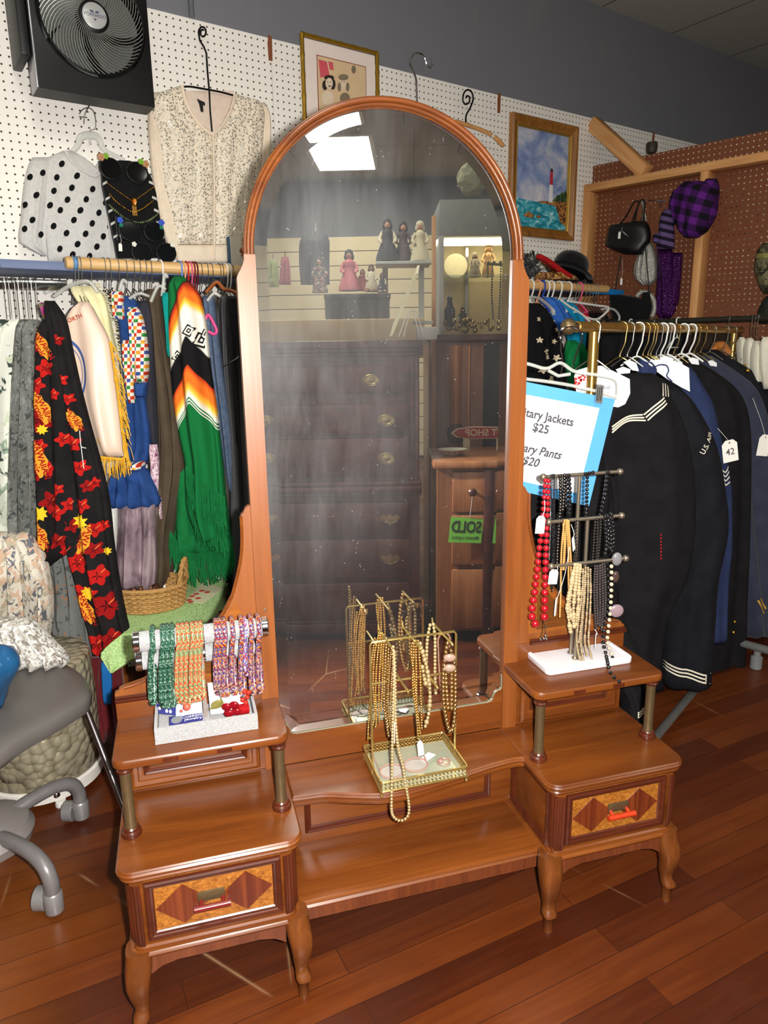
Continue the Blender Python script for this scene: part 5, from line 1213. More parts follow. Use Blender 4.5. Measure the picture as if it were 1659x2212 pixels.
# plastic-wrapped garment heap and blue bag on the seat
gh = garment('sequinned_scarf', 'bunched silvery white sequinned scarf lying along the back of the grey seat', 'scarf', [(1335, -30, 60), (1370, -40, 100), (1400, -40, 130), (1425, -40, 150), (1440, -40, 140)], onY(1.72), print_mat('sequin_scarf', (176, 172, 164), [(130, 122, 112), (206, 206, 202)], 50, .5, 8), th=.04, nf=6, amp=.6, seed=45)[0]
BLUP = NT('blue_plastic_bag'); BLUP.col(lin((34, 86, 130))); BLUP.set(.15, 0, .7); BLUP.b.inputs['Alpha'].default_value = .85; BLUP = BLUP.m
garment('blue_bag', 'glossy blue plastic bag on the grey seat at the left edge', 'bag', [(1395, -50, 12), (1430, -50, 40), (1455, -50, 34), (1490, -50, 14), (1530, -50, 4)], onY(1.5), BLUP, th=.04, nf=4, amp=.6, seed=46)
# ================================================================== pictures on the pegboard, right of the fan
def onP(off):
    """plane standing off in front of the brown partition"""
    def f(u, v):
        d = ray(u, v); o_ = po + pn * off; return CAM + d * (pn.dot(o_ - CAM) / pn.dot(d))
    return f
GBAM = plain('gilt_bamboo', (158, 122, 34), 0.3, 0.6, .25, 50)
def wbox(mb, t0, t1, n0, n1, z0, z1, b=0.0): mb.box(t0, t1, -n1, -n0, z0, z1, b)
pr_ = thing('framed_print', WP(1.726, .02, 2.25), 'sketch of two smiling heads in a gilt bamboo frame behind the top of the mirror', 'picture')
T0, T1, Z0, Z1 = 1.546, 1.908, 2.03, 2.478
mb = MB(WM); wbox(mb, T0 + .012, T1 - .012, .002, .014, Z0 + .012, Z1 - .012); mb.build('mount', plain('cream_mount', (232, 218, 208), 0.8, var=.03), pr_, smooth=False)
mb = MB(WM)
for a, b in (((T0, Z0), (T1, Z0)), ((T1, Z0), (T1, Z1)), ((T1, Z1), (T0, Z1)), ((T0, Z1), (T0, Z0))):
    A, B = Vector((a[0], -.014, a[1])), Vector((b[0], -.014, b[1])); n = 36; mb.tube([A.lerp(B, i / n) for i in range(n + 1)], [.0085 + (.0022 if i % 6 == 0 else 0) for i in range(n + 1)], 8)
mb.build('bamboo_frame', GBAM, pr_)
def ws(u, v, n): P = PWn(u, v, n); return Vector((WE.dot(P), -n, P.z))
mb = MB(WM); a = ws(685, 120, .0145); b = ws(789, 142, .0145); mb.box(a.x - .003, b.x + .003, -.0150, -.0142, Z0 + .09, a.z + .003); mb.build('red_border', plain('red_line', (130, 30, 40), .8), pr_, smooth=False)
mb = MB(WM); mb.box(a.x, b.x, -.0156, -.0151, Z0 + .093, a.z); art = mb.build('drawing', plain('buff_paper', (214, 186, 146), .85, var=.12, vs=12), pr_, smooth=False)
def dab(mb, u, v, ru, rv, n=.0160, k=14): 
    c = ws(u, v, n); mb.add([c] + [ws(u + ru * cos(2 * pi * i / k), v + rv * sin(2 * pi * i / k), n) for i in range(k)], [(0, 1 + (i + 1) % k, 1 + i) for i in range(k)])
mb = MB(WM)
for q in ([(688, 128), (706, 133), (712, 163), (692, 168)], [(709, 132), (719, 135), (721, 152), (712, 150)]): mb.add([ws(u, v, .016) for u, v in q], [(3, 2, 1, 0)])
mb.build('pink_pennant', plain('pink_wash', (206, 84, 96), .8), art, smooth=False)
mb = MB(WM); dab(mb, 702, 184, 6, 11); dab(mb, 719, 182, 6, 12); dab(mb, 711, 168, 11, 6, .0161); mb.build('dark_hair', plain('ink_wash', (46, 38, 34), .85), art, smooth=False)
for q in ((711, 180, 8, 12, .0164), (741, 182, 8, 12, .0164), (708, 212, 13, 16, .0163)): mb = MB(WM); dab(mb, *q); mb.build('pale_face', plain('pale_wash', (222, 202, 176), .85), art, smooth=False)
mb = MB(WM); dab(mb, 742, 167, 11, 7, .0166); dab(mb, 733, 188, 4, 10, .0165); dab(mb, 751, 188, 4, 10, .0165); dab(mb, 745, 212, 11, 12, .0162); dab(mb, 764, 150, 5, 9, .0161); mb.build('grey_cap', plain('grey_wash', (126, 112, 90), .85), art, smooth=False)
mb = MB(WM)
for u in (708, 714, 738, 744): dab(mb, u, 177, 1.2, 1.2, .0169, 8)
dab(mb, 712, 186, 3.5, 1.3, .0169); mb.build('features', plain('feature_ink', (60, 40, 36), .8), art, smooth=False)
# hangers on the pegboard behind the mirror
o = thing('hook_hanger', PWn(898, 190, .05), 'chrome S-curved hanger hook above the mirror top', 'hanger'); mb = MB()
mb.tube(cat_rom([PWn(560 + x / 2.765, 40 + y / 2.765, .05) for x, y in [(942, 500), (940, 430), (935, 355), (910, 300), (903, 255), (925, 212), (958, 206), (985, 228), (1000, 272), (1018, 294), (1034, 278), (1036, 240)]], 5), .0042, 8); mb.build('hook', CHROME, o)
o = thing('scroll_hanger', PWn(1010, 240, .05), 'black iron scroll-top hanger behind the right shoulder of the mirror arch', 'hanger'); mb = MB()
mb.tube(cat_rom([PWn(560 + x / 2.765, 40 + y / 2.765, .05) for x, y in [(1235, 640), (1236, 580), (1262, 530), (1278, 480), (1268, 438), (1242, 426), (1222, 448), (1217, 490), (1232, 512), (1254, 500), (1256, 470), (1240, 462), (1236, 476)]], 5), .0038, 8); mb.build('stem', M_BLKM, o)
mb = MB(); mb.tube(cat_rom([PWn(975, 268, .05), PWn(1007, 265, .05), PWn(1040, 285, .05)], 4), .0035, 8); mb.build('arm', M_BLKM, o)
o = thing('wooden_hanger', PWn(1050, 285, .09), 'pale wooden hanger arm with white tape beside the lighthouse painting', 'hanger'); mb = MB()
mb.tube(cat_rom([PWn(985, 262, .09), PWn(1012, 271, .09), PWn(1040, 281, .09), PWn(1066, 294, .09), PWn(1088, 316, .09)], 5), [.009] * 16 + [.011] * 4 + [.007], 10); mb.build('arm', M_PINE, o)
mb = MB(); mb.tube([PWn(1061, 291, .09), PWn(1066, 294, .09)], .0095, 10); mb.build('tape', plain('masking_tape', (222, 218, 204), .7), o)
# lighthouse painting
T0, T1, Z0, Z1 = 2.700, 3.182, 1.806, 2.372
pt = thing('lighthouse_painting', WP((T0 + T1) / 2, .03, 2.09), 'oil painting of a red and white lighthouse above a turquoise sea in a gold-brown frame', 'painting')
OAKF = wood('gold_oak_frame', (120, 74, 30), (156, 104, 46), (176, 124, 62), 'Z', 2, .35); GILT = plain('gilt_lip', (170, 132, 52), .35, .5)
def wframe(mb, t0, t1, z0, z1, y, w, h, prof=None): frame_mould(mb, t0, t1, z0, z1, y, w, h, prof)
mb = MB(WM); wframe(mb, T0, T1, Z0, Z1, -.004, .042, .03, [(0, 0), (0, .8), (.15, 1), (.4, .9), (.7, .5), (1, .35), (1, 0)]); mb.build('frame', OAKF, pt, ang=25)
mb = MB(WM); wframe(mb, T0 + .041, T1 - .041, Z0 + .041, Z1 - .041, -.004, .011, .017); mb.build('gilt_lip', GILT, pt, ang=25)
t = NT('painted_sky'); v = t.coord(); 
c = t.ramp(t.noise(t.coord(scale=(1, 1, 1.3)), 5.5, 6, .62, .5), [(.32, lin((92, 112, 168))), (.46, lin((138, 156, 196))), (.56, lin((186, 190, 206))), (.68, lin((226, 222, 222)))]); t.col(c); t.set(.5, 0, .3); t.bump(t.noise(v, 90, 3), .3, .002); SKYP = t.m
t = NT('painted_sea'); v = t.coord(); c = t.ramp(t.noise(t.coord(scale=(.5, 1, 1.6)), 26, 5, .65, .8), [(.32, lin((22, 96, 116))), (.48, lin((44, 146, 168))), (.58, lin((92, 186, 200))), (.70, lin((222, 236, 232)))]); t.col(c); t.set(.5, 0, .3); SEAP = t.m
CLIF = print_mat('painted_cliff', (120, 78, 44), [(70, 48, 36), (176, 120, 60)], 40, .5, 3); BUSH = print_mat('painted_bush', (44, 70, 44), [(26, 44, 34), (80, 104, 60)], 70, .5, 4)
c0, c1, cz0, cz1 = T0 + .05, T1 - .05, Z0 + .05, Z1 - .05
def cp(a, b, y=-.0062): return Vector((c0 + (c1 - c0) * a, y, cz0 + (cz1 - cz0) * b))
mb = MB(WM); mb.box(c0, c1, -.006, -.001, cz0, cz1); cv_ = mb.build('canvas', SKYP, pt, smooth=False)
def flat(name, poly, m, y, th=.0005):
    b_ = MB(WM); b_.prism(poly, lambda a, b, h: cp(a, b, h), y - th, y); return b_.build(name, m, cv_, smooth=False)
flat('sea', [(0, 0), (1, 0), (1, .285), (.75, .28), (.45, .272), (.2, .278), (0, .29)], SEAP, -.0061)
flat('far_shore', [(.40, .27), (1, .25), (1, .30), (.7, .298), (.5, .288)], CLIF, -.0067)
flat('cliff', [(.76, .27), (.80, .22), (.85, .16), (.88, .09), (1, .05), (1, .34), (.9, .335), (.8, .31), (.7, .30)], CLIF, -.0073)
flat('rocks', [(.16, .12), (.22, .10), (.34, .10), (.38, .13), (.31, .145), (.27, .165), (.23, .15)], CLIF, -.0067)
flat('rocks', [(.40, .11), (.46, .10), (.50, .12), (.45, .14)], CLIF, -.0067)
flat('bushes', [(.70, .30), (1, .31), (1, .38), (.97, .44), (.93, .40), (.90, .42), (.86, .38), (.80, .37), (.76, .335)], BUSH, -.0079)
flat('lighthouse_base', [(.635, .285), (.715, .285), (.705, .47), (.645, .47)], plain('lh_white', (228, 226, 226), .6), -.0085)
flat('lighthouse_top', [(.645, .47), (.705, .47), (.70, .605), (.65, .605)], plain('lh_red', (190, 44, 62), .6), -.0085)
flat('lantern', [(.648, .605), (.702, .605), (.695, .632), (.675, .645), (.655, .632)], plain('lh_dark', (60, 46, 50), .6), -.0085)

# ================================================================== hats on the shelf board, right
def wc(u, v, n): return PWn(u, v, n)
BFELT = cloth('black_felt', (15, 15, 16), (20, 20, 22), 30, .2)
hb_ = thing('bowler_hat', wc(1232, 600, .16), 'black felt bowler hat lying on the shelf board right of the mirror', 'hat')
P = wc(1228, 590, .16); HM = Matrix.Translation(P) @ Matrix.Rotation(.35, 4, 'Y') @ Matrix.Rotation(-.15, 4, 'X')
mb = MB(HM); mb.lathe([(.128, .004), (.126, -.004), (.112, -.008), (.095, .0), (.094, .03), (.088, .065), (.07, .092), (.04, .105), (.001, .108)], (0, 0, 0), 30); mb.build('crown', BFELT, hb_)
mb = MB(HM); mb.lathe([(.096, .002), (.097, .003), (.0965, .022), (.095, .023)], (0, 0, 0), 30); mb.build('ribbon', cloth('black_ribbon', (10, 10, 12)), hb_)
mb = MB(HM); mb.ball((.105, -.03, .0), .022, 10, 6, (1, .6, .6)); mb.ball((.12, -.02, -.012), .018, 10, 6, (1, .6, .8)); mb.build('bow', cloth('black_ribbon', (10, 10, 12)), hb_)
rc = thing('red_sash_cap', wc(1195, 575, .26), 'red cap with gold trim leaning on the black bowler hat', 'hat')
mb = MB(); A = wc(1162, 553, .27); B = wc(1236, 600, .27); 
mb.tube(cat_rom([A, A.lerp(B, .3) + Vector((0, 0, .004)), A.lerp(B, .7) + Vector((0, 0, -.002)), B], 5), [.014] + [.022] * 14 + [.012], 10, flat=.6); mb.build('crown', cloth('scarlet_felt', (182, 30, 34)), rc)
mb = MB(); mb.tube([wc(1168, 566, .30), wc(1200, 590, .30), wc(1226, 604, .30)], .0035, 6); mb.build('gold_braid', GOLD, rc)
mb = MB()
for u, v in ((1188, 570), (1204, 582), (1218, 594)): mb.ball(wc(u, v, .295), .005, 8, 5)
mb.build('buttons', GOLD, rc)
bo = thing('feather_boa', wc(1150, 575, .2), 'black feather boa heaped on the shelf board against the mirror frame', 'boa'); mb = MB(); rnd = random.Random(21)
for i in range(240):
    c_ = wc(1133 + rnd.uniform(-25, 34) , 575 + rnd.uniform(-22, 26), .2); d_ = Vector((rnd.gauss(0, 1), rnd.gauss(0, 1), rnd.gauss(.4, 1))).normalized()
    mb.tube([c_, c_ + d_ * .02 + Vector((0, 0, .004)), c_ + d_ * .045], [.004, .006, .0008], 4, flat=.3)
mb.build('feathers', BFELT, bo)['kind'] = 'stuff'
garment('gold_scarf', 'folded tan and gold scarf under the red cap on the shelf board', 'scarf', [(588, 1165, 1210), (598, 1160, 1240), (606, 1158, 1250)], onN(.24), print_mat('tan_gold', (166, 120, 74), [(200, 160, 90), (90, 50, 30)], 40, .5, 3), th=.05, nf=3, amp=.3, nd=WN)
# hangers on the right end of the maple rod
for u, c, nm in ((1146, (226, 224, 214), 'cream'), (1161, (226, 164, 140), 'peach'), (1170, (36, 66, 170), 'royal blue'), (1180, (228, 228, 222), 'white'), (1190, (224, 224, 218), 'white'), (1207, (228, 228, 222), 'white'), (1228, (226, 226, 220), 'white'), (1252, (222, 150, 122), 'pink')):
    lab = {'white': 'white plastic hanger hook on the right end of the maple rod'}.get(nm, nm + ' plastic hanger hook on the maple rod right of the mirror')
    hanger('wire', WP(t_at(u, 612, RN), RN, RZ), WE, WN, plain('hook_' + nm.replace(' ', '_'), c, .4), lab, 'white hooks right of the mirror' if nm == 'white' else None, .0042, arm=.06)
for u in (1240, 1246, 1262, 1270, 1277, 1283, 1288):
    hanger('wire', WP(t_at(u, 616, RN), RN, RZ), WE, WN, STEEL, 'steel hanger hook on the right end of the maple rod', 'wire hooks right of the mirror', .0017, arm=.05)
# clothes on that rod
fd, L = garment('floral_dress', 'black dress with small cream flowers on the rod right of the mirror', 'dress', [(655, 1120, 1166), (690, 1120, 1192), (740, 1120, 1212), (800, 1120, 1218), (860, 1120, 1216), (930, 1120, 1200)], onN(.40), cloth('black_crepe', (20, 19, 22)), th=.04, nd=WN, nf=2, amp=.3, seed=50)
mb = MB()
for i, (u, v, r) in enumerate(((1198, 724, 9), (1190, 712, 6), (1166, 760, 9), (1170, 772, 6), (1190, 773, 8), (1184, 738, 6), (1150, 735, 7), (1205, 788, 6), (1180, 818, 8), (1155, 800, 7), (1150, 690, 6))): L[0].blob(mb, u, v, flower(r, 5, .5, i), .002, 2)
print_on(fd, mb, cloth('print_cream', (222, 206, 178)))
garment('cornflower_blouse', 'cornflower blue top on the rod right of the mirror', 'top', [(642, 1176, 1196), (660, 1184, 1212), (690, 1196, 1236), (720, 1204, 1240)], onN(.36), cloth('cornflower', (52, 104, 190)), th=.03, nd=WN, nf=1, amp=.3, seed=51)
garment('turquoise_blouse', 'turquoise top between the blue and red tops right of the mirror', 'top', [(648, 1206, 1228), (670, 1212, 1248), (700, 1222, 1262), (740, 1230, 1262), (775, 1232, 1256)], onN(.34), cloth('turquoise', (18, 140, 184)), th=.03, nd=WN, nf=1, amp=.3, seed=52)
garment('scarlet_blouse', 'scarlet top shoulder among the hangers right of the mirror', 'top', [(660, 1228, 1250), (680, 1240, 1268), (700, 1255, 1279), (712, 1262, 1278)], onN(.31), cloth('scarlet', (190, 30, 38)), th=.03, nd=WN, nf=1, amp=.3, seed=53)
garment('emerald_blouse', 'emerald green top below the turquoise one right of the mirror', 'top', [(735, 1226, 1254), (770, 1222, 1268), (800, 1226, 1270), (840, 1230, 1266)], onN(.36), cloth('emerald', (18, 130, 70)), th=.03, nd=WN, nf=1, amp=.3, seed=54)
garment('print_blouse', 'black blouse with small gold print at the end of the rod right of the mirror', 'blouse', [(680, 1290, 1310), (700, 1284, 1330), (740, 1280, 1338), (800, 1280, 1340)], onN(.27), print_mat('black_gold', (24, 22, 20), [(150, 120, 50), (214, 206, 190)], 60, .62, 5), th=.03, nd=WN, nf=1, amp=.3, seed=55)
garment('black_blouse', 'plain black top under the white hangers right of the mirror', 'top', [(672, 1262, 1300), (710, 1258, 1305), (800, 1258, 1310)], onN(.25), cloth('plain_black', (18, 18, 20)), th=.03, nd=WN, nf=1, amp=.3, seed=56)
WPL = plain('white_plastic_hanger', (226, 226, 222), .35)
for i, (pts, lb) in enumerate((([(1226, 650), (1250, 654), (1290, 660), (1314, 664), (1308, 676), (1288, 690), (1262, 684)], 'white plastic hanger with looped arm above the red top'), ([(1144, 668), (1160, 672), (1186, 690), (1196, 694), (1188, 704), (1160, 700)], 'white plastic hanger end over the black floral dress'), ([(1212, 648), (1230, 662), (1256, 678), (1280, 700), (1300, 706)], 'white slanted hanger arm over the turquoise top'), ([(1300, 668), (1325, 668), (1338, 684), (1334, 700)], 'clear hanger end over the black and gold blouse'))):
    mb = MB(); mb.tube(cat_rom([wc(u, v, .42) for u, v in pts], 5), .0055, 8); tag(mb.build('plastic_hanger', WPL if i < 3 else clr), lb, 'hanger')
mb = MB(); mb.tube(cat_rom([wc(u, v, .44) for u, v in [(1143, 642), (1165, 645), (1190, 665), (1196, 680)]], 5), .012, 8, flat=.5); tag(mb.build('clear_hanger', clr), 'clear plastic hanger shoulder over the black floral dress', 'hanger')

# ================================================================== things on the brown partition
PP = onP(.10)
bkh = thing('peg_hook', onP(.1)(1410, 432), 'chrome T-ended peg hook carrying the handbags on the brown partition', 'hook')
mb = MB(); A = onP(.10)(1384, 432); B = onP(.30)(1428, 434); mb.tube([onP(.0)(1385, 440), A, B], .0035, 8); mb.tube([B + WE * .0 + Vector((0, 0, .012)), B - Vector((0, 0, .03))], .003, 6); mb.tube([B - pd * .02, B + pd * .02], .003, 6); mb.build('prong', CHROME, bkh)
BLEA = plain('black_leather', (20, 19, 20), .35, bump=.2, bs=400)
hbg = thing('handbag', PP(1355, 515), 'black leather handbag with short straps hanging on the brown partition', 'handbag')
garment('body', None, None, [(478, 1374, 1396), (487, 1320, 1401), (500, 1316, 1404), (520, 1311, 1404), (534, 1312, 1394), (550, 1350, 1386)], onP(.16), BLEA, th=.045, parent=hbg, nd=pn, nf=1, amp=.1, seed=60)
mb = MB(); 
for q in (([(1338, 486), (1352, 468), (1368, 440), (1376, 434), (1380, 440), (1372, 462), (1364, 484)]), ([(1372, 480), (1376, 455), (1382, 436), (1390, 432), (1392, 445), (1388, 478)])): mb.tube(cat_rom([onP(.17)(u, v) for u, v in q], 5), .006, 8, flat=.5)
mb.build('strap', BLEA, hbg); mb = MB(); mb.tube([onP(.215)(1346, 500), onP(.215)(1358, 512)], .003, 6); mb.build('clasp', CHROME, hbg)
price_tag('price_tag', onP(.225)(1338, 508), .014, .034, None, WY - .3, .05, None, 'white price tag on the front of the black handbag', onP(.21)(1344, 492))
SILM = NT('silver_mesh'); v = SILM.coord(); vo = SILM.n('ShaderNodeTexVoronoi'); vo.inputs['Scale'].default_value = 260; SILM.l(v, vo.inputs['Vector']); SILM.col(lin((196, 194, 184))); SILM.set(.3, .6, .5); SILM.bump(vo.outputs['Distance'], .8, .003); SILM = SILM.m
spb = thing('silver_pouch', onP(.12)(1398, 575), 'silver mesh pouch bag hanging below the black handbag', 'handbag')
garment('body', None, None, [(520, 1394, 1404), (540, 1384, 1414), (565, 1374, 1418), (590, 1370, 1419), (606, 1376, 1416), (616, 1388, 1408)], onP(.11), SILM, th=.035, parent=spb, nd=pn, nf=4, amp=.15, seed=61)
mb = MB(); mb.tube(cat_rom([onP(.13)(u, v) for u, v in [(1386, 432), (1390, 450), (1396, 478), (1402, 520)]], 5), .007, 8, flat=.5); mb.build('strap', SILM, spb)
t = NT('purple_stripes'); uv = t.n('ShaderNodeUVMap', uv_map='print'); sp_ = t.n('ShaderNodeSeparateXYZ'); t.l(uv.outputs[0], sp_.inputs[0]); f = t.math('FRACT', t.math('ADD', t.math('MULTIPLY', sp_.outputs[1], 58.0), t.math('MULTIPLY', sp_.outputs[0], -14.0)))
t.col(t.ramp(f, [(0.0, lin((96, 78, 120))), (.55, lin((34, 26, 42)))], 'CONSTANT')); t.set(.9, 0, .1)
garment('striped_scarf', 'purple and black striped scarf hanging beside the plaid cap', 'scarf', [[(452, 1436, 1450), (470, 1428, 1454), (500, 1424, 1456), (538, 1418, 1456)], [(505, 1414, 1430), (525, 1412, 1428)]], onP(.16), t.m, th=.025, nd=pn, nf=1, amp=.2, seed=62)
PSEQ = NT('purple_sequins'); v = PSEQ.coord(); vo = PSEQ.n('ShaderNodeTexVoronoi'); vo.inputs['Scale'].default_value = 170; PSEQ.l(v, vo.inputs['Vector']); PSEQ.col(PSEQ.mix(vo.outputs['Color'], lin((40, 12, 56)), lin((96, 28, 116)))); PSEQ.set(.2, .6, .5); PSEQ.bump(vo.outputs['Distance'], 1.0, .004); PSEQ = PSEQ.m
pbg = garment('sequin_bag', 'shiny purple sequin bag hanging under the striped scarf', 'handbag', [[(538, 1420, 1452), (560, 1421, 1453), (620, 1420, 1456), (660, 1416, 1460), (680, 1418, 1456), (688, 1426, 1448)], [(546, 1452, 1474), (600, 1452, 1470), (660, 1452, 1464)]], onP(.13), PSEQ, th=.03, nd=pn, nf=1.5, amp=.3, seed=63)[0]
bb2 = thing('shoulder_bag', onP(.16)(1362, 660), 'black velvet shoulder bag with thin strap low on the brown partition', 'handbag')
garment('body', None, None, [(634, 1318, 1332), (648, 1318, 1404), (654, 1319, 1408), (670, 1320, 1407), (690, 1325, 1402), (697, 1334, 1398)], onP(.15), VELV, th=.035, parent=bb2, nd=pn, nf=1, amp=.15, seed=64)
garment('flap_corner', None, None, [(630, 1390, 1406), (650, 1388, 1408), (662, 1394, 1406)], onP(.15), VELV, th=.03, parent=bb2, nd=pn, nf=1, amp=.1, seed=64)
mb = MB()
for q in ([(1342, 552), (1336, 590), (1328, 634)], [(1394, 536), (1398, 580), (1403, 632)]): mb.tube([onP(.165)(u, v) for u, v in q], .0028, 6)
mb.build('strap', BLEA, bb2)
mb = MB(); mb.tube(cat_rom([onP(.15)(u, v) for u, v in [(1376, 640), (1384, 632), (1400, 634), (1412, 648), (1414, 668), (1408, 684)]], 4), .012, 8); tag(mb.build('grey_pouch', SILM), 'grey silver pouch edge behind the black shoulder bag', 'handbag')
price_tag('price_tag', onP(.19)(1342, 608), .013, .034, None, WY - .3, 0, None, 'white price tag hanging below the black handbag', onP(.17)(1344, 560))
t = NT('purple_plaid'); uv = t.n('ShaderNodeUVMap', uv_map='print'); sp_ = t.n('ShaderNodeSeparateXYZ'); t.l(uv.outputs[0], sp_.inputs[0])
a_ = t.math('ADD', t.math('MULTIPLY', sp_.outputs[0], 34.0), t.math('MULTIPLY', sp_.outputs[1], 10.0)); b_ = t.math('SUBTRACT', t.math('MULTIPLY', sp_.outputs[1], 34.0), t.math('MULTIPLY', sp_.outputs[0], 8.0))
q1 = t.math('GREATER_THAN', t.math('FRACT', a_), .5); q2 = t.math('GREATER_THAN', t.math('FRACT', b_), .5); f = t.math('DIVIDE', t.math('ADD', q1, q2), 2.0)
t.col(t.ramp(f, [(0.0, lin((92, 34, 122))), (.4, lin((60, 24, 80))), (.9, lin((26, 20, 32)))], 'CONSTANT')); t.set(.9, 0, .15); PLAID = t.m
pc_ = thing('plaid_cap', onP(.15)(1505, 455), 'purple and black plaid newsboy cap hanging on the partition stud', 'cap')
garment('crown', None, None, [(392, 1480, 1524), (402, 1470, 1540), (430, 1463, 1548), (460, 1462, 1546), (480, 1466, 1536), (500, 1472, 1522), (513, 1482, 1506)], onP(.19), PLAID, th=.085, parent=pc_, nd=pn, nf=1.5, amp=.12, seed=65)
garment('brim', None, None, [(386, 1526, 1548), (400, 1520, 1553), (430, 1530, 1552), (445, 1538, 1548)], onP(.15), PLAID, th=.03, parent=pc_, nd=pn, nf=1, amp=.1, seed=66)
garment('side_band', None, None, [(405, 1464, 1480), (430, 1452, 1474), (460, 1450, 1474), (485, 1458, 1478)], onP(.12), PLAID, th=.05, parent=pc_, nd=pn, nf=1, amp=.1, seed=67)
o = thing('peg_hook', onP(.05)(1552, 420), 'thin white peg hook behind the plaid cap', 'hook'); mb = MB(); mb.tube(cat_rom([onP(.0)(1560, 412), onP(.1)(1552, 413), onP(.12)(1550, 430)], 4), .003, 6); mb.build('prong', WHITEW, o)
ch2 = thing('camouflage_hat', onP(.14)(1648, 580), 'camouflage hat with a pale green band at the right edge', 'hat')
garment('crown', None, None, [(525, 1650, 1690), (540, 1640, 1700), (580, 1632, 1700), (610, 1640, 1700), (635, 1650, 1690)], onP(.14), print_mat('camouflage', (70, 66, 48), [(40, 42, 32), (110, 104, 76)], 22, .52, 2), th=.07, parent=ch2, nd=pn, nf=1, amp=.1, seed=68)
garment('band', None, None, [(548, 1637, 1702), (562, 1634, 1702)], onP(.145), cloth('olive_band', (134, 132, 76)), th=.072, parent=ch2, nd=pn, nf=1, amp=.05, seed=69)
garment('olive_hat', 'dark olive cap hanging below the camouflage hat at the right edge', 'cap', [(640, 1656, 1690), (660, 1644, 1700), (690, 1634, 1700), (700, 1640, 1700)], onP(.14), cloth('dark_olive', (40, 44, 38)), th=.05, nd=pn, nf=1, amp=.1, seed=70)
o = thing('small_pot', PMX @ Vector((.47, .03, 2.206)), 'small dark pot standing on top of the brown partition', 'pot'); P = onP(-.01)(1408, 325)
mb = MB(); mb.lathe([(.022, 0), (.026, .01), (.027, .04), (.024, .05), (.021, .05), (.020, .04)], P - Vector((0, 0, .012)), 16); mb.build('body', plain('dark_pot', (50, 44, 36), .6), o)

# ================================================================== brass clothes rack with uniforms
BRP = plain('brass_pipe', (176, 140, 70), .28, .8, .15, 30)
ra = PY(1245, 718, 1.93); rb = PY(1602, 706, 3.14); zr = (ra.z + rb.z) / 2; ra.z = rb.z = zr
rd = (rb - ra).normalized(); ro = Vector((rd.y, -rd.x, 0))
def rk(u, v=712):      # point on the rod under pixel column u
    d = ray(u, v); nrm = rd.cross(Vector((0, 0, 1))); s_ = nrm.dot(ra - CAM) / nrm.dot(d); P = CAM + d * s_; return Vector((P.x, P.y, zr))
rack = thing('clothes_rack', Vector(((ra.x + rb.x) / 2, (ra.y + rb.y) / 2, 0)), 'brass pipe clothes rack holding dark uniforms at the right', 'clothes rack')
mb = MB(); mb.tube([ra, rb], .0145, 16); mb.build('rail', BRP, rack)
p1, p2 = rk(1284), rk(1587)
mb = MB(); mb.tube([Vector((p1.x, p1.y, .06)), Vector((p1.x, p1.y, zr - .012))], .0145, 14); mb.build('upright', BRP, rack)
mb = MB(); mb.tube([Vector((p2.x, p2.y, .06)), Vector((p2.x, p2.y, zr - .012))], .0145, 14); mb.build('upright', BRP, rack)
mb = MB(); k0 = ra - rd * .035; mb.tube([k0, ra], .012, 14); mb.build('rail_end', CHROME, rack)
mb = MB(); mb.ball(k0 - rd * .012, .021, 16, 10, (1, 1, 1)); mb.build('end_knob', BRASS_OLD, rack)
for pt_ in (p1, p2):
    mb = MB(); a = Vector((pt_.x, pt_.y, .06)) - ro * .24; b = Vector((pt_.x, pt_.y, .06)) + ro * .24; mb.tube([a, b], .0145, 12); mb.build('foot_rail', plain('grey_steel_tube', (104, 104, 104), .4, .5), rack)
    for q in (a, b):
        mb = MB(); mb.lathe([(.02, -.008), (.022, -.006), (.022, .006), (.02, .008)], Vector((q.x, q.y, .022)), 16, Matrix.Rotation(pi / 2, 3, 'Y')); mb.tube([Vector((q.x, q.y, .03)), Vector((q.x, q.y, .06))], .006, 8); mb.build('caster', plain('grey_caster', (120, 122, 122), .5), rack)
mb = MB(); mb.tube([PZ(1418, 1590, .05), PZ(1504, 1486, .05)], .0145, 10, flat=.6); tag(mb.build('floor_rail', plain('grey_steel_tube', (104, 104, 104), .4, .5)), 'flat grey steel rail on the floor under the uniforms', 'rail')
GH = 'wire hangers on the brass rack'
for u, m_, r_ in ((1284, STEEL, .002), (1343, GOLDP, .0018), (1359, STEEL, .0018), (1380, WHITEW, .0022), (1393, GOLDP, .0018), (1404, GOLDP, .0018), (1410, GOLDP, .0018), (1422, STEEL, .0018), (1432, WHITEW, .0026), (1440, STEEL, .0018), (1447, WHITEW, .0026), (1460, GOLDP, .0018), (1477, WHITEW, .003), (1494, WHITEW, .003), (1504, GOLDP, .0018), (1518, GOLDP, .0018), (1538, STEEL, .0018), (1565, STEEL, .0022), (1582, STEEL, .0022)):
    w_ = m_ is WHITEW
    hanger('wire', rk(u), rd, ro, m_, 'white coated hanger on the brass rack rail' if w_ else 'thin metal wire hanger on the brass rack rail', 'white hangers on the brass rack' if w_ else GH, r_, .0145, .085, .05, .03, bar=False)
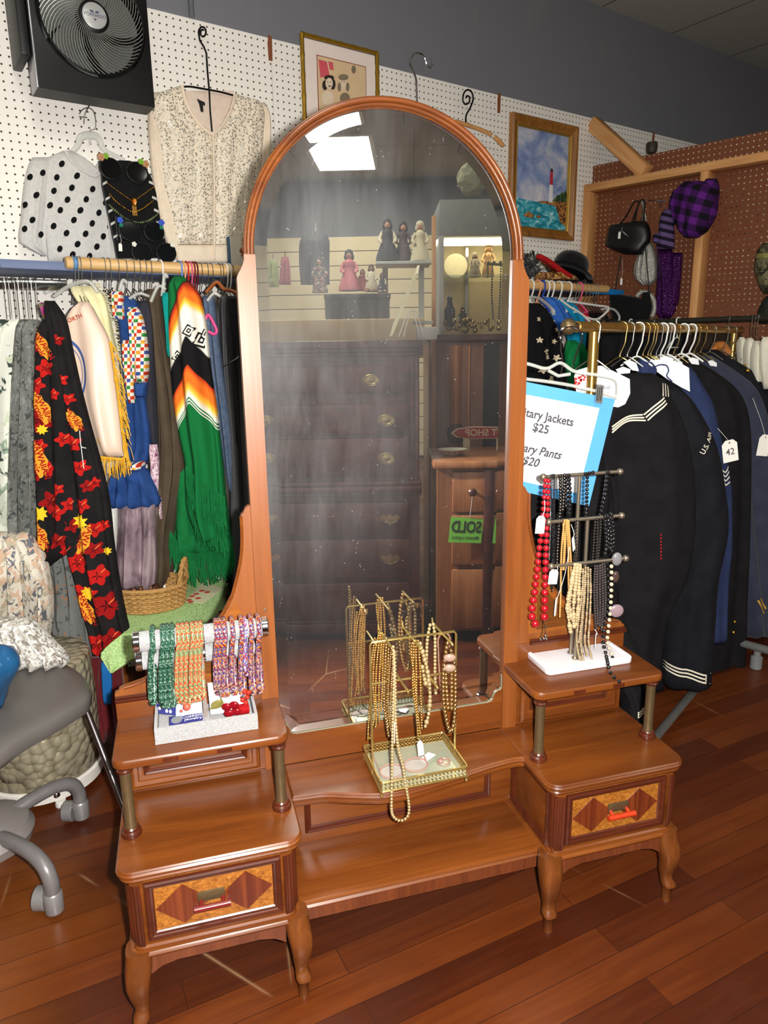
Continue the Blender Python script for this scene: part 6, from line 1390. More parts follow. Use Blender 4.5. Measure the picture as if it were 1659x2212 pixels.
# uniforms, nearest first
BWOOL = cloth('black_wool', (19, 18, 20), (25, 24, 26), 18); NWOOL = cloth('navy_wool', (20, 20, 25), (26, 26, 31), 18); BLUW = cloth('air_blue_wool', (38, 48, 80), (44, 54, 88), 18); SLATE = cloth('slate_wool', (46, 50, 66), (54, 58, 74), 18, .1); OLIV = cloth('olive_wool', (58, 60, 46), (66, 68, 52), 18, .1)
WTAPE = cloth('white_tape', (224, 216, 196))
sj, SJ = garment('sailor_jumper', 'black sailor jumper with white-striped collar behind the price sign', 'uniform',
    [[(806, 1345, 1410), (822, 1330, 1432), (850, 1305, 1446), (900, 1280, 1470), (960, 1262, 1488), (1040, 1250, 1498), (1140, 1240, 1500), (1250, 1225, 1482), (1340, 1236, 1442), (1420, 1270, 1428), (1480, 1330, 1420)]], onY(2.18), BWOOL, th=.055, nf=1.5, amp=.25, seed=80)
sjs, SJS = garment('sleeve', None, None, [(880, 1180, 1310), (960, 1140, 1300), (1050, 1120, 1312), (1150, 1120, 1322), (1250, 1140, 1330), (1330, 1190, 1345), (1420, 1280, 1385), (1500, 1338, 1404), (1570, 1344, 1402)], onY(1.95), BWOOL, th=.05, parent=None, nf=1.5, amp=.25, seed=79)
sjs.parent = sj; SJ = [SJ[0], SJS[0]]
garment('navy_trousers', 'navy trousers hanging between the two striped cuffs', 'trousers', [(1150, 1385, 1445), (1300, 1388, 1442), (1420, 1390, 1438), (1492, 1394, 1434)], onY(2.42), NWOOL, th=.03, nf=1, amp=.2, seed=78)
mb = MB(); J0 = SJ[0]
def stripe(mb, L, pts, w, lift=.004):
    pts = [Vector((a, b, 0)) for a, b in pts]; pts = cat_rom(pts, 5); vs = []
    for i, p in enumerate(pts):
        d_ = (pts[min(i + 1, len(pts) - 1)] - pts[max(i - 1, 0)]).normalized(); n_ = Vector((-d_.y, d_.x, 0))
        for s_ in (-1, 1): q = p + n_ * s_ * w / 2; vs.append(L.fp(q.x, q.y, lift))
    mb.add(vs, [(2 * i, 2 * i + 1, 2 * i + 3, 2 * i + 2) for i in range(len(pts) - 1)])
for k in (0, 1, 2):
    stripe(mb, J0, [(1376 + 4 * k, 892 + 6 * k), (1400 + 3 * k, 872 + 6 * k), (1420 + 3 * k, 856 + 6 * k)], 3.2); stripe(mb, J0, [(1419 + 8 * k, 826 + k), (1418 + 8 * k, 840 + k), (1417 + 8 * k, 853 + k)], 3.2)
    stripe(mb, J0, [(1310, 918 + 6 * k), (1330, 904 + 5 * k), (1350, 895 + 5 * k), (1374 + 3 * k, 892 + 6 * k)], 3.2)
mb.build('collar_stripe', WTAPE, sj)
mb = MB()
for k in range(3): stripe(mb, SJ[1], [(1368, 1522 + 5 * k), (1384, 1514 + 5 * k), (1400, 1505 + 5 * k)], 2.2)
stripe(mb, SJ[1], [(1367, 1521), (1367, 1534)], 2.2); mb.build('cuff_stripe', WTAPE, sj)
mb = MB()
for i in range(8): stripe(mb, J0, [(1412 - i * .3, 1142 + 7 * i), (1411, 1146 + 7 * i)], 2.5)
print_on(sj, mb, cloth('red_thread', (150, 24, 34)))
pj, PJ = garment('navy_jumper', 'black navy jumper whose sleeve cuff carries a boxed white stripe patch', 'uniform',
    [[(818, 1424, 1446), (836, 1418, 1462), (862, 1408, 1488), (900, 1398, 1514), (960, 1395, 1543), (1040, 1400, 1560), (1140, 1414, 1568), (1250, 1428, 1546), (1350, 1430, 1538), (1420, 1429, 1533), (1470, 1432, 1529), (1484, 1440, 1524)]], onY(2.32), NWOOL, th=.07, nf=1, amp=.2, seed=81)
mb = MB(); K0 = PJ[0]
for k in range(3): stripe(mb, K0, [(1429, 1422 + 7 * k), (1460, 1430 + 7.5 * k), (1504, 1437 + 8 * k)], 3.4)
stripe(mb, K0, [(1504, 1436), (1503, 1455)], 3); mb.build('cuff_patch', WTAPE, pj)
mb = MB()
for u, v in ((1518, 1438), (1517, 1460)): mb.ball(K0.fp(u, v, .002), .008, 10, 6)
mb.build('cuff_button', plain('black_button', (14, 14, 15), .2), pj)
mb = MB(); K0.text(mb, 'U.S. AIR', 1507, 951, 15, -1.05, .004, .01); print_on(pj, mb, WTAPE)
sv, SV = garment('service_jacket', 'air-force blue jacket with white sleeve chevrons and a 42 size tag', 'uniform', [[(792, 1440, 1492), (830, 1440, 1512), (866, 1440, 1534), (934, 1440, 1552), (1001, 1450, 1568), (1052, 1460, 1577), (1180, 1470, 1578), (1250, 1470, 1571), (1387, 1505, 1564)]], onY(2.48), BLUW, th=.06, nf=1, amp=.25, seed=82)
mb = MB(); V0_ = SV[0]
for k in range(4): stripe(mb, V0_, [(1544 + k * 2, 1008 - 5 * k + 14 * k), (1556, 1016 + 9 * k), (1566 + k * .5, 1004 + 11 * k)], 2.8)
V0_.blob(mb, 1550, 1040, star(5, 5, .45), .004, 1); mb.build('chevron_patch', WTAPE, sv)
bs_, BS = garment('black_tunic', 'long black tunic with brass buttons behind the air-force blue jacket', 'uniform', [[(776, 1470, 1494), (790, 1468, 1520), (806, 1468, 1545), (832, 1468, 1580), (866, 1470, 1604), (917, 1470, 1616), (1000, 1480, 1618), (1180, 1500, 1613), (1300, 1490, 1608), (1420, 1470, 1606), (1492, 1462, 1602)]], onY(2.64), BWOOL, th=.07, nf=1.5, amp=.25, seed=83)
mb = MB()
for u, v in ((1574, 1333), (1571, 1355)): mb.ball(BS[0].fp(u, v, .004), .008, 10, 6)
mb.build('brass_button', GOLD, bs_)
sl_, SLL = garment('slate_jacket', 'slate-blue jacket with gold sleeve stripes, second from the right edge', 'uniform', [[(768, 1508, 1535), (785, 1508, 1560), (800, 1508, 1582), (830, 1510, 1622), (880, 1520, 1648), (960, 1530, 1664), (1100, 1560, 1680), (1260, 1585, 1690), (1372, 1600, 1690)]], onY(2.80), SLATE, th=.06, nf=1.5, amp=.25, seed=84)
mb = MB()
for k in range(2): stripe(mb, SLL[0], [(1617 + 7 * k, 1283 - 3 * k), (1636 + 5 * k, 1315 - 9 * k)], 4)
print_on(sl_, mb, cloth('gold_braid_cloth', (190, 148, 60)))
gj, GJ = garment('button_jacket', 'black jacket with gold shoulder buttons behind the slate jacket', 'uniform', [[(755, 1522, 1548), (772, 1522, 1572), (792, 1525, 1608), (815, 1530, 1644), (860, 1540, 1690), (1000, 1560, 1700), (1380, 1600, 1700)]], onY(2.95), NWOOL, th=.06, nf=1, amp=.2, seed=85)
mb = MB()
for u, v in ((1600, 800), (1612, 791)): mb.ball(GJ[0].fp(u, v, .004), .009, 10, 6)
mb.build('shoulder_button', GOLD, gj)
garment('olive_jacket', 'olive jacket by the tan wooden hanger at the far end of the brass rack', 'uniform', [[(738, 1562, 1584), (752, 1560, 1600), (785, 1562, 1636), (820, 1566, 1668), (900, 1570, 1700), (1200, 1590, 1700)]], onY(3.10), OLIV, th=.05, nf=1, amp=.2, seed=86)
mb = MB(); mb.tube(cat_rom([PY(u, v, 3.0) for u, v in [(1530, 768), (1545, 752), (1560, 748), (1572, 764)]], 4), [.016] * 5 + [.03] * 4 + [.024] * 4, 10, flat=.7); tag(mb.build('wooden_hanger', plain('tan_hanger_wood', (176, 108, 48), .5)), 'tan wooden hanger shoulder beside the olive jacket', 'hanger')
# paper-covered hangers and collar papers
PAPR = plain('hanger_paper', (228, 228, 232), .6, var=.03)
def pap(name, label, poly, Y, group=None):
    b = MB(); b.prism(poly[::-1], lambda a, c, h: PY(a, c, Y) + Vector((0, h, 0)), -.0015, .0); return tag(b.build(name, PAPR, smooth=False), label, 'hanger', group)
p1_ = pap('paper_hanger', 'white paper-covered cleaner hanger with red flower print behind the price sign', [(1240, 812), (1246, 800), (1275, 791), (1299, 790), (1330, 804), (1360, 819), (1361, 850), (1350, 873), (1335, 880), (1312, 876), (1245, 850)], 2.02)
mb = MB(); fnp = lambda a, b, h=-.003: PY(a, b, 2.02) + Vector((0, h, 0))
for i, (u, v, r) in enumerate(((1248, 822, 10), (1258, 816, 8), (1243, 834, 7))):
    for k in range(5):
        a = k * 1.257 + i; mb.prism([(u + r * .6 * cos(a) + r * .32 * cos(q), v + r * .6 * sin(a) + r * .32 * sin(q)) for q in [2 * pi * j / 8 for j in range(8)]][::-1], fnp, -.0032, -.0025)
print_on(p1_, mb, plain('print_ink_red', (206, 50, 44), .6))
mb = MB(); put_text(mb, 'Professional', lambda a, b: fnp(1286 + a, 838 - b), 13, .06, .005); put_text(mb, 'Dry Cleaning', lambda a, b: fnp(1288 + a, 850 - b), 10, .06, .005); mb.build('lettering', plain('print_ink_grey', (110, 110, 120), .6), p1_, smooth=False)
p2_ = pap('paper_hanger', 'white paper-covered hanger with a dark blue swoosh over the navy jumper', [(1398, 784), (1406, 778), (1440, 776), (1466, 782), (1488, 795), (1490, 846), (1470, 836), (1440, 818), (1412, 798)], 2.24)
mb = MB(); mb.tube(cat_rom([PY(u, v, 2.235) for u, v in [(1412, 794), (1425, 788), (1440, 790), (1444, 802), (1440, 812), (1452, 824)]], 4), .0022, 5); mb.build('swoosh_print', plain('print_ink_blue', (40, 56, 96), .6), p2_)
for i, pl in enumerate(([(1346, 782), (1360, 778), (1374, 784), (1380, 802), (1366, 800)], [(1330, 798), (1346, 792), (1362, 798), (1360, 806), (1336, 808)], [(1424, 772), (1440, 769), (1454, 776), (1452, 786), (1430, 784)], [(1486, 776), (1496, 772), (1508, 776), (1510, 788), (1494, 786)], [(1528, 780), (1538, 778), (1548, 784), (1548, 792), (1534, 790)])):
    pap('collar_paper', 'small white hanger paper showing at a uniform collar on the brass rack', pl, (2.08, 2.06, 2.3, 2.52, 2.7)[i], 'hanger papers on the uniforms')
garment('navy_collar', 'navy blue jacket collar showing between the paper hangers', 'uniform', [(775, 1380, 1398), (795, 1376, 1416), (815, 1380, 1412), (838, 1392, 1404)], onY(2.26), BLUW, th=.03, nf=1, amp=.2, seed=87)
# size tags
price_tag('price_tag', PY(1577, 974, 2.36), .054, .075, None, .1, -.2, '42', 'cream size tag marked 42 on the air-force blue jacket', PY(1550, 925, 2.4))
price_tag('price_tag', PY(1650, 962, 2.62), .046, .08, None, .1, .1, None, 'cream size tag hanging on a white string at the right edge', PY(1626, 860, 2.66))
# front hanger, clips and sign
hk = thing('sign_hanger', PY(1225, 760, 1.86), 'clear hanger with metal clips holding the price sign on the end of the brass rack', 'hanger')
mb = MB(); K = k0 - rd * .0
mb.tube(cat_rom([PY(u, v, 1.87) for u, v in [(1214, 740), (1208, 722), (1216, 710), (1236, 706), (1254, 716), (1258, 732), (1250, 750), (1240, 780), (1236, 800)]], 5), .0022, 6); mb.build('hook', CHROME, hk)
mb = MB(); mb.tube(cat_rom([PY(u, v, 1.85) for u, v in [(1214, 726), (1212, 752), (1216, 780), (1212, 810)]], 5), .002, 6); mb.build('second_hook', CHROME, hk)
mb = MB(); mb.tube(cat_rom([PY(u, v, 1.85) for u, v in [(1080, 776), (1140, 786), (1180, 796), (1210, 784), (1236, 800), (1260, 806), (1320, 815), (1336, 830), (1334, 862)]], 5), .0045, 8); mb.tube(cat_rom([PY(u, v, 1.85) for u, v in [(1100, 815), (1180, 824), (1250, 836), (1330, 856)]], 5), .0045, 8); mb.tube([PY(1184, 800, 1.85), PY(1206, 812, 1.85), PY(1232, 808, 1.85)], .0045, 8); mb.build('clear_bar', clr, hk)
for c_ in ((1295, 852), (1090, 815)):
    mb = MB(); q = [(c_[0] - 7, c_[1] - 22), (c_[0] + 8, c_[1] - 20), (c_[0] + 4, c_[1] + 20), (c_[0] - 10, c_[1] + 17)]; mb.prism(q[::-1], lambda a, b, h: PY(a, b, 1.842) + Vector((0, h, 0)), -.006, .006); cl = mb.build('clip', metal('clip_steel', (190, 190, 186), .3), hk, smooth=False)
    mb = MB()
    for s_ in (-4, 0, 4): mb.tube([PY(c_[0] + s_ + 1, c_[1] - 16, 1.835), PY(c_[0] + s_ - 2, c_[1] + 14, 1.835)], .0012, 5)
    mb.build('clip_rib', CHROME, cl)
YS = 1.846
sg = thing('price_sign', PY(1200, 960, YS), 'white price sign on sky-blue card advertising military jackets and pants', 'sign')
def sgn_(a, b, h=0.0):
    q = PY(a, b, YS); bow = .010 * ((a - 1200) / 120) ** 2; return q + Vector((0, bow + h, 0))
def sheet_px(mb, TL, TR, BR, BL, h, th):
    def f(u, v):
        a = (Vector(TL).lerp(Vector(TR), u)).lerp(Vector(BL).lerp(Vector(BR), u), v); return sgn_(a.x, a.y, h)
    mb.sheet(f, 14, 10, th, (0, 1, 0))
mb = MB(); sheet_px(mb, (1040, 806), (1332, 863), (1273, 1094), (1030, 1040), 0, .001); mb.build('blue_card', plain('sky_blue_card', (84, 160, 222), .7, var=.03), sg, ang=80)
mb = MB(); sheet_px(mb, (1058, 838), (1296, 882), (1249, 1066), (1045, 1022), -.002, .001); mb.build('white_sheet', plain('white_sheet', (226, 228, 234), .7, var=.02), sg, ang=80)
mb = MB(); EX, EY = Vector((.978, .205)), Vector((-.21, .978))
def tline(s, cu, cv, sz, it=0.0, bold=.006, sx=1.0):
    def f(a, b): q = Vector((cu, cv)) + EX * (a * sx + it * b) - EY * b; return sgn_(q.x, q.y, -.0035)
    put_text(mb, s, f, sz, 0, bold)
tline('Military Jackets', 1172, 899, 26, 0, .022, .86); tline('$25', 1168, 926, 26, 0, .022, .9); tline('Military Pants', 1153, 972, 26, .22, .022, .86); tline('$20', 1147, 998, 26, .22, .022, .9)
mb.build('lettering', plain('sign_ink', (70, 66, 72), .8), sg, smooth=False)
# second, black rail in front of the partition with white garments
r2a, r2b = PY(1318, 699, 3.55), PY(1665, 690, 2.98); r2b.z = r2a.z
bl_ = thing('black_rail_rack', Vector((r2b.x, r2b.y, 0)), 'dark steel pipe rack standing along the brown partition behind the brass rack', 'clothes rack')
r2d = (r2b - r2a).normalized(); mb = MB(); mb.tube([r2a, r2b + r2d * .5], .013, 14); mb.build('rail', plain('dark_steel_pipe', (60, 58, 50), .3, .6), bl_)
for q in (r2a.lerp(r2b, .1), r2b + r2d * .45):
    mb = MB(); mb.tube([Vector((q.x, q.y, .09)), Vector((q.x, q.y, r2a.z))], .013, 12); mb.build('upright', plain('dark_steel_pipe', (60, 58, 50), .3, .6), bl_)
ca = PZ(1632, 1440, .0); mb = MB(); mb.tube([PY(1590, 1386, 2.62), PY(1670, 1408, 2.5)], .016, 12); mb.build('base_rail', plain('grey_tube', (130, 132, 130), .35, .5), bl_)
mb = MB(); mb.lathe([(.018, 0), (.022, .004), (.022, .05), (.014, .055), (.012, .085)], PZ(1632, 1444, 0), 16); mb.build('caster', plain('grey_caster', (120, 122, 122), .5), bl_)
for u in (1370, 1430, 1480): 
    q = onY(3.3)(u, 696); f = (u - 1318) / 347; b0 = r2a.lerp(r2b, f); hanger('wire', b0, r2d, Vector((r2d.y, -r2d.x, 0)), WHITEW if u != 1430 else STEEL, 'white hanger hook on the dark steel pipe rack' if u != 1430 else 'steel hanger hook on the dark steel pipe rack', 'white hooks on the dark pipe rack' if u != 1430 else None, .003, .013, .07, .08)
for u in (1590, 1634, 1640, 1645):
    f = (u - 1318) / 347; b0 = r2a.lerp(r2b, f); hanger('wire', b0, r2d, Vector((r2d.y, -r2d.x, 0)), STEEL, 'steel hanger hook above the white trousers on the dark pipe rack', 'hooks above the white trousers', .002, .013, .12, .08)
WTR = cloth('white_cotton_drill', (214, 210, 192), (222, 218, 200), 20)
for i, rows in enumerate(([(728, 1598, 1606), (745, 1594, 1612), (775, 1596, 1620), (830, 1600, 1630)], [(730, 1615, 1624), (748, 1608, 1630), (780, 1608, 1640), (830, 1612, 1650)], [(736, 1630, 1640), (756, 1624, 1648), (790, 1622, 1656), (830, 1628, 1662)], [(728, 1648, 1690), (745, 1642, 1700), (790, 1644, 1700), (840, 1650, 1700)])):
    garment('white_trousers', 'white drill trousers hanging at the right edge on the dark pipe rack', 'trousers', rows, onY(3.0 - .04 * i), WTR, th=.035, nf=1, amp=.3, seed=90 + i, group='white trousers on the dark pipe rack')
for i, (a, b, c, d, y, m_) in enumerate(((1296, 1400, 1310, 1420, 3.42, BWOOL), (1390, 1500, 1400, 1520, 3.34, NWOOL), (1480, 1610, 1500, 1640, 3.24, cloth('dark_brown_wool', (44, 34, 30))))):
    garment('dark_garment', ('plain black garment', 'navy garment', 'dark brown garment')[i] + ' on the dark pipe rack behind the uniforms', 'garment', [(716, a + 20, b - 20), (735, a, b), (850, c - 4, d), (1100, c, d), (1330, c, d)], onY(y), m_, th=.05, nf=3, amp=.3, seed=95 + i)
# ================================================================== jewellery on the vanity
def onV(y): return lambda u, v: PVy(u, v, y)
def rope_mat(name, cols, scale=420):
    if name in MATS: return MATS[name]
    t = NT(name); v = t.coord(); vo = t.n('ShaderNodeTexVoronoi'); vo.inputs['Scale'].default_value = scale; t.l(v, vo.inputs['Vector'])
    bw = t.n('ShaderNodeSeparateColor'); t.l(vo.outputs['Color'], bw.inputs[0]); n = len(cols)
    t.col(t.ramp(bw.outputs[0], [(i / n, lin(c)) for i, c in enumerate(cols)], 'CONSTANT')); t.set(.18, 0, .6); t.bump(vo.outputs['Distance'], -.9, .003); MATS[name] = t.m; return t.m
GREENR = rope_mat('green_bead_rope', [(34, 70, 54), (48, 86, 68), (26, 56, 44), (112, 136, 120)])
CORAL = rope_mat('coral_bead_rope', [(176, 62, 36), (116, 138, 96), (150, 154, 112), (186, 92, 56), (90, 112, 80)])
MULTI = rope_mat('multi_bead_rope', [(136, 36, 36), (60, 66, 124), (160, 136, 126), (178, 112, 34), (110, 92, 112), (66, 40, 60)])
VIOL = rope_mat('violet_bead_rope', [(86, 92, 150), (130, 110, 150), (180, 60, 60), (206, 196, 200), (70, 70, 120)])
t = NT('silver_glitter'); v = t.coord(); vo = t.n('ShaderNodeTexVoronoi'); vo.inputs['Scale'].default_value = 900; t.l(v, vo.inputs['Vector'])
hs_ = t.n('ShaderNodeHueSaturation'); hs_.inputs['Saturation'].default_value = .4; hs_.inputs['Value'].default_value = 1.0; t.l(vo.outputs['Color'], hs_.inputs['Color'])
t.col(t.mix(.5, hs_.outputs[0], (.76, .76, .76))); t.set(.35, .1, .6); t.bump(vo.outputs['Distance'], 1.0, .003); GLIT = t.m
# glitter stand
gs = thing('bracelet_stand', VP(-.42, -.055, H2), 'silver glitter double-bar stand with tray on the left shelf of the vanity', 'jewellery stand')
def vtube(a, b, r, seg=24): return [VP(*a), VP(*b)], r, seg
mb = MB(VM); x0, x1, y0, y1, z = -.517, -.322, -.127, .008, H2
for q in ((x0, x1, y0, y0 + .006), (x0, x1, y1 - .006, y1), (x0, x0 + .006, y0 + .006, y1 - .006), (x1 - .006, x1, y0 + .006, y1 - .006)): mb.box(q[0], q[1], q[2], q[3], z + .0005, z + .034, .001)
mb.box(x0 + .006, x1 - .006, y0 + .006, y1 - .006, z + .0005, z + .005); tr_ = mb.build('tray', GLIT, gs, smooth=False)
mb = MB(VM); mb.box(-.424, -.416, -.056, -.044, z + .006, .715); mb.build('post', plain('driftwood_post', (128, 116, 110), .7, var=.3, vs=80), gs, smooth=False)
for zz, xa, xb, y, nm in ((.716, -.545, -.285, -.050, 'upper_bar'), (.668, -.545, -.30, -.030, 'lower_bar')):
    mb = MB(VM); mb.tube([(xa + .012, y, zz), (xb - .012, y, zz)], .0195, 28); br_ = mb.build(nm, GLIT, gs)
    for a, b in ((xa, xa + .014), (xb - .014, xb), (-.43, -.41)): mb = MB(VM); mb.tube([(a, y, zz), (a + .002, y, zz), (b - .002, y, zz), (b, y, zz)], [.0185, .0205, .0205, .0185], 28); mb.build('chrome_band', CHROME, br_)
# crochet bead ropes over the upper bar
GRP = {}
def rope(u, vb, mat, label, group, r=.0052, du=0, ylift=0.0):
    y = -.050; zb = .716; top = PVy(u, 1360, y - .025); xl = (VM.inverted() @ top).x; bot = VM.inverted() @ PVy(u + du, vb, -.076)
    rr = .0195 + r + .0005; w_ = .0062; pts = []
    P0 = [(xl - w_ * .0, y - rr * cos(a), zb + rr * sin(a)) for a in [pi * i / 8 for i in range(9)]]
    zc = bot.z; dx = bot.x - xl
    front = [(xl + dx * k - w_ * .5 * sin(pi * k), y - rr - .002 * k, zb + (zc + .012 - zb) * k) for k in (1.0, .8, .6, .4, .2)]
    back = [(xl + dx * k + w_ * 1.1 * k, y + rr * (1 - k) - rr * k * .7 , zb + (zc + .012 - zb) * k) for k in (.2, .4, .6, .8, 1.0)]
    loop = [(xl + dx + w_ * (.5 - .6 * cos(a) + .1), y - rr + .001 - .002 * sin(a), zc + .012 - .012 * sin(a)) for a in [pi - pi * i / 5 for i in range(1, 5)]]
    pts = front + P0 + back + loop
    o = thing('bead_rope', VP(xl, y, zb), label, 'necklace', group); mb = MB(VM); mb.tube([Vector(p) for p in pts], r, 9, True); mb.build('rope', mat, o)
    return o
for i, (u, vb) in enumerate(((327, 1521), (350, 1527), (359, 1528), (370, 1526))): rope(u, vb, GREENR, 'dark green crocheted bead rope hanging on the glitter stand', 'green bead ropes')
for i, (u, vb) in enumerate(((384, 1518), (394, 1520), (404, 1521), (415, 1516), (425, 1514), (434, 1510))): rope(u, vb, CORAL, 'coral and pale green bead rope hanging left of the stand post', 'coral and green bead ropes', .0047)
for i, (u, vb) in enumerate(((468, 1500), (476, 1504), (486, 1504))): rope(u, vb, MULTI, 'multicoloured bead rope hanging right of the stand post', 'multicoloured bead ropes beside the post')
rope(503, 1500, MULTI, 'single multicoloured bead rope between the two right-hand bunches', None)
rope(523, 1510, MULTI, 'multicoloured bead rope with red beads left of the violet one', None); rope(531, 1460, VIOL, 'violet and blue bead rope, shortest on the glitter stand', None, .0035)
rope(544, 1500, MULTI, 'multicoloured bead rope, second from the right end of the glitter stand', None); rope(560, 1496, MULTI, 'multicoloured bead rope at the right end of the glitter stand', None)
mb = MB(); 
for u, v in ((528, 1494), (534, 1506), (524, 1512), (531, 1518), (537, 1496)): mb.ball(PVy(u, v, -.082), .0052, 10, 6)
o = mb.build('red_pendant', plain('red_glass_bead', (160, 40, 28), .15)); tag(o, 'cluster of red glass beads hanging at the foot of the right bead ropes', 'pendant')
mb = MB(); mb.ball(PVy(404, 1527, -.082), .0075, 12, 8); mb.ball(PVy(392, 1536, -.083), .003, 8, 5); tag(mb.build('coral_bead', plain('coral_bead_pink', (206, 84, 66), .2)), 'round coral bead hanging under the coral and green ropes', 'pendant')
# cards and trinkets in the tray
def card(name, px, z, mat, label, tilt=0.0):
    P = [PZ(u, v, z + (tilt if i in (0, 1) else 0)) for i, (u, v) in enumerate(px)]; mb = MB(); mb.add([p + Vector((0, 0, d)) for d in (0, .0008) for p in P], [(3, 2, 1, 0), (4, 5, 6, 7), (0, 1, 5, 4), (1, 2, 6, 5), (2, 3, 7, 6), (3, 0, 4, 7)]); return tag(mb.build(name, mat, smooth=False), label, 'card'), P
zt = H2 + .006
NAVP = plain('navy_print', (44, 48, 110), .5); LILA = plain('pale_blue_card', (206, 210, 232), .6, var=.03); WCARD = plain('white_card', (232, 230, 234), .6, var=.02)
c1_, P = card('business_card', [(338, 1520), (380, 1527), (380, 1545), (338, 1541)], zt + .02, NAVP, 'navy card with white figures standing in the left of the glitter tray', .012)
mb = MB()
for k, (u, v) in enumerate(((345, 1530), (360, 1536), (368, 1537))): mb.ball(PZ(u, v, zt + .029), .0028, 8, 5, (1, .3, 1.4))
mb.build('white_figures', WCARD, c1_)
c2_, P = card('business_card', [(376, 1522), (436, 1515), (437, 1540), (380, 1548)], zt + .016, LILA, 'pale blue card leaning behind the blue-banded card in the glitter tray', .012)
c3_, P = card('business_card', [(366, 1549), (437, 1538), (438, 1556), (366, 1568)], zt + .012, NAVP, 'blue-banded card with grey oval at the front of the glitter tray', .004)
mb = MB(); a_, b_, d_ = P[3], P[2] - P[3], P[0] - P[3]; fn3 = lambda x, y: a_ + b_ * x + d_ * y + Vector((0, 0, .0012))
mb.add([fn3(.22 + .17 * cos(q), .5 + .42 * sin(q)) for q in [2 * pi * i / 20 for i in range(20)]], [tuple(range(20))]); mb.build('grey_oval', plain('grey_oval', (120, 124, 128), .4), c3_, smooth=False)
mb = MB(); put_text(mb, 'Custom', lambda x, y: fn3(.68 + x * .22, .66 + y * .42), 1.0, 0, .01); put_text(mb, 'Jewelry', lambda x, y: fn3(.72 + x * .18, .34 + y * .34), 1.0, 0, .01); mb.build('lettering', WCARD, c3_, smooth=False)
c4_, P = card('pendant_card', [(448, 1476), (520, 1470), (530, 1536), (455, 1543)], zt + .015, WCARD, 'white pendant card leaning at the right of the glitter tray', .05)
mb = MB(); a_, b_, d_ = P[3], P[2] - P[3], P[0] - P[3]; put_text(mb, '5595', lambda x, y: a_ + b_ * (.2 + x * .12) + d_ * (.92 + y * .1) + Vector((0, 0, .0012)), 1.0, 0, .01); mb.build('lettering', plain('card_ink', (70, 74, 90), .6), c4_, smooth=False)
lf = thing('leaf_pendant', PVy(470, 1522, -.085), 'olive green glass leaf pendant hanging in front of the white card', 'pendant'); mb = MB()
LL = Loft([(1511, 474, 480), (1516, 461, 483), (1522, 456, 483), (1528, 456, 476), (1532, 450, 462)], onV(-.088), .003, nf=1, amp=.2, nd=-VEY); LL.mesh(mb, 12, 10); mb.build('blade', plain('olive_glass', (128, 120, 66), .12, .3), lf)
mb = MB(); mb.tube([PVy(479, 1512, -.09), PVy(474, 1490, -.086), PVy(466, 1475, -.082)], .0012, 6); mb.build('cord', plain('olive_cord', (110, 104, 80), .7), lf)
rf = thing('flower_pendant', PVy(500, 1530, -.09), 'red glass flower pendant at the front of the glitter tray', 'pendant'); RGL = plain('red_glass', (120, 12, 22), .1, .1)
for k in range(4):
    mb = MB(); a = .5 + k * 1.57; mb.ball(PVy(500 + 12 * cos(a), 1532 + 10 * sin(a), -.092), .0105, 12, 8, (1, .45, .8)); mb.build('petal', RGL, rf)
mb = MB(); mb.tube([PVy(512, 1534, -.086), PVy(536, 1530, -.082)], .011, 10); mb.build('ribbon', plain('red_foil', (150, 20, 26), .2, .2), rf)

# ------------------------------------------------------------------ brass stand in the middle
BRS = plain('bright_brass', (206, 180, 112), .2, .85, .08, 60)
bs = thing('brass_stand', VP(.008, -.105, H1), 'brass wire jewellery stand with filigree tray in front of the mirror', 'jewellery stand')
tx0, tx1, ty0, ty1 = -.085, .102, -.176, -.036; tz = H1 + .012
mb = MB(VM); mb.box(tx0, tx1, ty0, ty1, tz, tz + .003); mb.build('tray_mirror', plain('tray_mirror', (196, 200, 176), .12, .5), bs, smooth=False)
mb = MB(VM)
for z_ in (tz + .001, tz + .022):
    pts = [Vector((x, y, z_)) for x, y in rrect(tx0 - .002, tx1 + .002, ty0 - .002, ty1 + .002, .006, 3)]; mb.tube(pts, .0026, 6, True)
mb.build('tray_rim', BRS, bs); mb = MB(VM)
def fil(a, b):
    n = int((Vector(b) - Vector(a)).length / .0085); d_ = (Vector(b) - Vector(a)).normalized()
    for i in range(n):
        c_ = Vector(a).lerp(Vector(b), (i + .5) / n)
        for zz, r_ in ((.0065, .0038), (.0150, .0038)): mb.tube([c_ + d_ * r_ * cos(q) + Vector((0, 0, zz + r_ * sin(q))) for q in [2 * pi * j / 8 for j in range(8)]], .0009, 4, True)
        mb.ball(c_ + Vector((0, 0, .0108)), .0016, 6, 4)
for a, b in (((tx0, ty0, tz), (tx1, ty0, tz)), ((tx0, ty1, tz), (tx1, ty1, tz)), ((tx0, ty0, tz), (tx0, ty1, tz)), ((tx1, ty0, tz), (tx1, ty1, tz))): fil(a, b)
mb.build('filigree', BRS, bs)
for x, y in ((tx0, ty0), (tx1, ty0), (tx0, ty1), (tx1, ty1)):
    mb = MB(VM); mb.lathe([(.003, H1 - tz), (.004, H1 - tz + .003), (.0025, H1 - tz + .006), (.004, H1 - tz + .011)], (x, y, tz), 10); mb.build('foot', BRS, bs)
ux0, ux1, uy, uz = -.085, .104, -.105, .676
mb = MB(VM); mb.tube([(ux0, uy, tz), (ux0, uy, uz - .006), (ux0 + .004, uy, uz), (ux1 - .004, uy, uz), (ux1, uy, uz - .006), (ux1, uy, tz)], .0027, 8); mb.tube([(ux0, uy, .583), (ux1, uy, .583)], .0025, 8); mb.build('wire_frame', BRS, bs)
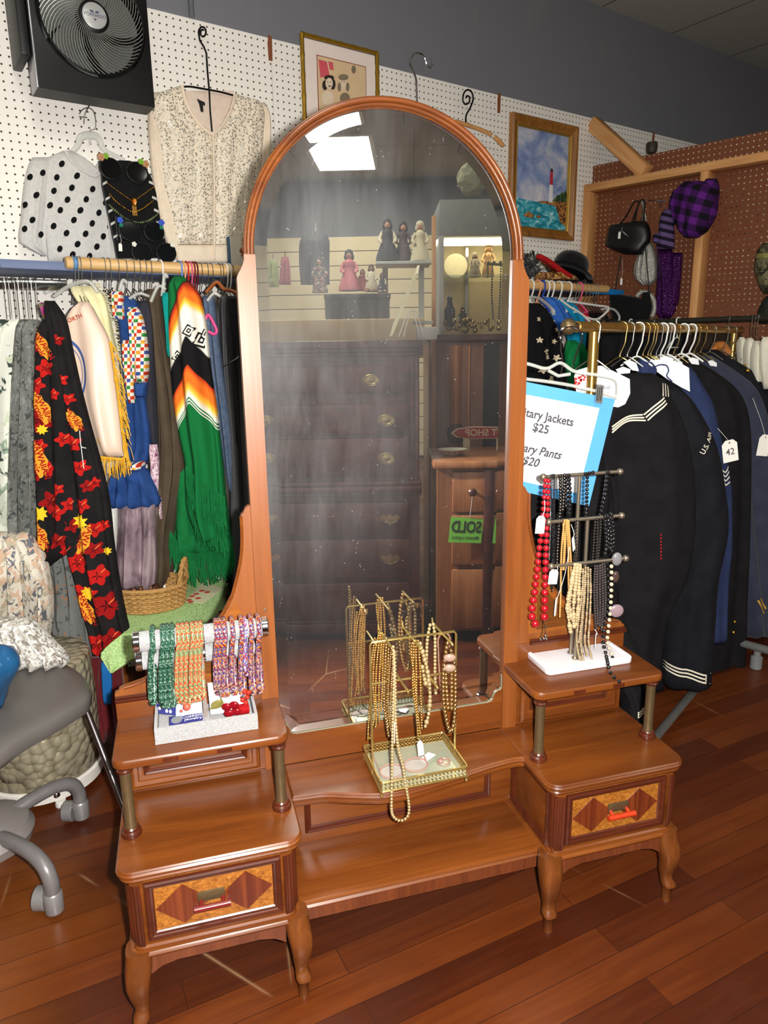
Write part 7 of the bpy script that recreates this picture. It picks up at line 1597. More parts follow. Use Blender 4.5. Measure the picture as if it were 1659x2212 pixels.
for x, z_, ya, yb in ((-.050, .676, -.168, -.045), (.004, .676, -.168, -.045), (.072, .676, -.168, -.045), (-.022, .584, -.165, -.05), (.041, .584, -.165, -.05)):
    mb = MB(VM); mb.tube([(x, ya, z_ - .002), (x, ya + .006, z_), (x, yb - .004, z_), (x, yb, z_ + .012)], [.0022, .0027, .0027, .0018], 8); mb.build('prong', BRS, bs)
GCH = metal('antique_gold', (206, 172, 112), .27); GCH2 = metal('yellow_gold', (226, 184, 104), .25); GPB = plain('gold_pearl', (196, 172, 124), .2, .5)
def vneck(name, label, paths, mat, r, step, y, cat='necklace', jitter=0.0, group=None, k=1.0):
    o = thing(name, PVy(paths[0][0][0], paths[0][0][1], y), label, cat, group); mb = MB(); r *= k; step = max(step * k, r * 2.1) if k > 1 else step
    for p in paths:
        pts = cat_rom([PVy(q[0], q[1], q[2] if len(q) > 2 else y) for q in p], 5)
        if r > .0013: chain(mb, pts, r, step, jitter)
        else: mb.tube(pts, r, 5)
    mb.build('beads', mat, o, ang=80); return o
def c6(x, y, *e): return (560 + x / 2.765, 1260 + y / 2.765, *e)
def P6(*a): return [c6(*q) for q in a]
vneck('chain_necklace', 'bundle of fine gold chains on the left prong of the brass stand', [P6((715, 300), (690, 420), (680, 600), (690, 780), (660, 930)), P6((725, 300), (705, 450), (695, 640), (700, 820), (690, 870)), P6((735, 300), (722, 480), (715, 660), (718, 840)), P6((745, 310), (738, 480), (735, 640), (728, 760)), P6((690, 330), (672, 470), (662, 650), (655, 800), (648, 940))], GCH2, .0019, .0033, -.075, k=1.35)
vneck('chain_necklace', 'flat gold link chain beside the bundle on the left prong', [P6((760, 330), (752, 500), (745, 700), (760, 830), (775, 920)), P6((775, 340), (768, 520), (760, 720), (770, 860))], GCH, .0024, .0042, -.10, k=1.35)
vneck('chain_necklace', 'long gold bead chain looping below the brass tray over the ledge', [P6((800, 380), (805, 560), (800, 760), (795, 960), (793, 1150), (790, 1330, -.19), (800, 1390), (840, 1418), (885, 1395), (895, 1330), (875, 1200), (855, 1080), (830, 980), (815, 820), (812, 600), (806, 400))], GPB, .0026, .0052, -.182, k=1.35)
vneck('chain_necklace', 'second gold chain hanging with a white tag on the left prong', [P6((790, 390), (775, 560), (770, 740), (790, 900), (805, 960)), P6((800, 400), (790, 600), (785, 800), (800, 930))], GCH, .0016, .0030, -.155, k=1.35)
vneck('chain_necklace', 'gold chains draped on the middle prong of the brass stand', [P6((925, 345), (920, 480), (918, 620), (935, 760), (945, 860), (950, 930)), P6((935, 345), (938, 500), (940, 660), (950, 800), (962, 900)), P6((950, 345), (960, 500), (965, 650), (970, 800), (972, 880)), P6((915, 360), (908, 420), (925, 560), (938, 700), (945, 800))], GCH2, .0022, .0038, -.13, k=1.35)
vneck('bead_necklace', 'graduated gold ball bead necklace right of the middle prong', [P6((960, 360), (990, 460), (1015, 580), (1020, 700), (1010, 790), (990, 860)), P6((975, 500), (985, 560), (1000, 620))], GPB, .0048, .0098, -.115, jitter=.25)
vneck('bead_necklace', 'gold ball necklace hanging behind the frame on the right prong', [P6((1020, 250), (1005, 330), (1000, 430), (1000, 560), (1020, 660)), P6((1040, 245), (1050, 330), (1050, 450), (1050, 560), (1055, 660))], GPB, .0042, .0086, -.065)
vneck('bangle_loop', 'rose-brown metal mesh loop on the right prong of the brass stand', [P6((1070, 400), (1068, 340), (1085, 305), (1120, 300), (1140, 330), (1135, 380)), P6((1070, 400), (1075, 520), (1085, 640), (1095, 710))], plain('rose_mesh', (150, 110, 88), .3, .6), .0028, .0034, -.09, 'bangle')
cn = vneck('stone_necklace', 'chunky gold chain with two oval stones at the right end of the brass stand', [P6((1125, 360), (1110, 450), (1100, 560), (1102, 700), (1120, 820), (1145, 890), (1165, 820), (1172, 700), (1172, 560), (1165, 470), (1140, 380)), P6((1115, 520), (1120, 640), (1130, 760)), P6((1150, 520), (1150, 640), (1150, 760))], GCH, .0034, .0062, -.15, k=1.35)
mb = MB()
for x, y in ((1138, 445), (1138, 506)): mb.ball(PVy(*c6(x, y), -.156), .0115, 14, 8, (1.1, .45, .75))
mb.build('oval_stone', plain('taupe_stone', (150, 124, 108), .2), cn)
eg = thing('eyeglasses', VP(-.02, -.13, tz + .004), 'rose-tinted eyeglasses lying in the brass tray', 'eyeglasses'); EGM = plain('rose_frame', (168, 128, 116), .2, .1)
for cx, cy in ((-.048, -.125), (.008, -.118)):
    mb = MB(VM); mb.tube([(cx + .026 * cos(a), cy + .019 * sin(a), tz + .009 + .004 * sin(a)) for a in [2 * pi * i / 24 for i in range(24)]], .0018, 6, True); mb.build('rim', EGM, eg)
    mb = MB(VM); mb.prism([(cx + .0245 * cos(a), cy + .0178 * sin(a)) for a in [2 * pi * i / 24 for i in range(24)]], lambda a, b, h: Vector((a, b, h)), tz + .008, tz + .0095); mb.build('lens', glass('lens_glass', (226, 214, 208), .05, .3), eg)
mb = MB(VM); mb.tube(cat_rom([(-.022, -.123, tz + .010), (-.018, -.118, tz + .013), (-.016, -.119, tz + .010)], 4), .0014, 5); mb.tube([(-.073, -.12, tz + .010), (-.07, -.06, tz + .008)], .0016, 5); mb.tube([(.034, -.115, tz + .010), (.04, -.055, tz + .008)], .0016, 5); mb.build('temple', EGM, eg)
price_tag('price_tag', PVy(*c6(963, 985), -.14), .013, .034, None, VA, -.1, None, 'white price tag hanging from the middle chains into the brass tray', PVy(*c6(955, 930), -.13))
price_tag('price_tag', PVy(*c6(808, 890), -.186), .006, .045, None, VA + 1.1, .06, None, 'narrow white tag on the left chains of the brass stand', PVy(*c6(800, 760), -.16))
o, _ = card('jewellery_tag', [c6(960, 1050), c6(1010, 1010), c6(1055, 1025), c6(985, 1075)], tz + .0052, WCARD, 'white folded card lying in the brass tray'); 
er = thing('earring', VP(.075, -.12, tz + .006), 'rose gold hoop earring lying at the right of the brass tray', 'earring'); mb = MB(VM); mb.tube([(.072 + .014 * cos(a), -.12 + .012 * sin(a), tz + .006) for a in [2 * pi * i / 18 for i in range(18)]], .002, 6, True); mb.ball((.066, -.118, tz + .008), .007, 10, 6, (1, 1, .5)); mb.build('hoop', EGM, er)

# ------------------------------------------------------------------ three-bar stand on the right
NICK = plain('satin_nickel', (150, 138, 120), .3, .8, .08, 50)
ns = thing('necklace_stand', VP(.44, -.04, H2), 'brushed nickel three-bar necklace stand on a white tray, right shelf of the vanity', 'jewellery stand')
mb = MB(VM); poly = [(.331, -.097), (.556, -.097), (.556, .010), (.331, .010)]
slab(mb, rrect(.331, .556, -.097, .010, .013, 4), [(.002, H2 + .0005), (.0, H2 + .003), (.0, H2 + .014), (.003, H2 + .017), (.008, H2 + .017), (.010, H2 + .013)]); mb.build('tray', plain('white_ceramic', (226, 222, 226), .3, var=.02), ns, ang=40)
for x, y, zt_ in ((.430, -.028, .980), (.447, -.043, .880), (.424, -.058, .781)):
    mb = MB(VM); mb.lathe([(.008, H2 + .0135), (.0085, H2 + .016), (.0045, H2 + .02), (.0042, zt_)], (x, y, 0), 12); mb.build('pole', NICK, ns)
for x0, x1, y, z_ in ((.338, .533, -.030, .980), (.348, .534, -.045, .880), (.350, .542, -.060, .781)):
    mb = MB(VM); mb.tube([(x0, y, z_), (x1, y, z_)], .0042, 12); b_ = mb.build('bar', NICK, ns)
    for x in (x0, x1): mb = MB(VM); mb.ball((x, y, z_), .0078, 14, 10); mb.build('ball_end', NICK, b_)
def c4(x, y): return (1080 + x / 2.865, 1000 + y / 2.865)
def P4(*a): return [(*c4(q[0], q[1]), *q[2:]) for q in a]
# red graduated beads
RED = plain('red_bead', (156, 20, 30), .15, spec=.6)
rn = thing('red_necklace', PVy(*c4(285, 90), -.03), 'graduated cherry red bead necklace on the left end of the top bar', 'necklace')
L_ = cat_rom([PVy(*c4(*q), -.043) for q in [(282, 108), (272, 250), (262, 400), (245, 520), (232, 650), (215, 800), (198, 910), (204, 975), (232, 1008)]], 12); R_2 = cat_rom([PVy(*c4(*q), -.041) for q in [(300, 112), (296, 250), (290, 400), (285, 540), (281, 700), (277, 830), (276, 940), (266, 1000)]], 12)
mb = MB()
for pth in (L_, R_2):
    tot = sum((b - a).length for a, b in zip(pth, pth[1:])); s_ = 0.0; acc = 0.0; i = 0
    while s_ < tot - .002:
        d_ = 0.0; P = pth[-1]
        for a, b in zip(pth, pth[1:]):
            l_ = (b - a).length
            if d_ + l_ >= s_: P = a.lerp(b, (s_ - d_) / l_); break
            d_ += l_
        r_ = .0050 + .0046 * (s_ / tot); mb.ball(P, r_, 14, 9); s_ += 2 * r_ + .0022
mb.build('beads', RED, rn); mb = MB()
for pth in (L_, R_2): mb.tube(pth, .0012, 6)
mb.build('silver_spacers', CHROME, rn)
mb = MB(); 
for q in ((250, 1090), (272, 1085), (288, 1088), (282, 1070)): mb.ball(PVy(*c4(*q), -.042), .0032, 8, 6)
mb.tube([PVy(*c4(268, 1010), -.042), PVy(*c4(262, 1060), -.042), PVy(*c4(250, 1088), -.042)], .0008, 5); mb.tube([PVy(*c4(280, 1000), -.042), PVy(*c4(285, 1050), -.042), PVy(*c4(284, 1085), -.042)], .0008, 5); mb.build('silver_drops', CHROME, rn)
price_tag('price_tag', PVy(*c4(250, 382), -.052), .022, .040, None, VA, .06, None, 'white price tag tied to the cherry red bead necklace', PVy(*c4(276, 230), -.048))
JET = plain('jet_bead', (16, 15, 17), .12, spec=.7); GUN = metal('gunmetal', (96, 92, 88), .25); WOODB = plain('sand_gold_bead', (206, 150, 84), .3, .2); SHELL = plain('shell_bead', (176, 154, 116), .35); PEARL = plain('champagne_pearl', (166, 144, 112), .2, .2); DKM = plain('dark_pearl', (70, 62, 62), .15, .4)
vneck('bead_necklace', 'long thin strand of black seed beads beside the red necklace', [P4((316, 75), (318, 250), (314, 450), (306, 600), (260, 700)), P4((326, 72), (330, 250), (328, 450), (325, 620), (318, 780)), P4((336, 72), (338, 260), (336, 480), (332, 650), (322, 800))], JET, .0019, .0036, -.034)
vneck('chain_necklace', 'dangling silver chain with charm among the black seed beads', [P4((310, 200), (312, 350), (308, 500), (303, 600))], CHROME, .0014, .0024, -.040)
vneck('chain_necklace', 'gunmetal ring chain hanging on the top bar left of the pole', [P4((372, 80), (376, 200), (372, 300), (362, 450), (352, 640)), P4((400, 75), (396, 180), (388, 300))], GUN, .0042, .0072, -.038)
vneck('bead_necklace', 'black round bead strand with gunmetal links left of the pole', [P4((425, 78), (432, 180), (430, 270), (428, 330)), P4((412, 80), (408, 180), (410, 280))], JET, .0052, .0098, -.036)
vneck('bead_necklace', 'flat black bead necklace just right of the pole on the top bar', [P4((540, 90), (538, 180), (536, 270), (534, 380), (528, 470)), P4((530, 68), (560, 62), (580, 58))], JET, .0045, .0092, -.036)
vneck('bead_necklace', 'black bead necklace with larger beads near the right end of the top bar', [P4((668, 60), (660, 130), (650, 200), (632, 290), (622, 330))], JET, .0052, .0100, -.036)
pn_ = vneck('cord_necklace', 'black cord necklace with grey, dark and pink stone pendants on the right', [P4((716, 70), (705, 200), (690, 300)), P4((720, 90), (735, 250), (730, 400), (722, 540))], JET, .0011, .01, -.034)
for x, y, sc, m_, nm in ((724, 595, (1.05, .5, 1.4), plain('grey_agate', (112, 110, 112), .2), 'grey_stone'), (716, 705, (.75, .5, 1.25), plain('smoky_stone', (66, 50, 46), .1), 'smoky_stone'), (722, 915, (1.45, .5, 1.4), plain('mauve_stone', (136, 114, 120), .25), 'mauve_stone')):
    mb = MB(); mb.ball(PVy(*c4(x, y), -.064), .0115, 16, 10, sc); mb.build(nm, m_, pn_)
mb = MB(); mb.tube([PVy(*c4(712, 765), -.064), PVy(*c4(712, 862), -.064)], .0085, 14); mb.build('black_cylinder', JET, pn_)
vneck('gold_strands', 'sand-gold twisted bead strands on the middle bar', [P4((400, 355), (385, 480), (378, 620), (376, 800), (370, 955)), P4((412, 355), (404, 500), (396, 660)), P4((425, 360), (432, 480), (440, 640), (432, 800), (415, 880)), P4((418, 355), (420, 470), (425, 600), (424, 700), (430, 940)), P4((392, 380), (398, 520), (390, 660))], WOODB, .0026, .0044, -.052)
vneck('bead_necklace', 'black and silver bead strand hanging behind the sand-gold strands', [P4((470, 360), (466, 450), (468, 540), (470, 610))], JET, .0036, .0078, -.048)
vneck('bead_necklace', 'matte black bead strands in the middle of the middle bar', [P4((592, 350), (585, 430), (580, 520), (574, 600)), P4((606, 350), (604, 440), (600, 530), (596, 610)), P4((624, 345), (622, 430), (614, 520), (606, 600))], plain('matte_black_bead', (34, 30, 26), .4, .2), .0036, .0068, -.050)
vneck('bead_necklace', 'glossy black faceted bead cluster at the right of the middle bar', [P4((650, 335), (655, 420), (660, 500), (650, 570)), P4((665, 330), (680, 400), (690, 470), (680, 540)), P4((690, 320), (700, 400), (704, 480), (690, 560)), P4((670, 420), (672, 480), (668, 540))], JET, .0056, .0098, -.048)
vneck('shell_necklace', 'cream shell chip strands at the left of the lowest bar', [P4((465, 630), (450, 700), (430, 800), (418, 900), (430, 1000), (440, 1060)), P4((480, 630), (470, 740), (458, 850), (455, 960), (460, 1020)), P4((495, 635), (490, 740), (486, 850), (480, 950), (468, 1010)), P4((455, 680), (440, 780), (432, 880), (442, 980))], SHELL, .0050, .0074, -.068, jitter=.35)
vneck('pearl_necklace', 'champagne freshwater pearl strands looping to the white tray', [P4((515, 660), (508, 800), (490, 950), (475, 1080), (490, 1200), (520, 1240)), P4((530, 650), (526, 800), (512, 960), (500, 1100), (515, 1210), (540, 1260)), P4((545, 650), (545, 800), (535, 960), (525, 1100), (540, 1200)), P4((560, 660), (562, 800), (556, 960), (548, 1100), (565, 1200), (576, 1250), (552, 1285), (532, 1240)), P4((520, 700), (516, 850), (502, 1000), (486, 1120))], PEARL, .0028, .0050, -.072, jitter=.25)
vneck('bead_necklace', 'dark pearl strands right of the champagne pearls on the lowest bar', [P4((590, 640), (584, 760), (586, 880), (592, 1000), (600, 1030)), P4((604, 640), (600, 760), (602, 880), (606, 1000)), P4((620, 635), (618, 760), (620, 880), (618, 1010)), P4((634, 630), (636, 760), (638, 880), (630, 1040)), P4((648, 625), (652, 740), (655, 860), (645, 1000))], DKM, .0036, .0064, -.066)
bwn_ = vneck('bead_necklace', 'long black and pearl bead necklace trailing over the right shelf edge', [P4((662, 620), (672, 760), (668, 880), (650, 1000), (640, 1100), (655, 1180), (670, 1250, -.13), (685, 1300, -.15), (720, 1340, -.17), (745, 1358, -.172))], JET, .0046, .0150, -.074)
mb = MB()
for pth in (P4((690, 640), (690, 760), (684, 900), (672, 1020), (665, 1100), (684, 1170)), P4((690, 1180), (705, 1240), (725, 1300), (760, 1340), (788, 1335))): chain(mb, cat_rom([PVy(*q, -.078) for q in pth], 5), .0048, .0145)
mb.build('pearl_bead', plain('cream_pearl', (186, 174, 150), .15), bwn_)
mb = MB()
for pth in (P4((697, 1205), (715, 1270), (742, 1320), (775, 1340)),): chain(mb, cat_rom([PVy(*q, -.079) for q in pth], 5), .0046, .0145)
mb.build('black_bead', JET, bwn_)
price_tag('price_tag', PVy(*c4(330, 705), -.075), .022, .034, None, VA, .1, None, 'white price tag tied at the left end of the lowest bar', PVy(*c4(355, 640), -.068))
price_tag('price_tag', PVy(*c4(592, 1100), -.080), .008, .036, None, VA + .9, .04, None, 'narrow white price tag among the pearl strands on the lowest bar', PVy(*c4(586, 1030), -.072))
price_tag('price_tag', PVy(*c4(345, 890), -.062), .010, .042, None, VA + .7, .12, None, 'slim feather-shaped pale tag below the sand-gold strands', PVy(*c4(430, 520), -.056))
price_tag('price_tag', PVy(*c4(455, 500), -.056), .011, .034, None, VA + .6, -.3, None, 'white price tag hanging among the strands beside the middle bar', PVy(*c4(440, 380), -.050))
# ================================================================== the part of the shop the mirror shows; laid out as seen in the glass and mirrored back into the room
def MR(): return MB(RM)
def rth(name, P, label, cat, group=None): return thing(name, refl(P), label, cat, group)
MAHO = wood('dark_mahogany', (62, 30, 28), (84, 42, 38), (102, 54, 46), 'X', .8, .3)
MAHV = wood('brown_mahogany', (106, 62, 42), (134, 84, 60), (156, 104, 76), 'Z', .8, .3)
YC = 2.92
def vx(u, v=745, Y=YC): return PY(u, v, Y).x
def vz(v, u=700, Y=YC): return PY(u, v, Y).z
hb0, hx1 = -.80, vx(912)
ch = rth('tall_chest', (hx1 / 2 + hb0 / 2, YC + .25, 0), 'dark mahogany tall chest of drawers reflected in the mirror', 'chest of drawers')
zt1 = vz(737)
mb = MR(); mb.box(hb0, hx1 - .01, YC + .012, YC + .5, .06, zt1 - .03); mb.build('carcass', MAHO, ch, smooth=False)
mb = MR()
for a, b, d in ((zt1 - .03, zt1, -.02), (zt1 - .045, zt1 - .03, -.008), (zt1 - .062, zt1 - .047, -.002)): mb.box(hb0 - .01, hx1 + .004, YC + d, YC + .51, a, b, .003)
mb.build('cornice', MAHO, ch)
zw = vz(1058)
mb = MR()
for a, b, d in ((zw + .012, zw + .03, -.006), (zw - .014, zw + .010, -.016), (zw - .03, zw - .016, -.006), (.03, .075, -.012), (.075, .09, -.004)): mb.box(hb0 - .005, hx1 - .002, YC + d, YC + .5, a, b, .003)
mb.build('waist_moulding', MAHO, ch)
mb = MR()
for x in (hx1 - .045, hx1 - .025): mb.box(x, x + .012, YC + .002, YC + .013, zw + .03, zt1 - .065, .002)
mb.build('reeded_stile', MAHO, ch)
OB = plain('old_brass_pull', (150, 132, 84), .3, .8)
cxh = (hb0 + hx1) / 2
for k, (va, vb, uh) in enumerate(((790, 852, 800), (873, 943, 833), (947, 1034, 833), (1086, 1160, 838), (1166, 1253, 838), (1260, 1342, None))):
    z1, z0 = vz(va), vz(vb); mb = MR(); mb.box(hb0 + .035, hx1 - .055, YC - .004, YC + .013, z0 + .003, z1 - .003, .004); dw = mb.build('drawer', MAHO, ch)
    if uh is None: continue
    xs = (vx(uh), ) if k == 0 else (vx(uh), 2 * cxh - vx(uh))
    for x in xs:
        zc = (z0 + z1) / 2; mb = MR(); M_ = Matrix.Rotation(pi / 2, 3, 'X')
        if k < 3:
            mb.lathe([(.034, 0), (.034, .002), (.030, .0035), (.027, .002), (.015, .003), (.006, .006), (.001, .006)], (x, YC - .0045, zc), 24, Matrix(((1, 0, 0), (0, 1, 0), (0, 0, .62))) @ M_)
            mb.tube([(x + .034 * cos(a), YC - .016, zc - .003 + .021 * sin(a)) for a in [pi + pi * i / 12 for i in range(13)]], .0018, 6)
        else:
            pl = [(-.045, .008), (-.03, .02), (-.012, .012), (0, .024), (.012, .012), (.03, .02), (.045, .008), (.03, -.012), (.01, -.018), (0, -.03), (-.01, -.018), (-.03, -.012)]
            mb.prism(pl, lambda a, b, h, x=x, zc=zc: Vector((x + a, h, zc + b)), YC - .0075, YC - .0045); mb.tube([(x + .032 * cos(a), YC - .018, zc + .002 + .018 * sin(a)) for a in [pi + pi * i / 12 for i in range(13)]], .0022, 6)
        mb.build('pull', OB, dw)
# side cabinet with waterfall doors and the display case above it
YA = 3.42
ax0, ax1 = vx(928, 800, YA), 1.35; za = PY(1000, 722, YA).z
arm = rth('wardrobe', ((ax0 + ax1) / 2, YA + .3, 0), 'brown veneered wardrobe standing under the display case, reflected in the mirror', 'wardrobe')
mb = MR(); mb.box(ax0, ax1, YA + .02, YA + .5, .0, za - .03, .01); mb.build('carcass', MAHV, arm)
mb = MR(); mb.box(ax0 - .01, ax1, YA, YA + .5, za - .03, za, .004); mb.build('top', MAHO, arm)
def wf(u, v): 
    x = vx(986, 800, YA); return Vector((x - .03 + .06 * u, YA + .02 - .03 * sin(pi * u) , .05 + (za - .1) * v))
mb = MR(); mb.grid(wf, 10, 4); mb.build('rounded_stile', plain('highlight_veneer', (206, 140, 90), .25), arm)  # specular highlight on the curved veneer painted in as a paler stripe
mb = MR(); x = vx(1013, 800, YA); mb.box(x, x + .008, YA + .008, YA + .021, .05, za - .05, .002); mb.build('bead', plain('highlight_veneer', (206, 140, 90), .25), arm)
mb = MR(); x = vx(1046, 800, YA); mb.box(x, x + .085, YA + .006, YA + .021, .05, za - .04); mb.build('dark_stile', plain('black_lacquer', (24, 20, 20), .3), arm)
YD = YA + .03; dc0, dc1 = vx(950, 600, YD), 1.2; zd1 = PY(1000, 430, YD).z; zd0 = za + .001; zdl = PY(1000, 508, YD).z
dc = rth('display_case', ((dc0 + dc1) / 2, YD + .2, zd0), 'lit white glass display case with a glass shelf, reflected in the mirror', 'display case')
WLA = plain('white_laminate', (186, 190, 186), .5); CRM = plain('cream_laminate', (226, 206, 158), .6)
mb = MR(); mb.box(dc0, dc1, YD, YD + .38, zdl, zd1, .003); mb.build('header', plain('grey_laminate', (132, 136, 132), .5), dc)
mb = MR(); mb.box(dc0, dc0 + .02, YD, YD + .38, zd0, zdl); mb.build('side_panel', WLA, dc, smooth=False)
mb = MR(); mb.box(dc0 + .02, dc1, YD + .36, YD + .38, zd0, zdl); mb.build('back_panel', CRM, dc, smooth=False)
zs = PY(1000, 601, YD + .2).z
mb = MR(); mb.box(dc0 + .02, dc1, YD + .02, YD + .355, zs - .006, zs); mb.build('glass_shelf', glass('shelf_glass', (170, 200, 190), .05, .35), dc, smooth=False)
mb = MR(); x = vx(1008, 600, YD + .3); mb.box(x, x + .014, YD + .34, YD + .36, zd0, zdl); mb.build('shelf_standard', CHROME, dc, smooth=False)
x = vx(1040, 600, YD); mb = MR(); mb.box(x - .2, x + .25, YD + .1, YD + .2, zdl - .02, zdl - .004); mb.build('case_lamp', emis('case_lamp_glow', (1.0, .86, .56), 9.0), dc, smooth=False)
def rball(o, nm, P, r, m, sc=(1, 1, 1)): b = MR(); b.ball(P, r, 12, 8, sc); return b.build(nm, m, o)
def rlathe(o, nm, P, prof, m, seg=18, M=None): b = MR(); b.lathe(prof, P, seg, M); return b.build(nm, m, o)
SK = plain('doll_skin', (206, 160, 130), .5); HAIR = plain('dark_doll_hair', (36, 26, 22), .7); BRNZ = plain('figurine_bronze', (150, 116, 74), .4, .3)
def figure(name, u, v_base, v_top, Y, label, dress, cat='doll', hair=HAIR, seated=False, sleeves=None, skin=SK, hat=None, wide=1.0):
    P = PY(u, v_base, Y); hgt = (PY(u, v_top, Y).z - P.z); o = rth(name, P, label, cat); hr = hgt * .095
    if seated: prof = [(.26, 0), (.28, .1), (.22, .3), (.17, .5), (.13, .68), (.07, .76)]
    else: prof = [(.27, 0), (.25, .12), (.19, .32), (.12, .5), (.115, .6), (.13, .7), (.06, .78)]
    b = MR(); b.lathe([(r * hgt * wide, z * hgt) for r, z in prof], P, 18); b.build('dress', dress, o, ang=70)
    b = MR(); b.ball(P + Vector((0, 0, hgt * .88)), hr, 14, 10, (.88, .95, 1.1)); b.ball(P + Vector((0, -hr * .95, hgt * .87)), hr * .16, 6, 4); b.tube([P + Vector((0, 0, hgt * .76)), P + Vector((0, 0, hgt * .84))], hr * .4, 8); hd = b.build('head', skin, o)
    b = MR()
    for s_ in (-1, 1): b.ball(P + Vector((s_ * hr * .35, -hr * .86, hgt * .895)), hr * .12, 6, 4)
    b.build('eyes', plain('doll_eye', (30, 22, 20), .2), hd)
    b = MR(); b.ball(P + Vector((0, hr * .25, hgt * .915)), hr * 1.12, 14, 8, (1.05, 1, 1.05)); b.ball(P + Vector((-hr * .8, hr * .3, hgt * .83)), hr * .6, 8, 6, (1, 1, 1.5)); b.ball(P + Vector((hr * .8, hr * .3, hgt * .83)), hr * .6, 8, 6, (1, 1, 1.5)); b.build('hair', hair, hd)
    for s_ in (-1, 1):
        b = MR(); b.tube(cat_rom([P + Vector((s_ * hgt * .12, 0, hgt * .70)), P + Vector((s_ * hgt * .2, -hgt * .05, hgt * .52)), P + Vector((s_ * hgt * .14, -hgt * .16, hgt * .42))], 4), [hgt * .05] * 6 + [hgt * .03] * 3, 8); b.build('arm', sleeves or dress, o)
    if seated:
        for s_ in (-1, 1): b = MR(); b.tube([P + Vector((s_ * hgt * .1, -hgt * .1, hgt * .08)), P + Vector((s_ * hgt * .17, -hgt * .42, hgt * .06))], hgt * .06, 8); b.build('leg', skin, o)
    if hat is not None:
        b = MR(); b.lathe([(hr * 1.7, 0), (hr * 1.6, hr * .12), (hr * .9, hr * .2), (hr * .8, hr * .7), (hr * .1, hr * .8)], P + Vector((0, 0, hgt * .95)), 16); b.build('hat', hat, o)
    return o
YF = YD + .18
o = rth('display_plate', PY(985, 598, YF + .1), 'pale decorative plate standing on the glass shelf, reflected in the mirror', 'plate'); b = MR(); b.lathe([(.06, 0), (.058, .004), (.04, .006), (.001, .005)], PY(985, 574, YF + .1), 24, Matrix.Rotation(pi / 2, 3, 'X')); b.build('dish', plain('cream_china', (206, 196, 166), .3), o)
figure('figurine', 1055, 598, 528, YF, 'bronze-toned figurine with a wide hat on the glass shelf, reflected in the mirror', BRNZ, 'figurine', BRNZ, skin=BRNZ, hat=BRNZ, wide=.8)
figure('figurine', 1026, 599, 546, YF - .03, 'short seated grey figurine beside the hatted one, reflected in the mirror', plain('grey_figurine', (110, 100, 84), .5), 'figurine', plain('grey_figurine', (110, 100, 84), .5), True, skin=BRNZ)
o = rth('necklace_rack', PY(1070, 600, YF - .05), 'small wooden rack with dangling bead strings on the glass shelf, reflected in the mirror', 'jewellery rack'); b = MR()
for u in (1056, 1068, 1082, 1092): b.ball(PY(u, 566, YF - .08), .008, 8, 5)
b.tube([PY(1052, 569, YF - .08), PY(1096, 572, YF - .08)], .007, 8); b.tube([PY(1054, 572, YF - .08), PY(1054, 600, YF - .08)], .005, 8); b.tube([PY(1092, 572, YF - .08), PY(1092, 602, YF - .08)], .005, 8); b.build('rack', plain('olive_wood', (104, 96, 66), .5), o)
b = MR(); chain(b, [PY(1064, 575, YF - .09), PY(1063, 640, YF - .09), PY(1066, 690, YF - .09)], .005, .012); chain(b, [PY(1083, 575, YF - .09), PY(1081, 640, YF - .09), PY(1078, 690, YF - .09)], .005, .012); b.build('bead_string', plain('blue_grey_beads', (64, 74, 86), .3), o)
o = rth('dark_bottle', PY(972, 712, YF - .08), 'dark glass bottle with stopper at the bottom of the display case, reflected in the mirror', 'bottle'); rlathe(o, 'body', PY(972, 706, YF - .08), [(.02, 0), (.026, .005), (.026, .08), (.016, .1), (.012, .12)], plain('smoke_glass', (40, 44, 48), .1), 16); rball(o, 'stopper', PY(972, 646, YF - .08), .014, plain('smoke_glass', (40, 44, 48), .1))
figure('figurine', 1000, 706, 664, YF - .05, 'small dark figurine at the bottom of the display case, reflected in the mirror', plain('dark_figurine', (70, 62, 50), .5), 'figurine')
o = rth('silver_pile', PY(1040, 705, YF - .1), 'heap of shiny gold and silver costume jewellery in the display case, reflected in the mirror', 'jewellery'); b = MR(); rnd = random.Random(2)
for i in range(60): b.ball(PY(rnd.uniform(960, 1092), rnd.uniform(690, 714), YF - .1) , rnd.uniform(.006, .014), 8, 5)
o2 = b.build('trinkets', plain('mixed_metal', (170, 150, 96), .2, .7, .4, 60), o); o2['kind'] = 'stuff'
# lower dresser with sold tags
YL = 2.86; zl = .80; lx0 = vx(936, 1010, YL)
ld = rth('low_dresser', (lx0 + .5, YL + .22, 0), 'light brown low dresser with round knobs and sold tags, reflected in the mirror', 'dresser')
LBR = wood('light_brown_veneer', (122, 74, 42), (150, 96, 58), (170, 114, 72), 'Z', .9, .35)
mb = MR(); mb.box(lx0 + .02, 1.3, YL + .02, YL + .42, .05, zl - .03); mb.build('carcass', LBR, ld, smooth=False)
mb = MR(); mb.box(lx0, 1.3, YL - .01, YL + .42, zl - .03, zl, .008); mb.build('top', LBR, ld)
xa = vx(978, 1100, YL)
for k, (va, vb) in enumerate(((1020, 1108), (1114, 1222), (1232, 1360))):
    z1, z0 = vz(va, 1000, YL), vz(vb, 1000, YL); mb = MR(); mb.box(xa, 1.25, YL + .002, YL + .019, z0, z1, .005); dw = mb.build('drawer', LBR, ld)
    if k == 0:
        for u in (1020, 1079): b = MR(); P = PY(u, 1062, YL); b.lathe([(.006, 0), (.006, .012), (.016, .018), (.018, .026), (.012, .034), (.001, .036)], P + Vector((0, .002, 0)), 16, Matrix.Rotation(pi / 2, 3, 'X')); b.build('knob', MAHO, dw)
mb = MR(); x = vx(1046, 1100, YL); mb.box(x, x + .04, YL - .006, YL + .018, .03, zl - .035, .003); mb.build('stile', MAHO, ld)
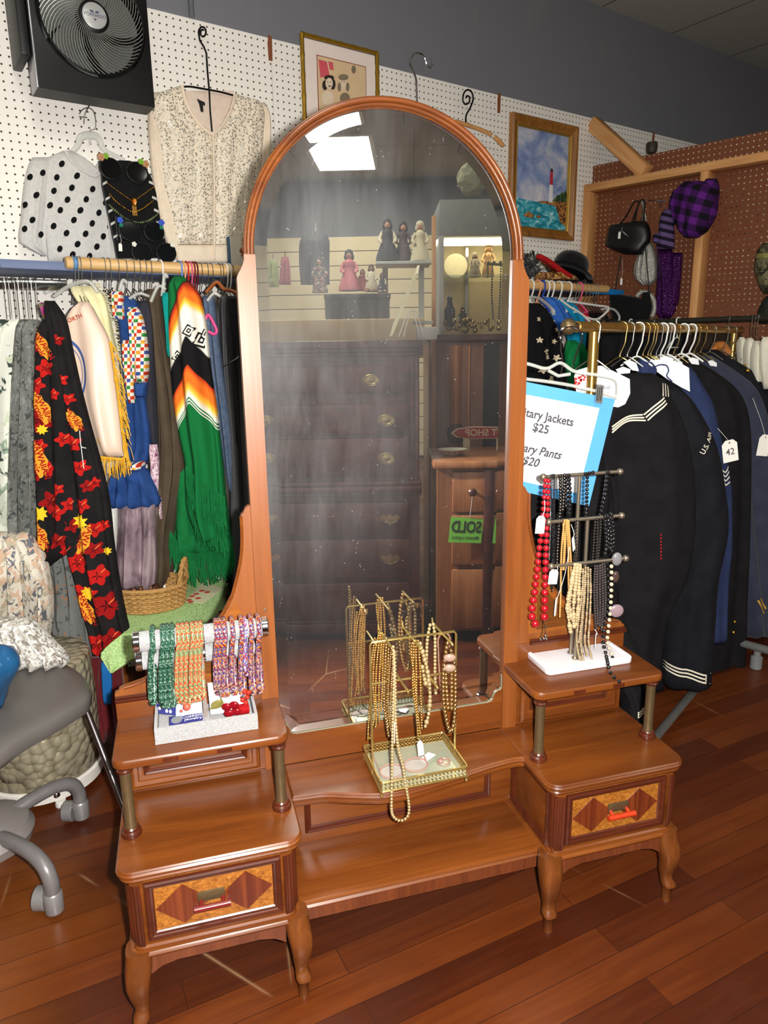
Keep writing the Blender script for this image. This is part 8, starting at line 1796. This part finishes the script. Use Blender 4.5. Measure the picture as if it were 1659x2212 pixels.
SGR = plain('sold_green', (140, 240, 90), .6, var=.03); SIK = plain('sold_ink', (44, 66, 40), .7)
for k, (u0, u1, v0, v1, lab) in enumerate(((975, 1045, 1119, 1172, 'green sold tag on a string from the left knob, reflected in the mirror'), (1071, 1140, 1122, 1174, 'green sold tag cut by the edge of the mirror, reflected beside the other'))):
    ys = YL - .012; o = rth('sold_tag', PY((u0 + u1) / 2, 1145, ys), lab, 'tag')
    A, B, C_, D_ = PY(u0 - 6, v1, ys), PY(u1 - 5, v1 + 2, ys), PY(u1, v0 + 3, ys), PY(u0, v0 - 2, ys); b = MR(); b.add([p + Vector((0, d, 0)) for d in (0, .0008) for p in (A, B, C_, D_)], [(0, 1, 2, 3), (7, 6, 5, 4), (0, 4, 5, 1), (1, 5, 6, 2), (2, 6, 7, 3), (3, 7, 4, 0)]); b.build('paper', SGR, o, smooth=False)
    b = MR(); ex_, ez_ = (B - A), (D_ - A); fn4 = lambda a, c: A + ex_ * a + ez_ * c - Vector((0, .0006, 0))
    put_text(b, 'SOLD', lambda a, c: fn4(.5 - a * .36, .60 + c * .62), 1.0, 0, .03); put_text(b, 'Mataman Logistics', lambda a, c: fn4(.5 - a * .108, .2 + c * .2), 1.0, 0, .01); b.build('lettering', SIK, o, smooth=False)
    b = MR(); b.tube([PY((u0 + u1) / 2 + 6, v0, ys), PY((u0 + u1) / 2 + 12, 1068, YL - .03)], .0012, 5); b.build('string', WHITEW, o)
YT = YL + .10; zdish = zl
o = rth('china_dish', PZ(978, 985, zl), 'white china dish with purple flowers on the low dresser, reflected in the mirror', 'dish'); P = PZ(978, 984, zl)
b = MR(); b.lathe([(.03, .001), (.035, .004), (.062, .024), (.066, .028), (.062, .027), (.034, .008), (.001, .007)], P, 30, Matrix(((1, 0, 0), (0, .7, 0), (0, 0, 1)))); b.build('bowl', plain('white_china', (214, 212, 196), .2), o)
b = MR()
for a in (-1.9, -1.5, -1.1): b.ball(P + Vector((.058 * cos(a), .041 * sin(a) - .001, .019)), .006, 8, 5, (1, .5, .8))
b.build('purple_flowers', plain('purple_glaze', (126, 60, 96), .3), o)
o = rth('glass_vase', PZ(985, 962, zl), 'dark round glass vase behind the china dish, reflected in the mirror', 'vase'); P = PZ(985, 958, zl); rlathe(o, 'body', P, [(.02, 0), (.034, .012), (.044, .04), (.04, .07), (.026, .09), (.027, .094), (.023, .094)], glass('smoky_glass', (70, 76, 80), .03, .55), 24)
ys = YL + .30; o = rth('shop_sign', PY(1040, 935, ys), 'red plaque with cream border and lettering on the low dresser, reflected in the mirror', 'sign')
b = MR(); P0 = PY(1045, 935, ys); sx_, sz_ = .145, .028; pl = [(-1, 0), (-.82, .7), (-.3, 1), (.4, .9), (1.4, .7), (1.5, 0), (1.4, -.7), (.4, -1), (-.3, -1), (-.82, -.7)]
b.prism([(a * sx_, c * sz_) for a, c in pl], lambda a, c, h: P0 + Vector((a, h, c)), 0, .01); b.build('rim', plain('cream_paint', (206, 190, 160), .5), o, smooth=False)
b = MR(); b.prism([(a * sx_ * .94, c * sz_ * .86) for a, c in pl], lambda a, c, h: P0 + Vector((a, h, c)), -.002, 0); b.build('red_field', plain('barn_red', (146, 32, 36), .5), o, smooth=False)
b = MR(); put_text(b, 'GIFT SHOP', lambda a, c: P0 + Vector((.02 - a * .042, -.0028, c * .042)), 1.0, 0, .02); b.build('lettering', plain('cream_paint', (206, 190, 160), .5), o, smooth=False)
b = MR(); b.box(P0.x + .06, P0.x + .09, ys + .0, ys + .008, zl, P0.z - .02); b.box(P0.x - .09, P0.x - .06, ys + .0, ys + .008, zl, P0.z - .02); b.build('foot', plain('cream_paint', (206, 190, 160), .5), o)
# on top of the chest: leaning frame, wire stand, boxes
o = rth('leaning_frame', PY(870, 660, YC + .12), 'cream-edged picture frame leaning on the tall chest, reflected in the mirror', 'picture')
A, B = PY(842, 727, YC + .05), PY(898, 592, YC + .2); ax = (B - A); b = MR(); wv_ = Vector((.012, 0, .004)); dp = Vector((.02, .26, .06))
b.add([A, A + wv_, B + wv_, B, A + dp, A + dp + wv_, B + dp + wv_, B + dp], [(0, 1, 2, 3), (7, 6, 5, 4), (0, 4, 5, 1), (1, 5, 6, 2), (2, 6, 7, 3), (3, 7, 4, 0)]); b.build('edge', plain('cream_edge', (206, 196, 156), .6), o, smooth=False)
o = rth('wire_stand', PY(890, 728, YC + .02), 'white wire plate stand on the tall chest, reflected in the mirror', 'stand'); b = MR()
for k in (0, .05): b.tube(cat_rom([PY(862 + 200 * k, 728, YC + .02), PY(880 + 200 * k * .6, 680, YC + .05 + k), PY(888 + 200 * k * .6, 671, YC + .06 + k), PY(896 + 200 * k * .6, 680, YC + .06 + k), PY(906 + 200 * k, 726, YC + .04 + k)], 5), .0022, 6)
b.build('wire', WHITEW, o)
for k, (u0, u1, v0, v1, lab) in enumerate(((902, 945, 706, 718, 'white long box on the tall chest, reflected in the mirror'), (892, 936, 693, 700, 'thin pale box above the white long box, reflected in the mirror'))):
    A, B = PY(u0, v1, YC + .22 + .05 * k), PY(u1, v0, YC + .22 + .05 * k); b = MR(); b.box(A.x, B.x, A.y, A.y + .08, zt1 + .001 if k == 0 else A.z, B.z, .002); tag(b.build('white_box', plain('white_box', (206, 206, 202), .5)), lab, 'box')
o = rth('wood_post', (vx(936, 600, 3.3), 3.3, 0), 'thin bare wooden post beside the display case, reflected in the mirror', 'post'); b = MR(); x = vx(934, 600, 3.3); b.box(x, x + .018, 3.3, 3.33, 0.0, PY(936, 465, 3.3).z, .002); b.build('post', M_PINEV, o)
# trunk and table with dolls at the back of the shop
YB = 4.7
o = rth('display_table', (-.45, YB + .3, 0), 'long table with a tan drape at the back, reflected in the mirror', 'table'); zt2 = PY(700, 690, YB).z
b = MR(); b.box(-1.6, .28, YB, YB + .8, zt2 - .25, zt2, .01); b.build('drape', plain('tan_drape', (176, 150, 104), .8, var=.15, vs=4), o)
for x in (-1.5, .2):
    for y in (YB + .08, YB + .7): b = MR(); b.box(x - .025, x + .025, y - .025, y + .025, 0, zt2 - .25); b.build('leg', MAHO, o)
o = rth('trunk', (vx(770, 660, YB + .1), YB + .3, zt2), 'dark low trunk on the display table, reflected in the mirror', 'trunk'); b = MR(); b.box(vx(702, 660, YB + .1), vx(842, 660, YB + .1), YB + .1, YB + .5, zt2 + .001, PY(770, 634, YB + .1).z, .01); b.build('box', plain('dark_trunk', (56, 44, 36), .6), o); zt3 = PY(770, 634, YB + .1).z
b = MR(); b.box(vx(702, 640, YB + .1) - .006, vx(842, 640, YB + .1) + .006, YB + .09, YB + .51, zt3 - .035, zt3 - .0, .008); b.build('lid', plain('dark_trunk', (56, 44, 36), .6), o)
PNK = plain('pink_satin', (196, 104, 116), .5); WHC = plain('white_doll_cloth', (206, 196, 172), .7); BLKD = plain('black_doll_cloth', (44, 42, 44), .7); RSP = plain('rose_print', (150, 80, 84), .7); PLD = print_mat('doll_plaid', (70, 60, 52), [(150, 40, 40), (190, 180, 160)], 60, .55, 4)
def onbox(u, z, Y):
    d = ray(u, 600); s_ = Y / d.y; return u
figure('doll', 756, 628, 540, YB + .25, 'doll in a pink dress with dark curls on the trunk, reflected in the mirror', PNK, wide=1.1)
figure('doll', 803, 630, 572, YB + .2, 'seated baby doll in white on the trunk, reflected in the mirror', WHC, seated=True, hair=plain('brown_doll_hair', (84, 52, 36), .7))
figure('doll', 784, 628, 582, YB + .28, 'tiny doll in a rose print dress between two others, reflected in the mirror', RSP, hair=plain('brown_doll_hair', (84, 52, 36), .7))
figure('doll', 692, 632, 556, YB + .22, 'doll in dark plaid beside the hanging jacket, reflected in the mirror', PLD, wide=.9)
figure('doll', 826, 632, 590, YB + .14, 'doll with a white apron at the end of the trunk, reflected in the mirror', BLKD, seated=True, sleeves=WHC)
sh3 = rth('doll_shelf', (vx(880, 560, YB + .5), YB + .6, 1.5), 'white wall shelf carrying the standing dolls, reflected in the mirror', 'shelf'); zsh = PY(880, 566, YB + .5).z
b = MR(); b.box(vx(812, 560, YB + .5), vx(930, 560, YB + .5), YB + .42, YB + .7, zsh - .02, zsh, .002); b.build('board', WLA, sh3); b = MR(); b.box(vx(826, 560, YB + .6), vx(838, 560, YB + .6), YB + .62, YB + .66, zt2 + .001, zsh - .02); b.build('support', WLA, sh3); b = MR(); b.box(vx(905, 560, YB + .6), vx(917, 560, YB + .6), YB + .62, YB + .66, zt2 + .001, zsh - .02); b.build('support', WLA, sh3)
figure('doll', 838, 564, 474, YB + .5, 'standing doll with white blouse and black skirt on the wall shelf, reflected in the mirror', BLKD, sleeves=WHC, wide=1.15)
figure('doll', 872, 564, 480, YB + .56, 'smaller dark dressed doll in the middle of the wall shelf, reflected in the mirror', plain('plum_doll_cloth', (70, 52, 56), .7))
figure('doll', 908, 564, 478, YB + .5, 'bride doll in ivory gown on the wall shelf, reflected in the mirror', plain('ivory_gown', (200, 190, 160), .7), hair=plain('ivory_veil', (196, 188, 160), .8))
o = rth('dark_jacket', PY(684, 560, YB + .5), 'dark jacket hanging against the slat boards, reflected in the mirror', 'jacket'); b = MR(); Lk = Loft([(508, 655, 708), (520, 648, 712), (560, 646, 712), (615, 650, 712)], onY(YB + .5), .05, nf=2, amp=.3, seed=99); Lk.mesh(b); b.build('body', plain('slate_cloth', (54, 56, 62), .8), o); b = MR(); b.tube([PY(682, 508, YB + .5), PY(682, 500, YB + .5), PY(682, 480, YB + 1.2)], .004, 6); b.build('hook', CHROME, o)
for u, v, c, lab in ((590, 590, (150, 160, 110), 'pale green doll clothes hanging on the slat boards, reflected in the mirror'), (616, 585, (160, 90, 100), 'pink doll clothes hanging on the slat boards, reflected in the mirror')):
    o = rth('doll_clothes', PY(u, v, YB + .8), lab, 'doll clothes'); b = MR(); Lk = Loft([(v - 30, u - 8, u + 8), (v, u - 11, u + 11), (v + 30, u - 13, u + 13)], onY(YB + .8), .03, nf=2, amp=.3, seed=u); Lk.mesh(b); b.build('cloth', plain('doll_wear_%d' % u, c, .8), o)
    b = MR(); b.tube([PY(u, v - 28, YB + .8), PY(u, v - 40, YB + .8), PY(u, v - 44, YB + 1.4)], .003, 6); b.build('hook', CHROME, o)
o = rth('paper_lantern', PY(1022, 385, 3.9), 'crumpled pale paper ball lantern hanging near the display case, reflected in the mirror', 'lantern'); P = PY(1022, 385, 3.9); rnd = random.Random(12); bm_ = bmesh.new(); bmesh.ops.create_icosphere(bm_, subdivisions=3, radius=.082)
for q in bm_.verts: q.co *= 1 + rnd.uniform(-.09, .07)
bm_.verts.index_update(); b = MR(); b.add([q.co + P for q in bm_.verts], [[q.index for q in f.verts] for f in bm_.faces]); bm_.free(); b.build('paper', plain('pale_paper', (160, 160, 130), .8), o, smooth=False)
b = MR(); b.tube([P + Vector((0, 0, .078)), Vector((P.x, P.y, 2.98))], .0015, 5); b.build('cord', WHITEW, o)
